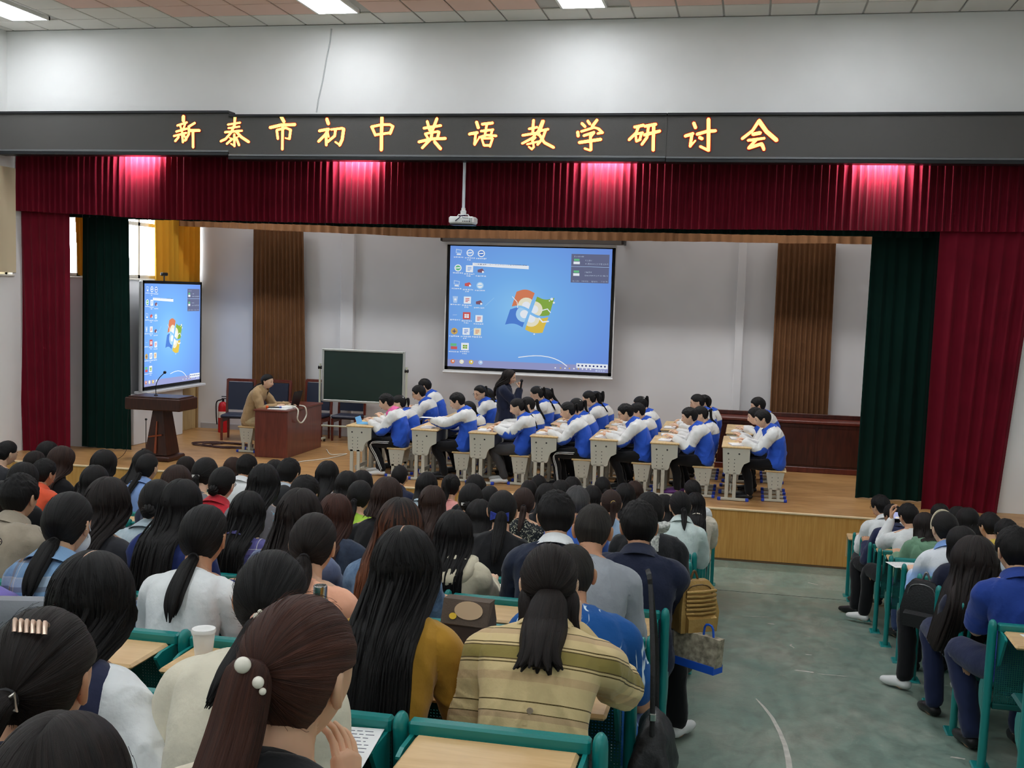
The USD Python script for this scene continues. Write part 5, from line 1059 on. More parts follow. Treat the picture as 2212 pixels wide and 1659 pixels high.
# ------------------------------------------------------------------ rows of fixed seats
teal = simple('teal_paint', (16, 128, 124), .35, bump=.06, bscale=300, spec=.5); teal_d = simple('teal_dark', (10, 84, 80), .4)
perf = graph('teal_perforated', {'t': ('texture_coordinate', {}), 's': ('vector_math', dict(math_type='scale', scale=1/.011)), 'f': ('vector_math', dict(math_type='fraction')), 'su': ('vector_math', dict(math_type='subtract', vector2=(.5, 0, .5))),
    'sx': ('separate_xyz', {}), 'cx': ('combine_xyz', {}), 'l': ('vector_math', dict(math_type='length')), 'c': ('math', dict(math_type='less_than', value2=.27)), 'p': ('principled_bsdf', dict(base_color=lin((12, 96, 90)), roughness=.4)), 'tr': ('transparent_bsdf', {}), 'x': ('mix_closure', {})},
    [('t.object', 's.vector1'), ('s.vector', 'f.vector1'), ('f.vector', 'su.vector1'), ('su.vector', 'sx.vector'), ('sx.x', 'cx.x'), ('sx.z', 'cx.z'), ('cx.vector', 'l.vector1'), ('l.value', 'c.value1'), ('c.value', 'x.fac'), ('p.BSDF', 'x.closure1'), ('tr.BSDF', 'x.closure2')], 'x.closure')
PITCH_S, RAKE = .535, .055
def post_mesh(x):
    P = [np.array([x, .0, .0]), np.array([x, -RAKE*.95, .76])]
    sec = [(x+a*.021, b*.036) for a, b in [(math.cos(q), math.sin(q)) for q in np.linspace(0, 2*PI, 15)[:-1]]]
    V, zs = [], [(0, 1, 0), (.76, 1, 1), (.775, .96, 1.02), (.79, .80, 1.035), (.80, .45, 1.045)]
    for z, k_, t in zs: V += [(x+(a-x)*k_, b*k_-RAKE*t, z) for a, b in sec]
    n = len(sec); V += [(x, 0, 0), (x, -RAKE*1.05, .802)]; F = grid_faces(len(zs), n, True); j = np.arange(n); j2 = (j+1) % n
    return trimesh.Trimesh(np.array(V), np.vstack([F, np.stack([np.full(n, 5*n+1), 4*n+j, 4*n+j2], 1)]), process=False)
def tilt_box(x0, x1, y0, y1, z0, z1, r=.005):
    m = rbx(x0, x1, y0, y1, z0, z1, r); V = np.asarray(m.vertices); V[:, 1] -= RAKE*V[:, 2]/.8; m.vertices = V; return m
def bench(name, label, loc, n, sgn, front=True, group=None, desks=True):
    """row of n seats; origin: foot of the aisle post. sgn -1: runs to the left. desks hang on the rear of the backs"""
    t = thing(name, label, 'seat row', loc, 0, group)
    for i in range(n+1):
        x = sgn*PITCH_S*i
        part(t, 'post', post_mesh(x), teal, 35)
        part(t, 'foot_plate', rbx(x-.045, x+.045, -.075, .075, 0, .018, .006), teal)
        part(t, 'seat_bracket', hull_([(x+e_, y, z) for e_ in (-.02, .02) for (y, z) in ((-.01, .30), (.05, .33), (.075, .37), (.075, .42), (.05, .46), (-.02, .48))]), teal)
        if i == n: break
        a, b = sorted((x+sgn*.024, x+sgn*(PITCH_S-.024)))
        part(t, 'top_rail', tilt_box(a, b, -.022, .022, .742, .785, .007), teal)
        part(t, 'back_panel', tilt_box(a+.004, b-.004, -.004, .002, .36, .742, .001), perf)
        part(t, 'lower_rail', tilt_box(a, b, -.016, .016, .335, .365, .005), teal_d)
        part(t, 'seat', rbx(a+.01, b-.01, .04, .42, .405, .43, .012), teal_d)
        if desks:
            part(t, 'desktop', rbx(a+.025, b-.025, -.335, -.075, .735, .755, .009), MATS['desk_laminate'])
            for xx in (a+.012, b-.012): part(t, 'desk_bracket', hull_([(xx+e_, y, z) for e_ in (-.006, .006) for (y, z) in ((-.055, .75), (-.055, .56), (-.09, .58), (-.20, .733), (-.20, .74), (-.16, .75))]), teal)
    return t
ordn = ['nearest', 'second nearest', 'third nearest', 'fourth nearest', 'fifth nearest', 'sixth nearest', 'seventh nearest', 'eighth nearest', 'ninth nearest', 'tenth nearest', 'eleventh nearest', 'twelfth nearest', 'thirteenth nearest', 'farthest']
rowL = lambda k: 2.86+.83*k
rowR = lambda k: 5.98+.78*k
b0 = None
for k in range(-1, 13):
    y = rowL(k); lab = f'row of teal fixed seats with hinged tan desks left of the aisle, {ordn[k+1]} row'
    loc = (-.323, y, floor_z(y))
    if b0 is None: b0 = bench('seat_row', lab, loc, 13, -1, group='teal seat rows left of the aisle')
    else: copy_of(b0, 'seat_row', lab, 'seat row', loc, 0, 'teal seat rows left of the aisle')
b1 = None
for k in range(-1, 10):
    y = rowR(k); lab = f'row of teal fixed seats with hinged tan desks right of the aisle, {ordn[k+1]} row'
    loc = (1.27, y, floor_z(y))
    if b1 is None: b1 = bench('seat_row', lab, loc, 4, 1, group='teal seat rows right of the aisle')
    else: copy_of(b1, 'seat_row', lab, 'seat row', loc, 0, 'teal seat rows right of the aisle')
def front_desk(label, loc, n, sgn):
    t = thing('front_desk', label, 'desk', loc)
    for i in range(n+1):
        x = sgn*PITCH_S*i; part(t, 'leg', rbx(x-.02, x+.02, -.02, .02, 0, .70, .006), teal); part(t, 'foot_plate', rbx(x-.045, x+.045, -.07, .07, 0, .018, .006), teal)
    a, b = sorted((sgn*-.03, sgn*(PITCH_S*n+.03)))
    part(t, 'desktop', rbx(a, b, -.17, .13, .70, .725, .008), MATS['desk_laminate']); part(t, 'front_panel', rbx(a, b, .10, .115, .45, .70, .004), MATS['desk_laminate'])
front_desk('tan desk with teal legs before the front seats, left of the aisle', (-.29, 13.5, floor_z(13.5)), 13, -1)
front_desk('tan desk with teal legs before the front seats, right of the aisle', (1.27, 13.45, floor_z(13.45)), 4, 1)
# ------------------------------------------------------------------ clothing cloths
def pattern(name, nodes, links, rough=.85):
    nodes = {'u': ('uvmap', dict(attribute='st')), 'bt': ('texture_coordinate', {}), 'bn': ('noise_texture', dict(scale=40., detail=3.)), 'b': ('bump', dict(strength=.25, distance=.01)), 'p': ('principled_bsdf', dict(roughness=rough, specular_ior_level=.2, sheen_weight=.1)), **nodes}
    return graph('cloth_'+name, nodes, links+[('bt.object', 'bn.vector'), ('bn.fac', 'b.height'), ('b.normal', 'p.normal')])
def ramp_y(stops, scale, interp=False):
    return {'sx': ('separate_xyz', {}), 'mu': ('math', dict(math_type='multiply', value2=scale)), 'fr': ('math', dict(math_type='fraction')), 'r': ('rgb_ramp', dict(ramp=stops, interpolate=interp))}
YL_ = [('u.UV', 'sx.vector'), ('sx.y', 'mu.value1'), ('mu.value', 'fr.value1'), ('fr.value', 'r.fac')]
cream_, olive_, dk = lin((216, 192, 142)), lin((146, 130, 72)), lin((96, 80, 46))
st_ = [(0, cream_), (.06, dk), (.075, cream_), (.30, lin((206, 176, 132))), (.40, cream_), (.50, dk), (.515, cream_), (.54, dk), (.555, olive_), (.70, dk), (.715, cream_), (.74, dk), (.755, cream_), (.86, lin((200, 170, 130))), (.93, dk), (.945, cream_)]
pattern('olive', ramp_y(st_, 1/.235), YL_+[('r.color', 'p.base_color')])
def plaid(name, base, s1, s2, sc):
    nodes = {'sx': ('separate_xyz', {}), 'r': ('rgb_ramp', dict(ramp=[(0, base), (.32, s1), (.52, base), (.64, (.75, .73, .70)), (.70, base)], interpolate=False)), 'r2': ('rgb_ramp', dict(ramp=[(0, base), (.30, s1), (.48, s2), (.78, (.72, .72, .7)), (.82, base)], interpolate=False)), 'x': ('mix_color', dict(fac=.5))}
    lk = [('u.UV', 'sx.vector')]
    for a, c in (('x', 'r'), ('y', 'r2')):
        nodes['m'+a] = ('math', dict(math_type='multiply', value2=1/sc)); nodes['f'+a] = ('math', dict(math_type='fraction')); lk += [('sx.'+a, f'm{a}.value1'), (f'm{a}.value', f'f{a}.value1'), (f'f{a}.value', c+'.fac')]
    pattern(name, nodes, lk+[('r.color', 'x.a'), ('r2.color', 'x.b'), ('x.result', 'p.base_color')])
plaid('plaid', lin((132, 168, 206)), lin((126, 104, 88)), lin((196, 206, 214)), .105)
plaid('purpleplaid', lin((96, 92, 150)), lin((70, 66, 120)), lin((120, 112, 168)), .08)
def spots(name, base, a, b, sc, th, stretch=(1, 1, 1)):
    pattern(name, {'m': ('mapping', dict(scale=stretch)), 'n': ('noise_texture', dict(scale=sc, detail=2., distortion=1.2)), 'r': ('rgb_ramp', dict(ramp=[(0, base), (th, base), (th+.01, a), (th+.07, b)], interpolate=False))},
            [('bt.object', 'm.vector'), ('m.vector', 'n.vector'), ('n.fac', 'r.fac'), ('r.color', 'p.base_color')])
spots('floral', lin((226, 222, 220)), lin((206, 120, 140)), lin((60, 56, 60)), 20., .60)
spots('printdark', lin((34, 38, 42)), lin((150, 150, 130)), lin((190, 190, 170)), 55., .56)
spots('greyprint', lin((120, 118, 122)), lin((150, 150, 156)), lin((90, 160, 190)), 26., .60)
pattern('splash', {'m': ('mapping', dict(scale=(3., 3., 1.2))), 'w': ('wave_texture', dict(scale=2.6, distortion=9., detail=2., detail_scale=1.4)), 'r': ('rgb_ramp', dict(ramp=[(0, lin((26, 84, 150))), (.93, lin((26, 84, 150))), (.955, lin((214, 228, 236)))])), 'n': ('noise_texture', dict(scale=7.)), 'k': ('rgb_ramp', dict(ramp=[(.5, (0, 0, 0)), (.54, (1, 1, 1))])), 'x': ('mix_color', dict(a=lin((26, 84, 150))))},
        [('bt.object', 'm.vector'), ('m.vector', 'w.vector'), ('w.fac', 'r.fac'), ('bt.object', 'n.vector'), ('n.fac', 'k.fac'), ('k.color', 'x.fac'), ('r.color', 'x.b'), ('x.result', 'p.base_color')])
pattern('whiteblue', {'sx': ('separate_xyz', {}), 'r': ('rgb_ramp', dict(ramp=[(.0, lin((128, 164, 222))), (.24, lin((150, 182, 228))), (.30, lin((226, 230, 236))), (1, lin((232, 234, 238)))]))}, [('u.UV', 'sx.vector'), ('sx.y', 'r.fac'), ('r.color', 'p.base_color')])
wh, blu = lin((226, 226, 224)), lin((46, 92, 206))
pattern('uniform', {'sx': ('separate_xyz', {}), 'r': ('rgb_ramp', dict(ramp=[(0, blu), (.485, blu), (.49, lin((150, 160, 190))), (.505, wh), (1, wh)], interpolate=False))}, [('u.UV', 'sx.vector'), ('sx.x', 'r.fac'), ('r.color', 'p.base_color')], .7)
def denim(name, a, b): return spots_like(name, a, b)
def spots_like(name, a, b):
    pattern(name, {'n': ('noise_texture', dict(scale=9., detail=6., roughness=.7)), 'r': ('rgb_ramp', dict(ramp=[(.3, lin(a)), (.72, lin(b))]))}, [('bt.object', 'n.vector'), ('n.fac', 'r.fac'), ('r.color', 'p.base_color')])
denim('denim', (64, 92, 128), (140, 166, 194)); denim('darkdenim', (40, 48, 64), (66, 76, 96)); denim('paledenim', (150, 170, 182), (196, 208, 214)); denim('bluejeans', (44, 58, 96), (70, 88, 128))
CLOTH = dict(charcoal=(52, 52, 56), black=(26, 26, 29), navy=(36, 42, 66), grey=(120, 120, 124), lightblue=(126, 156, 206), white=(232, 234, 234), red=(196, 40, 54), beigegrey=(160, 148, 130), orange=(222, 88, 56), salmon=(232, 152, 134), purple=(140, 126, 204),
             navyblue=(40, 54, 112), navyvest=(44, 48, 74), palegrey=(196, 204, 214), lime=(164, 202, 66), pink=(232, 158, 152), brownshirt=(110, 84, 70), greyblue=(110, 120, 150), peach=(250, 182, 150), mustard=(180, 134, 46), cream=(216, 206, 180), creamtop=(226, 218, 196),
             navyjacket=(34, 42, 62), blueshirt=(66, 108, 200), paleblue=(160, 186, 214), greysweater=(150, 154, 160), blackjacket=(30, 30, 33), navyjacket2=(30, 36, 58), mint=(206, 220, 216), creamcard=(218, 208, 190), navytrack=(40, 46, 78), greenhood=(112, 150, 122),
             yellow=(214, 184, 84), navydark=(32, 36, 56), royal=(34, 62, 140), blacktee=(24, 24, 26), periwinkle=(140, 146, 200), teacher=(28, 34, 56), beige=(172, 144, 106), khaki=(186, 166, 128))
def topmat(k):
    return MATS['cloth_'+k] if 'cloth_'+k in MATS else cloth(k, CLOTH[k])

# ------------------------------------------------------------------ the audience: id|px|py of the head top|width|row (@ depth)|hair|hair colour|garment|cloth|label
PEOPLE = """1|15|952|40|9|P.25|black|tee|charcoal|person wearing a red scrunchie at the far left edge by the red curtain
2|103|952|43|9|B|black|tee|black|person in black nearest the foot of the left red curtain
3|75|973|42|8|B|brownblack|tee|navy|person with a dark bob left of the long brown hair, before the red curtain
4|133|963|55|7|L.30|brown|jacket|black|person in black top with long brown hair below the left red curtain
5|225|971|53|7|L.34|black|tee|charcoal|person in glasses with long loose hair below the left green curtain
6|312|971|48|8|L.30|black|tee|black|person with spread dark hair directly behind the light blue shirt
7|319|980|44|7|P.20|black|shirt|lightblue|person in light blue shirt with low ponytail in front of the lectern
8|402|985|40|9|B|brownblack|tee|charcoal|person with brown-black hair at the rear of the wavy brown hair, below cables
9|443|988|52|6|P.16|black|tee|grey|person wearing a white clip on black hair, behind the red top
10|382|1003|62|4|B|brown|tee|navy|person with wavy dark brown hair left of the white hair clip
11|504|987|42|10|B|brown|tee|black|person with brown hair half hidden behind the white shirt below the podium
12|534|982|43|9|M|black|shirt|white|person in white collared shirt with short hair, left of podium corner
13|481|1008|54|5|U|black|shirt|red|person in red collared top and glasses with low bun
14|50|997|62|4|B|black|tee|black|person with black hair just behind the crumpled beige jacket
15|43|1023|72|2|M|black|jacket|beigegrey|person in crumpled beige-grey jacket with short hair at left
16|96|991|46|6|M|black|jacket|orange|person in orange-red jacket with shaved temples at left
17|4|1038|62|3|P.16|black|tee|salmon|person in salmon pink top and glasses at the left edge
18|-55|1105|80|1@3.72|P.20|black|tee|purple|person in purple top cut by the left picture edge
19|147|1063|98|1|P.17|black|shirt|plaid|person in blue and brown plaid shirt with a white face mask
20|205|1004|60|5|L.25|black|tee|black|person with rounded dark hair behind the long brown hair with glasses
21|232|1030|96|2|L.42|brownblack|tee|charcoal|person in charcoal top and glasses with long dark brown hair
22|340|1036|72|3|U|black|jacket|paledenim|person in pale denim jacket with low bun left of very long hair
23|393|1034|88|2|L.50|black|tee|navyblue|person in navy top with very long black hair behind the white shirt
24|442|1090|98|1|P.18|black|tee|white|person in plain white top with a short low ponytail
25|535|1060|70|3|L.40|black|shirt|purpleplaid|person in purple plaid shirt with long hair right of the plain white top
26|200|1191|178|-1@2.52|L.42|black|vest|navyvest|person in navy vest over puffed white sleeves
29|570|1001|56|4|L.30|black|tee|greyprint|person in grey printed top with long hair below the podium
30|594|992|45|8|B|black|tee|charcoal|person with black hair hidden behind the pale grey collar
31|624|990|48|7|M|black|shirt|palegrey|person in pale grey collared shirt with short hair, below podium's right edge
32|708|995|50|8|L.38|black|tee|white|person with long side-swept hair over white top, leftmost below the first student desk
33|750|1016|50|6|B|black|tee|black|left one of two dark rounded heads behind the lime top
34|782|1015|50|7|B|black|tee|charcoal|right one of two dark rounded heads behind the lime top
35|659|1027|62|5|M|black|tee|black|person in black with short hair above the long brown-black hair
36|612|1047|45|6|C|black|hood|white|person in black cap with white hooded top
37|778|1037|52|5|P.14|black|hood|lime|person in lime green hooded top
38|836|1029|72|4|B|brown|tee|black|person in black top with a smooth brown bob right of lime top
39|864|1004|38|10|M|thin|shirt|navy|person in navy shirt with thinning hair at the stage edge
40|922|1019|50|7|B|black|jacket|paledenim|person in pale denim collar with black bob beside the pink top
41|975|1024|40|9|P.22|black|tee|pink|person in pink top with high ponytail below the student desks
42|935|1048|58|5|L.40|brown|tee|brownshirt|person with long smooth brown hair in front of the pink top
43|1028|1024|48|8|B|black|tee|black|person with black bob below the third student desk
44|1018|1044|52|6|U|black|tee|black|person with a white hair pin and rounded dark hair, behind floral top
78|1059|1049|42|7|P.16|black|tee|navy|person with dark hair between the hair pin and the blue bow
45|648|1054|98|2|L.48|brownblack|tee|greyblue|person with long brown-black hair over grey-blue top left of reddish hair
46|725|1066|76|3|L.28|auburn|jacket|darkdenim|person in dark denim jacket with long reddish brown hair
47|864|1075|104|2|L.34|ombre|jacket|denim|person in ripped blue denim jacket with orange-brown streaked hair
48|679|1108|98|1|P.12|brownblack|tee|peach|person in peach top with pulled-back hair
49|877|1137|150|0@3.35|L.52|black|tee|mustard|person in mustard cardigan with very long black hair
50|983|1101|84|3|L.26|black|hood|cream|person in cream hooded top with tousled black hair
51|1036|1078|62|5|L.20|black|tee|floral|person in white floral top
52|1086|1059|62|4|P.26|black|tee|black|person wearing a blue bow in black hair
53|588|1190|150|-1@2.56|P.14|black|tee|creamtop|person in cream knit top with a pearl pink hair tie
54|1143|1037|40|10|B|black|tee|charcoal|person with dark hair left of the gold-tied ponytail group, behind brown ponytail
55|1164|1026|38|11|B|black|tee|black|dark rounded head at the stage edge below the fourth student desk
56|1212|1036|45|8|B|black|tee|navy|dark rounded head behind the navy jacket with white collar
57|1237|1029|42|10|B|black|tee|charcoal|dark head at the stage edge right of the fourth student stool
58|1181|1043|50|7|B|black|tee|black|dark bob directly behind the navy jacket with white collar
59|1131|1053|48|6|P.16|brown|tee|printdark|person in dark printed top with short brown ponytail
61|1203|1061|84|3|M|black|jacket|navyjacket|person in navy jacket with a white collar, left of grey sweater
62|1247|1050|56|6|M|greyhair|shirt|blueshirt|person in bright blue shirt with grey hair behind grey sweater
63|1280|1048|46|9|B|black|tee|black|person with black hair between the grey hair and the gold hair tie
64|1302|1030|34|12|U|black|tee|charcoal|person with a small bun at the stage edge
65|1321|1057|44|7|P.18|brown|tee|paleblue|person with brown ponytail in a gold tie
66|1351|1043|48|10|B|black|tee|black|person with black hair right of the gold-tied ponytail
67|1371|1038|40|11|B|brown|tee|navy|person with brown hair below the fifth student stool
68|1283|1086|86|2@5.12|M|grizzled|tee|greysweater|person in grey sweater and glasses with cropped hair
69|1404|1064|62|5|M|black|jacket|blackjacket|person in black jacket near the aisle, ahead of navy jacket
70|1382|1082|80|3|M|black|jacket|navyjacket2|person in dark navy jacket by the aisle posts
71|1435|1067|48|8|B|black|tee|black|person with black hair between black jacket and mint shirt
72|1470|1061|46|7|P.14|black|shirt|mint|person in pale mint shirt at the aisle
73|1496|1036|36|11|U|black|tee|white|person with a bun over white top nearest the stage by the aisle
74|1503|1063|40|10|L.45|black|jacket|creamcard|person in long cream cardigan at the aisle end of a front row
75|1188|1175|135|0@3.3|H.14|brownblack|shirt|olive|person in olive and cream striped shirt with half-tied hair
76|1240|1172|82|1@4.08|M|grizzled|tee|splash|person in blue short-sleeved shirt with white brush marks
R1|1903|1069|37|8|M|black|shirt|white|person in white shirt and glasses in right block front row
R2|1929|1089|36|7|M|black|jacket|navytrack|person in navy track jacket with pale stripes in right block
R3|1963|1087|40|6|M|black|tee|white|person raising a phone to photograph the stage
R4|1999|1106|44|5|B|brownblack|hood|greenhood|person in green hood and beige jacket in right block
R5|2032|1087|38|8|B|black|tee|charcoal|dark rounded head before the right red curtain, left one
R6|2070|1093|40|7|B|black|tee|navy|dark rounded head before the right red curtain, right one
R7|2042|1105|54|3|U|black|shirt|whiteblue|person in white to blue shaded shirt with a pale headband
R8|2091|1096|48|6|L.20|black|tee|black|person with loose black hair behind the yellow top, right block
R9|2139|1107|43|5|M|black|tee|yellow|person in yellow and blue top, right block
R10|2175|1121|46|4|M|black|shirt|palegrey|person in glasses and pale grey shirt near right edge
R11|2080|1136|63|2|L.16|black|tee|navydark|person in dark navy top with wavy hair and black backpack nearby
R12|2108|1160|112|1@6.95|L.52|brownblack|tee|navydark|person with very long wavy hair in right block
R13|2195|1138|76|0@6.28|M|black|shirt|royal|person in royal blue polo and glasses at right edge
L1|92|1316|212|-2@1.86|P.30|brownblack|tee|navy|person wearing silver claw clips in dark hair, bottom left
L2|130|1540|300|-3@1.30|B|brownblack|tee|black|person at the bottom left corner with only top of head showing
A|650|1290|235|-2@1.80|P.44|auburn|vest|blacktee|person with auburn ponytail and pearl hair tie, nearest the camera"""
FOCUS = np.array([-3.6, 17.0])
ROOTS = {}
for q, line in enumerate(PEOPLE.split('\n')):
    pid, px, py, wpx, row, hs_, hc, kind, ck, label = line.split('|'); px, py, wpx = float(px), float(py), float(wpx)
    right = pid[0] == 'R'; rk, _, yo = row.partition('@'); rk = int(rk); rail = rowR(rk) if right else rowL(rk)
    hy = float(yo) if yo else rail+.32+.05*math.sin(q*2.3); hipy = max(min(rail+.17, hy-.02), hy-.27)
    T = at(px, py, hy); zf = floor_z(hipy); style, _, prm = hs_.partition('.'); prm = float('.'+prm) if prm else 0.
    depth = float((T-np.array([0, 0, EYE])) @ FWD); wm = wpx*depth/FPX
    hs_scale = float(np.clip(wm/{'M': .172, 'L': .198, 'B': .194, 'P': .168, 'U': .168, 'C': .172, 'H': .19}[style], .98, 1.14 if pid != 'R12' else 1.24))
    fx = float(np.clip(math.atan2(-(FOCUS[0]-T[0]), FOCUS[1]-T[1])*.7, -.6, .6)); g = np.random.default_rng(100+q)
    lod = 2 if pid in ('A', 'L1', '53', '26', '49', '75') else 1 if depth < 7.4 else 0
    male = style == 'M'; ex, kw = {}, {}
    arms = dict(R=(.14+g.uniform(-.03, .04), .40+g.uniform(-.05, .06), .695), L=(-.14+g.uniform(-.04, .03), .40+g.uniform(-.05, .06), .695), curl=g.uniform(.4, .9))
    legs = dict(aR=(.11, .34+g.uniform(-.06, .06), .04), aL=(-.11, .34+g.uniform(-.06, .06), .04), fR=(.12, 1, -.14), fL=(-.12, 1, -.14))
    flags = ()
    pitch = .14+g.uniform(-.06, .10); hyaw = fx+g.normal(0, .06)
    if pid == 'A': ex.update(tie=.12, fat=1.5, swing=-.02, tie_mat=simple('tie_black', (20, 18, 20), .6)); arms['R'] = (.075, .34, .80); arms['L'] = (-.10, .22, .56); arms['handR'] = (-.1, .25, 1); arms['palmR'] = (1, -.3, 0); arms['elbowR'] = (.0, .2, -1); hyaw = -.20
    if pid == '53': ex.update(tie=-.42, fat=1.1, swing=-.02, tie_mat=simple('tie_pink', (214, 160, 140), .6)); flags = ('tight',); kw['w'] = 1.12
    if pid == 'L1': ex.update(tie=-.12, fat=1.2, swing=-.06, tie_mat=simple('tie_black', (20, 18, 20), .6))
    if pid == 'R12': ex.update(vol=2.2, gather=.12, flare=.45); arms.update(R=(.10, .26, .56), L=(-.10, .26, .56))
    if pid in ('26', '49'): ex['parting'] = 1
    if pid == 'R11': arms.update(L=(-.10, .30, .60))
    if pid in ('L1', 'L2'): arms['R'] = (.10, .22, .56); arms['L'] = (-.10, .22, .56)
    if pid == '26': arms['R'] = (.15, .26, .64); arms['elbowR'] = (.5, -.1, -.9)
    if pid == '53': arms['L'] = (-.10, .30, .66); arms['R'] = (.10, .30, .66)
    if pid == '1': ex.update(tie=.30, fat=1.1, tie_mat=simple('scrunchie_red', (196, 36, 70), .8))
    if pid == '65': ex.update(tie=.05, tie_mat=simple('tie_gold', (210, 176, 90), .35))
    if pid in ('41',): ex.update(tie=.5)
    if pid == '24': ex.update(tie=-.72, fat=1.25)
    if pid == '19': ex.update(tie=-.7, fat=1.5)
    if pid in ('7', '48'): ex.update(tie=-.45, fat=1.3)
    if pid == '52': ex.update(tie=-.15, fat=1.5)
    if pid in ('76', '68', '69', '61', '70'): kw['w'] = 1.16
    if pid == '76': flags = ('short',)
    if pid == '61': ex['collar'] = cloth('white', CLOTH['white'])
    if pid == 'R13': flags = ('short',); arms['L'] = (-.12, .42, .70); kw['w'] = 1.12
    if pid == 'R4': pass
    if pid == '75': arms['R'] = (.09, .30, .92); arms['handR'] = (.05, .3, 1); arms['palmR'] = (1, 0, 0); arms['elbowR'] = (.6, .1, -.7); kw['w'] = 1.1
    if pid == 'R3': arms.update(R=(.075, .34, 1.00), L=(-.075, .34, 1.00), handR=(0, .3, 1), handL=(0, .3, 1), palmR=(1, .4, 0), palmL=(-1, .4, 0), elbow=(.4, 0, -.9))
    if pid in ('R2', 'R11', 'R13', 'R3'): legs.update(kL=(-.24, .38, .47), aL=(-.27 if pid != 'R13' else -.18, .26 if pid != 'R3' else .40, .055), fL=(-.5, .9, -.1) if pid != 'R13' else (-.1, 1, -.1))
    if pid in ('70', '69'): legs.update(kR=(.2, .40, .47), aR=(.24, .36, .045), fR=(.35, .9, -.1))
    shm = simple('shoe_white', (226, 226, 224), .5) if pid in ('R3', 'R11', '70', '72') else None
    lm = {0: cloth('black_trousers', (20, 20, 23)), 1: topmat('bluejeans'), 2: cloth('dark_grey_trousers', (52, 52, 58)), 3: cloth('black_trousers', (20, 20, 23))}[q % 4]
    if pid in ('R13', 'R12'): lm = cloth('navy_trousers', (34, 42, 74))
    top = (kind, topmat(ck))+flags
    if kind == 'vest': top = ('vest', topmat(ck), 'puff', cloth('white', CLOTH['white'])) if pid == '26' else ('vest', topmat(ck), cloth('chiffon', (222, 210, 188)))
    gl = pid in ('5', '13', '17', '18', '21', '68', 'R1', 'R9', 'R10', 'R13')
    yawb = fx*.25; hx = {'76': .11, 'R13': .07, '19': .06, '18': .05}.get(pid, 0.)
    ca, sa = math.cos(-yawb), math.sin(-yawb); dx, dy = -hx, hy-hipy; loc_h = (ca*dx-sa*dy, sa*dx+ca*dy)
    rx = T[0]+hx
    hgt = T[2]-zf-.012
    root, I = figure('person', label, (rx, hipy, zf), yawb, (loc_h[0], loc_h[1], hgt), hyaw-yawb, pitch, g.normal(0, .03), 1.0 if not male else 1.04, hs_scale, kw.get('w', .96 if not male else 1.06), (style, hc, prm), ('light', 'mid', 'mid', 'tan')[q % 4] if not male else ('mid', 'tan')[q % 2],
                     top, lm, shm, arms, legs, lod, False, .43, 300+q, 'seated audience', gl, ex)
    root.ClearCustomDataByKey('group'); ROOTS[pid] = (root, I)
    silver = simple('silver_clip', (214, 206, 196), .25, metal=.8); pearl = simple('pearl', (236, 230, 214), .2, coat=.4)
    H = lambda *v: I['hp'](v)
    if pid == 'A':
        tie = I['hp'](skull(unit((0, -.93, .12))[None], np.array([.014]))[0])
        for (dx_, dz_, r_) in ((-.004, .030, .0135), (.022, .004, .010), (.030, -.010, .006)): part(root, 'pearl', xf(trimesh.creation.icosphere(3, r_), np.eye(3), tie+np.array([dx_, -.045, dz_])), pearl, True)
    if pid == '53':
        tie = I['hp'](skull(unit((0, -.93, -.42))[None], np.array([.014]))[0])
        for (dx_, dz_, r_) in ((.004, .016, .009), (.012, .028, .006)): part(root, 'pearl', xf(trimesh.creation.icosphere(2, r_), np.eye(3), tie+np.array([dx_, -.030, dz_])), pearl, True)
    if pid == 'L1':
        c_ = H(.01, -.055, .105); part(root, 'claw_clip', cat([tube([c_+np.array([-.03+.012*i, -.008, -.006+.006*(i % 2)]), c_+np.array([-.024+.012*i, -.026, .012]), c_+np.array([-.02+.012*i, -.034, -.008])], .0045, 6) for i in range(6)]), simple('clip_rose', (222, 190, 170), .25, metal=.5), label='pale rose claw clip')
        tie = I['hp'](skull(unit((0, -.93, -.12))[None], np.array([.016]))[0]); w_ = []
        for sx in (-1, 1): w_ += [tube([tie+np.array([0, -.035, 0]), tie+np.array([sx*.032, -.03, .024]), tie+np.array([sx*.036, -.03, -.006]), tie+np.array([0, -.035, 0])], .004, 6), tube([tie+np.array([0, -.035, 0]), tie+np.array([sx*.022, -.03, -.014]), tie+np.array([sx*.006, -.034, -.026]), tie+np.array([0, -.035, 0])], .0035, 6)]
        part(root, 'butterfly_clip', cat(w_), silver, label='silver butterfly clip')
    if pid in ('9', '44'):
        c_ = H(-.02 if pid == '9' else -.03, -.098, -.02); part(root, 'hair_clip', cat(hull_([c_+np.array([a_*.022, -.008+b_*.006, z*.010]) for a_ in (-1, 1) for b_ in (-1, 1) for z in (-1, 1)]), xf(trimesh.creation.icosphere(1, .012), np.eye(3), c_+np.array([.03, -.006, .004]))), simple('clip_white', (232, 230, 226), .3), label='white hair clip')
    if pid == '52':
        c_ = H(-.01, -.122, -.02); part(root, 'hair_bow', cat([hull_([c_+np.array([sx*.006, y, z]) for y in (-.008, .008) for z in (-.008, .008)]+[c_+np.array([sx*.055, y, z]) for y in (-.012, .006) for z in (-.026, .026)]) for sx in (-1, 1)]+[xf(trimesh.creation.icosphere(1, .012), np.eye(3), c_+np.array([0, -.010, 0]))]), simple('bow_blue', (58, 76, 176), .5, var=.4, vscale=60), label='blue hair bow')
    if pid == 'R7': part(root, 'headband', xf(tube([(.083*math.cos(a_), .012+.004*math.sin(a_), .115*math.sin(a_)+.012) for a_ in np.linspace(-.1, PI+.1, 20)], .009, 8, .5), I['Rh'], I['oh'], I['hs']), simple('headband_cream', (216, 204, 176), .6), True)
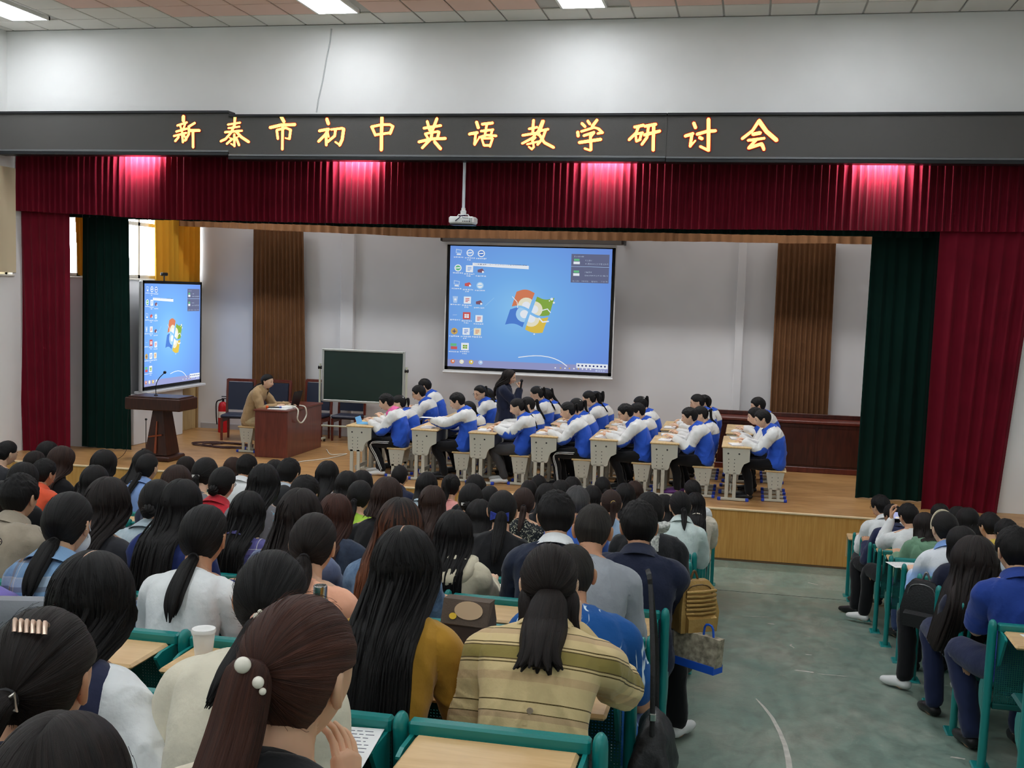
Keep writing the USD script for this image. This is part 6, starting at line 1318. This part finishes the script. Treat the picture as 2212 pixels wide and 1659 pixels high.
    if pid == '19':
        part(root, 'face_mask', xf(trimesh.Trimesh(*(lambda m: (m.vertices*np.array([.062, .05, .052])+np.array([0, .058, -.058]), m.faces))(trimesh.creation.icosphere(3, 1.))), I['Rh'], I['oh'], I['hs']), simple('mask_white', (226, 232, 238), .8), True)
        part(root, 'mask_strap', xf(cat([tube([(sd*.058, .05, -.045), (sd*.078, .0, -.03), (sd*.086, -.026, -.015), (sd*.082, -.018, .02), (sd*.070, .04, -.02)], .0022, 5) for sd in (1, -1)]), I['Rh'], I['oh'], I['hs']), simple('mask_white', (226, 232, 238), .8))
    if pid == 'R3': pass
    if pid == '75':
        cen = lambda t_: I['spine'](t_)
        for t_ in (.62, .36): 
            yb_, _ = I['back'](cen(t_)[2]); part(root, 'button', moved(up_xz(prism(Point(0, 0).buffer(.009), 0, .004)), cen(t_)[0], float(yb_)-.006, cen(t_)[2]), simple('button_shell', (170, 150, 130), .3))
# person cut by the right picture edge
figure('person', 'person in a periwinkle top cut by the right picture edge', (1.86, 5.33, floor_z(5.33)), .1, (0, .16, 1.2), .2, .1, 0, 1., 1.05, 1., ('L', 'black', .25), 'mid', ('tee', topmat('periwinkle')), cloth('periwinkle', CLOTH['periwinkle']), None,
       dict(L=(-.30, .40, .70), R=(.0, .42, .70)), dict(aR=(.11, .34, .04), aL=(-.11, .34, .04), fR=(.1, 1, -.14), fL=(-.1, 1, -.14)), 1, False, .43, 901)

# ------------------------------------------------------------------ on the stage
UNI, BLUC = MATS['cloth_uniform'], cloth('uniform_blue', (46, 92, 206))
white_c = cloth('white', CLOTH['white'])
STU = [  # desk column, row, head px, py, hair, options, label
 (0, 0, 835, 850, 'M', dict(collar=cloth('pink_hood', (240, 110, 170)), stripe=white_c), 'student in school jacket with a pink inner collar, first front desk'),
 (1, 0, 988, 848, 'M', {}, 'student holding a paper at the second front desk'),
 (2, 0, 1118, 860, 'P.42', dict(tie=.35), 'student with very long ponytail at the third front desk'),
 (3, 0, 1227, 868, 'P.14', dict(tie=.3, stripe=white_c), 'student with short ponytail at the fourth front desk, white striped trousers'),
 (4, 0, 1352, 872, 'M', dict(glasses=1), 'student in glasses at the fifth front desk, elbows forward'),
 (5, 0, 1490, 880, 'M', {}, 'student with short black bob at the sixth front desk'),
 (6, 0, 1648, 885, 'M', {}, 'student in long hanging school jacket at the rightmost front desk'),
 (0, 1, 862, 853, 'P.14', dict(tie=.2, clip=1), 'student with a white hair clip behind the pink collar'),
 (1, 1, 1012, 866, 'B', {}, 'student hidden behind the one holding a paper'),
 (2, 1, 1140, 857, 'P.3', dict(tie=.2), 'student behind the very long ponytail at the third desk'),
 (3, 1, 1246, 860, 'P.2', dict(tie=.3, clip=1), 'student with white hair clip behind the short ponytail at the fourth desk'),
 (4, 1, 1378, 870, 'M', {}, 'student behind the one in glasses at the fifth desk'),
 (5, 1, 1514, 877, 'P.2', dict(tie=.1), 'student behind the black bob at the sixth desk'),
 (6, 1, 1630, 880, 'M', {}, 'student facing left just behind the rightmost front student'),
 (0, 2, 905, 832, 'M', dict(glasses=1), 'student in glasses with bowed head below the chalkboard edge'),
 (1, 2, 1037, 832, 'P.24', dict(tie=.35, glasses=1, look=.9), 'student in glasses turned towards the audience, left of the standing teacher'),
 (2, 2, 1160, 834, 'P.36', dict(tie=.35, clip=1), 'student with long ponytail right of the standing teacher'),
 (3, 2, 1273, 844, 'P.3', dict(tie=.2), 'student with low long tail in the third row, fourth column'),
 (4, 2, 1384, 856, 'P.2', dict(tie=.5, clip=1), 'student with high ponytail and clip in the third row, fifth column'),
 (5, 2, 1507, 851, 'P.2', dict(tie=.1), 'student with low gold-tied tail in the third row, sixth column'),
 (6, 2, 1638, 858, 'M', {}, 'student in the third row at the right, in front of the dark cabinet'),
 (0, 3, 918, 818, 'M', {}, 'student farthest left, sitting tallest below the chalkboard edge'),
 (1, 3, 1052, 838, 'B', {}, 'student half hidden in the rear row behind the one turned to the audience'),
 (2, 3, 1180, 838, 'P.34', dict(tie=.45), 'student with raised ponytail in the rear row, third column'),
 (3, 3, 1288, 845, 'P.18', dict(tie=.5), 'student with high bunched hair in the rear row, fourth column'),
 (5, 3, 1522, 853, 'M', {}, 'student in the rear row, sixth column, behind the gold-tied tail')]
for q, (c, r, px, py, hair, o, label) in enumerate(STU):
    ry = DY[r]+.30; sx = DX[c]+.74; T = at(px, py, ry); fwd = sx-T[0]; hgt = T[2]-HS-.012; g = np.random.default_rng(700+q)
    style, _, prm = hair.partition('.'); ex = {k: v for k, v in o.items() if k in ('collar', 'stripe', 'tie')}; ex.setdefault('collar', BLUC)
    arms = dict(R=(.13, fwd*.3+.40+g.uniform(-.05, .05), .80), L=(-.13, fwd*.3+.38+g.uniform(-.05, .05), .80), curl=.6, elbow=(.35, -.2, -.7))
    if (c, r) == (1, 0): arms.update(L=(-.10, .46, .87), R=(.08, .44, .86))
    root, I = figure('person', label, (sx, ry, HS), PI/2, (0, float(np.clip(fwd, -.05, .30)), hgt), o.get('look', g.normal(.0, .08)), .30+g.uniform(-.08, .08), 0, .97, 1.09, .98, (style, 'black', float('.'+prm) if prm else 0.), 'light',
                     ('uniform', UNI), cloth('black_trousers', (20, 20, 23)) if q != 2 else cloth('grey_trousers', (70, 70, 72)), simple('shoe_white', (226, 226, 224), .5) if q in (0, 2) else simple('shoe_purple', (110, 60, 130), .5) if q == 5 else None, arms,
                     dict(kR=(.10, .40, .48), kL=(-.10, .40, .48), aR=(.10, .30+g.uniform(-.08, .06), .085), aL=(-.10, .30+g.uniform(-.08, .06), .085)), 1 if r == 0 else 0, False, .45, 700+q, None, o.get('glasses'), ex)
    if o.get('clip'):
        c_ = I['hp']((-.035, -.075, .075)); part(root, 'hair_clip', hull_([c_+np.array([a_*.006, b_*.018, z*.010]) for a_ in (-1, 1) for b_ in (-1, 1) for z in (-1, 1)]), simple('clip_white', (232, 230, 226), .3), label='white hair clip')
    if (c, r) == (1, 0):
        h = I['wr']['L']; solo('paper_sheet', 'white paper held up by the student at the second front desk', 'paper', moved(trimesh.Trimesh(*(lambda m: (m.vertices @ np.array([[1, 0, 0], [0, 1, 0], [-.6, 0, .8]]), m.faces))(rbx(-.09, .09, -.07, .07, -.001, .001, .0005))), sx-h[1]-.10, ry+h[0], HS+h[2]+.045), paperm)
# papers and books on the desks
for q, (c, r) in enumerate([(0, 0), (1, 0), (2, 0), (3, 0), (4, 0), (5, 0), (6, 0), (0, 1), (1, 1), (3, 1), (4, 1), (5, 1), (6, 1), (3, 2), (4, 2), (5, 2), (6, 2), (2, 2)]):
    g = np.random.default_rng(50+q); x, y, a_ = DX[c]+.17+g.uniform(-.02, .04), DY[r]+.28+g.uniform(-.05, .05), g.uniform(-.25, .25); w_ = f'{roww[r]} row, {colw[c]} student desk from the left'
    if c == 0 and r == 0:
        solo('book', 'pale blue open book on the '+w_, 'book', moved(cat(rbx(-.10, .0, -.14, .14, 0, .008, .002), rbx(.0, .10, -.14, .14, 0, .008, .002), hull_([(-.1, s_, z) for s_ in (-.13, .13) for z in (.008, .012)]+[(-.13, s_, .10) for s_ in (-.13, .13)])), x, y, HS+.7605, a_), simple('book_blue', (120, 190, 236), .5)); continue
    t = thing('open_book', 'white open book on the '+w_, 'book', (x, y, HS+.7605), a_, None)
    part(t, 'page_block', hull_([(-.09, s_, z) for s_ in (-.13, -.01) for z in (0, .012)]+[(.09, s_, z) for s_ in (-.13, -.01) for z in (0, .012)]+[(s2, -.06, .02) for s2 in (-.09, .09)]), paperm)
    part(t, 'page_block', hull_([(-.09, s_, z) for s_ in (.01, .13) for z in (0, .012)]+[(.09, s_, z) for s_ in (.01, .13) for z in (0, .012)]+[(s2, .06, .02) for s2 in (-.09, .09)]), paperm)
    part(t, 'book_cover', rbx(-.092, .092, -.135, .135, -.0004, .0008, .0003), simple('cover_blue', (70, 110, 190), .5))
# teacher standing
T = at(1095, 797, 17.02)
root, I = figure('person', 'standing person in a long dark navy coat speaking into a microphone', (float(T[0]), 17.02, HS), -PI/2+.15, (0, .04, T[2]-HS-.012), -.15, .22, 0, .98, 1.02, .98, ('L', 'brownblack', .32), 'light', ('jacket', topmat('teacher')), topmat('teacher'), None,
       dict(R=(.02, .21, 1.30), L=(-.10, .24, 1.05), handR=(-.3, .2, .9), palmR=(.4, .8, 0), curl=1.5, elbow=(.4, -.1, -.9)), None, 1, True, .45, 950, None, None, {})
w_ = I['wr']['R']; co = topmat('teacher')
part(root, 'coat_skirt', trimesh.Trimesh(np.array([[(.165+.09*t_)*math.cos(a_)*(1+.05*math.sin(a_*8)), (.125+.09*t_)*math.sin(a_)*(1+.05*math.sin(a_*8)), 1.0-.48*t_] for t_ in np.linspace(0, 1, 10) for a_ in np.linspace(0, 2*PI, 33)[:-1]]), grid_faces(10, 32, True), process=False), co, True)
m_ = thing('handheld_microphone', 'black microphone held up by the standing person', 'microphone', (T[0]+math.cos(.15)*.245, 17.00, HS+w_[2]+.02))
part(m_, 'handle', tube([(-.02, 0, -.08), (0, 0, .10)], [.012, .016], 10), mk); part(m_, 'grille', xf(trimesh.creation.icosphere(2, .024), np.eye(3), np.array([.002, 0, .12])), mk, True)
# person at the podium desk
T = at(578, 808, 17.47)
root, I = figure('person', 'seated person in beige jacket and trousers working at the podium desk', (-8.1, 17.47, HS), -PI/2, (0, float(T[0])+8.1, T[2]-HS-.012), 0, .16, 0, 1., 1.02, 1.0, ('P', 'black', .16), 'light', ('jacket', topmat('beige')), topmat('khaki'), None,
       dict(R=(.10, .50, .80), L=(-.22, .58, .80), curl=.4), dict(kR=(.1, .30, .47), kL=(-.1, .30, .47), aR=(.1, .16, .085), aL=(-.1, .16, .085)), 1, False, .45, 960, None, None, dict(tie=-.6))
# ------------------------------------------------------------------ small things among the seats
def on_px(px, py, y): return at(px, py, y)
deskz = lambda rail: floor_z(rail)+.755+.0005
steel = simple('steel', (206, 206, 204), .18, metal=1.)
def sheet(label, c, w, d, z, rz=0., lines=0, name='paper_sheet'):
    t = thing(name, label, 'paper', (c[0], c[1], z), rz); part(t, 'sheet', rbx(-w/2, w/2, -d/2, d/2, 0, .0016, .0006), paperm)
    if lines:
        g = random.Random(int(abs(c[0])*100)); bars = []
        for i in range(lines):
            y = d*(.40-.8*i/lines); x = -w*.40
            while x < w*.38:
                l = g.uniform(.006, .03); bars.append(bx(x, min(x+l, w*.42), y-.0022, y+.0022, .0016, .0019)); x += l+.006
        part(t, 'print', cat(bars), simple('ink_grey', (110, 112, 122), .8), kind='stuff')
rx_ = lambda px, py, y: float(at(px, py, y)[0])
sheet('printed sheet on the desk beside the auburn ponytail', (-.99, 2.65), .21, .25, deskz(rowL(0)), .1, 9)
sheet('white form with printed lines between the puffed sleeve and the cream top', (-1.60, 3.32+.16), .21, .24, deskz(rowL(1)), -.05, 10)
sheet('blank open sheets on the desk at the bottom left', (-1.42, 2.62), .34, .20, deskz(rowL(0)), -.05)
sheet('white sheet on the desk between brown bag and blue shirt', (-.93, 5.14-.83), .22, .2, deskz(rowL(2)), .05, 4)
sheet('white sheet on the desk beside the navy jacket with white collar', (rx_(1050, 1268, 5.95), 5.98), .2, .2, deskz(rowL(4)), .1)
sheet('folded papers on an aisle desk in the right block', (1.36, 9.70), .24, .2, deskz(rowR(5)), .3, 3)
sheet('white papers on the desk ahead of the gradient shirt', (1.42, 8.93), .2, .2, deskz(rowR(4)), -.2)
sheet('blue leaflet on the desk of the royal blue polo', (1.42, 6.55), .18, .2, deskz(rowR(1)), .3)
sheet('white paper on the desk right of the periwinkle sleeve', (1.50, 5.78), .2, .2, deskz(rowR(0)), .2)
# cups, bottles, bags
c = at(1004, 1466, 3.50)
t = thing('steel_cup', 'shiny open steel cup on the desk beside the mustard cardigan', 'cup', (c[0], 3.50, deskz(rowL(1))))
part(t, 'cup', lathe([(0, 0), (.024, 0), (.026, .004), (.027, .052), (.031, .058), (.032, .061), (.029, .060), (.024, .052), (.023, .006), (0, .006)], 28), steel, 40)
c = at(440, 1390, 3.52)
t = thing('lidded_cup', 'white paper cup with a flat lid on the desk left of the pink hair tie', 'cup', (c[0], 3.52, deskz(rowL(1))))
part(t, 'cup', lathe([(0, 0), (.030, 0), (.039, .085), (0, .085)], 26), simple('cup_white', (236, 234, 228), .4), 40); part(t, 'lid', lathe([(.041, .082), (.042, .088), (.040, .096), (.036, .093), (0, .092)], 26), simple('lid_white', (242, 240, 236), .3), 40)
c = at(692, 1264, 3.55)
t = thing('steel_bottle', 'steel vacuum bottle whose lid shows above the auburn hair', 'bottle', (c[0], 3.55, deskz(rowL(1)))); hb = float(c[2])-deskz(rowL(1))
part(t, 'bottle_body', lathe([(0, 0), (.032, 0), (.034, .01), (.034, hb-.07), (.026, hb-.05), (0, hb-.05)], 24), simple('bottle_teal', (60, 90, 90), .3, metal=.4), 40); part(t, 'lid', lathe([(.023, hb-.05), (.024, hb-.048), (.024, hb-.004), (.022, hb), (.019, hb), (.019, hb-.012), (0, hb-.012)], 24), steel, 40)
c = at(1097, 1170, 7.05)
t = thing('steel_kettle', 'small steel travel kettle with a hooped handle among the seats', 'kettle', (c[0], 7.05, float(c[2])-.09))
part(t, 'body', lathe([(0, 0), (.045, 0), (.045, .10), (.02, .12), (.02, .14), (.012, .155), (0, .156)], 20), steel, 40); part(t, 'handle', tube(smoothpath([(-.02, 0, .12), (-.085, 0, .14), (-.10, 0, .19), (-.055, 0, .21), (0, 0, .17)], 14), .007, 7), simple('handle_white', (220, 220, 214), .4))
a = at(957, 1290, 4.25); b = at(1057, 1395, 4.25)
t = thing('lunch_bag', 'brown soft lunch bag with folded flap and tan patches on a desk', 'bag', (float(a[0]+b[0])/2, 4.30, deskz(rowL(2))), -.12)
wd, hg = float(b[0]-a[0])/2, float(a[2])-deskz(rowL(2))-.01
bm_ = simple('bag_brown', (66, 54, 48), .75, bump=.2, bscale=120)
part(t, 'bag_body', hull_([(sx*wd, sy*.055, z) for sx in (-1, 1) for sy in (-1, 1) for z in (.006, .09)]+[(sx*wd*.97, sy*.03, hg-.01) for sx in (-1, 1) for sy in (-1, 1)]+[(sx*wd*.96, sy*.05, 0) for sx in (-1, 1) for sy in (-1, 1)]), bm_)
part(t, 'flap', hull_([(sx*wd*1.01, y, z) for sx in (-1, 1) for (y, z) in ((.03, hg), (-.032, hg), (-.064, .085), (-.060, .08), (-.028, hg-.012))]), simple('bag_flap', (92, 78, 66), .75, bump=.2, bscale=120))
def patch(name, g, m, k): V = np.asarray(prism(g, 0, .002).vertices); f = prism(g, 0, .002).faces; part(t, name, trimesh.Trimesh(np.stack([V[:, 0], -.034-(hg-.004-V[:, 1])*.032/(hg-.085)-.0016*k-V[:, 2], V[:, 1]], 1), f, process=False), m)
patch('patch', Point(0, 0).buffer(1).simplify(.01).buffer(0).__class__([(wd*(.15+.62*math.cos(q)), hg-.036+.034*math.sin(q)) for q in np.linspace(0, 2*PI, 25)[:-1]]), simple('patch_tan', (206, 176, 140), .7), 1)
patch('patch', Polygon([(-wd*.5+.016*math.cos(q), hg-.062+.012*math.sin(q)) for q in np.linspace(0, 2*PI, 17)[:-1]]), simple('patch_yellow', (236, 196, 60), .7), 1)
def backpack(label, c, s, rz, mat, trim, name='backpack', ridged=True):
    t = thing(name, label, 'bag', c, rz)
    part(t, 'bag_body', hull_([(sx*.13*s*f, y*s, z*s) for sx in (-1, 1) for (f, y, z) in ((1, .07, .02), (1, -.07, .02), (1.05, -.08, .15), (1.05, .07, .15), (.9, .06, .30), (.85, -.05, .30), (.6, .03, .345), (.6, -.03, .345))]), mat, 50)
    if ridged:
        for i in range(6): part(t, 'ridge', tube([(-.105*s, -.082*s, (.15+.028*i)*s), (0, -.098*s, (.15+.028*i)*s), (.105*s, -.082*s, (.15+.028*i)*s)], .011*s, 7), mat, True)
    part(t, 'front_pocket', hull_([(sx*.10*s, y*s, z*s) for sx in (-1, 1) for (y, z) in ((-.07, .03), (-.115, .035), (-.115, .12), (-.08, .14))]), mat, 50)
    part(t, 'zip', tube(smoothpath([(-.11*s, -.06*s, .18*s), (-.07*s, -.055*s, .31*s), (.07*s, -.055*s, .31*s), (.11*s, -.06*s, .18*s)], 14), .004*s, 6), trim)
    part(t, 'top_handle', tube(smoothpath([(-.03*s, .02*s, .335*s), (0, .02*s, .40*s), (.03*s, .02*s, .335*s)], 9), .008*s, 7), trim)
    for sx in (-1, 1): part(t, 'strap', tube(smoothpath([(sx*.05*s, .06*s, .31*s), (sx*.07*s, .11*s, .2*s), (sx*.09*s, .07*s, .04*s)], 10), .014*s, 7, .4), mat)
    return t
gold = simple('gold_leather', (176, 140, 80), .35, metal=.35, bump=.4, bscale=60)
c = at(1505, 1375, 5.62); backpack('gold quilted backpack hanging beside the left aisle seats', (-.20, 5.62, float(c[2])+.02), .78, .55, gold, simple('zip_brown', (96, 72, 40), .4))
c = at(1965, 1342, 7.78); backpack('black backpack hanging at the aisle side of the right block', (1.22, 7.72, float(c[2])-.03), .95, -.5, simple('nylon_black', (26, 26, 28), .5, bump=.2, bscale=90), simple('zip_grey', (140, 140, 140), .3, metal=.7), ridged=False)
c = at(1505, 1408, 5.60)
t = thing('tote_bag', 'blue and printed tote bag below the gold backpack', 'bag', (-.17, 5.52, float(c[2])-.05), -.6)
part(t, 'bag_body', hull_([(sx*.12, sy*.035, 0) for sx in (-1, 1) for sy in (-1, 1)]+[(sx*.14, sy*.02, .17) for sx in (-1, 1) for sy in (-1, 1)]), simple('tote_print', (150, 140, 120), .7, var=.6, vscale=34)); part(t, 'base_band', hull_([(sx*.123, sy*.038, z) for sx in (-1, 1) for sy in (-1, 1) for z in (-.004, .035)]), simple('tote_blue', (30, 84, 190), .5))
for sx in (-.06, .06): part(t, 'strap', tube(smoothpath([(sx-.03, 0, .165), (sx-.02, 0, .22), (sx+.02, 0, .22), (sx+.03, 0, .165)], 9), .006, 6), simple('tote_blue', (30, 84, 190), .5))
c = at(1425, 1640, 3.55)
t = thing('shoulder_bag', 'black bag with long straps hanging on the aisle post at bottom', 'bag', (-.235, 3.52, float(c[2])), 0)
nb_ = simple('nylon_black', (26, 26, 28), .5, bump=.2, bscale=90)
part(t, 'bag_body', fold(weld([hull_([(sx*f_*.055, y, z) for sx in (-1, 1) for (f_, y, z) in ((1.1, -.13, -.16), (1.1, .13, -.16), (1.2, -.16, -.02), (1.2, .16, -.02), (.8, .10, .10), (.8, -.10, .10), (.3, .06, .15), (.3, -.06, .15))])], .02, 14), .022, 12., 3, []), nb_, 40)
for dy in (-.09, .09): part(t, 'strap', tube(smoothpath([(0, dy, .12), (-.01, dy*.8+.03, .34), (-.035, .06, .56), (-.05, .10, .60)], 12), .008, 8, .35), nb_)
part(t, 'buckle', rbx(-.01, .01, -.10, -.085, .17, .195, .003), steel)
# grey bag with studs at the left edge
c = at(45, 1330, 3.45)
t = thing('grey_bag', 'grey leather bag with silver studs at the left edge behind dark hair', 'bag', (float(c[0]), 3.47, deskz(rowL(1))), .25); hh = float(at(45, 1296, 3.45)[2])-deskz(rowL(1))
part(t, 'bag_body', hull_([(sx*.17, sy*.06, z) for sx in (-1, 1) for sy in (-1, 1) for z in (0, hh*.7)]+[(sx*.15, sy*.03, hh) for sx in (-1, 1) for sy in (-1, 1)]), simple('bag_grey', (128, 130, 136), .5, bump=.1, bscale=90), 40)
for q in (0, 1): part(t, 'stud', xf(trimesh.creation.icosphere(2, .007), np.eye(3), np.array([.12+.014*q, -.058+.02*q, hh*(.55+.3*q)])), steel, True)
# phone held up in the right block
I = ROOTS['R3'][1]; m = (I['wr']['R']+I['wr']['L'])/2; P = at(1953, 1124, 11.0)
t = thing('phone', 'phone held up sideways, its screen showing the stage', 'phone', (float(P[0]), 10.98+.25, float(P[2])-.035))
part(t, 'phone_case', rbx(-.075, .075, -.004, .004, 0, .072, .004), mk)
part(t, 'phone_screen', rbx(-.069, .069, -.0052, -.004, .004, .068, .0005), emit('phone_blue', (176, 182, 226), .9)); part(t, 'phone_picture', rbx(-.05, .04, -.006, -.0053, .008, .024, .0003), emit('phone_warm', (236, 226, 206), .9))
# white printed scarf on the seat behind the black jacket
c = at(1425, 1155, 6.6)
solo('printed_scarf', 'crumpled white printed scarf hanging beside the black jacket', 'scarf', fold(weld([hull_([(float(c[0])+a_, 6.6+b_, float(c[2])+z) for (a_, b_, z) in ((-.05, 0, .07), (.07, 0, .10), (.05, .03, .02), (-.02, .03, .0), (-.03, -.02, .03), (.06, -.02, .06))]), hull_([(float(c[0])+a_, 6.6+b_, float(c[2])+z) for (a_, b_, z) in ((-.04, 0, .03), (.0, .02, .04), (-.05, .0, -.10), (.0, .0, -.11), (-.02, .03, -.05))])], .014), .03, 22., 5, []), simple('scarf_print', (206, 206, 200), .8, var=.5, vscale=70), True)
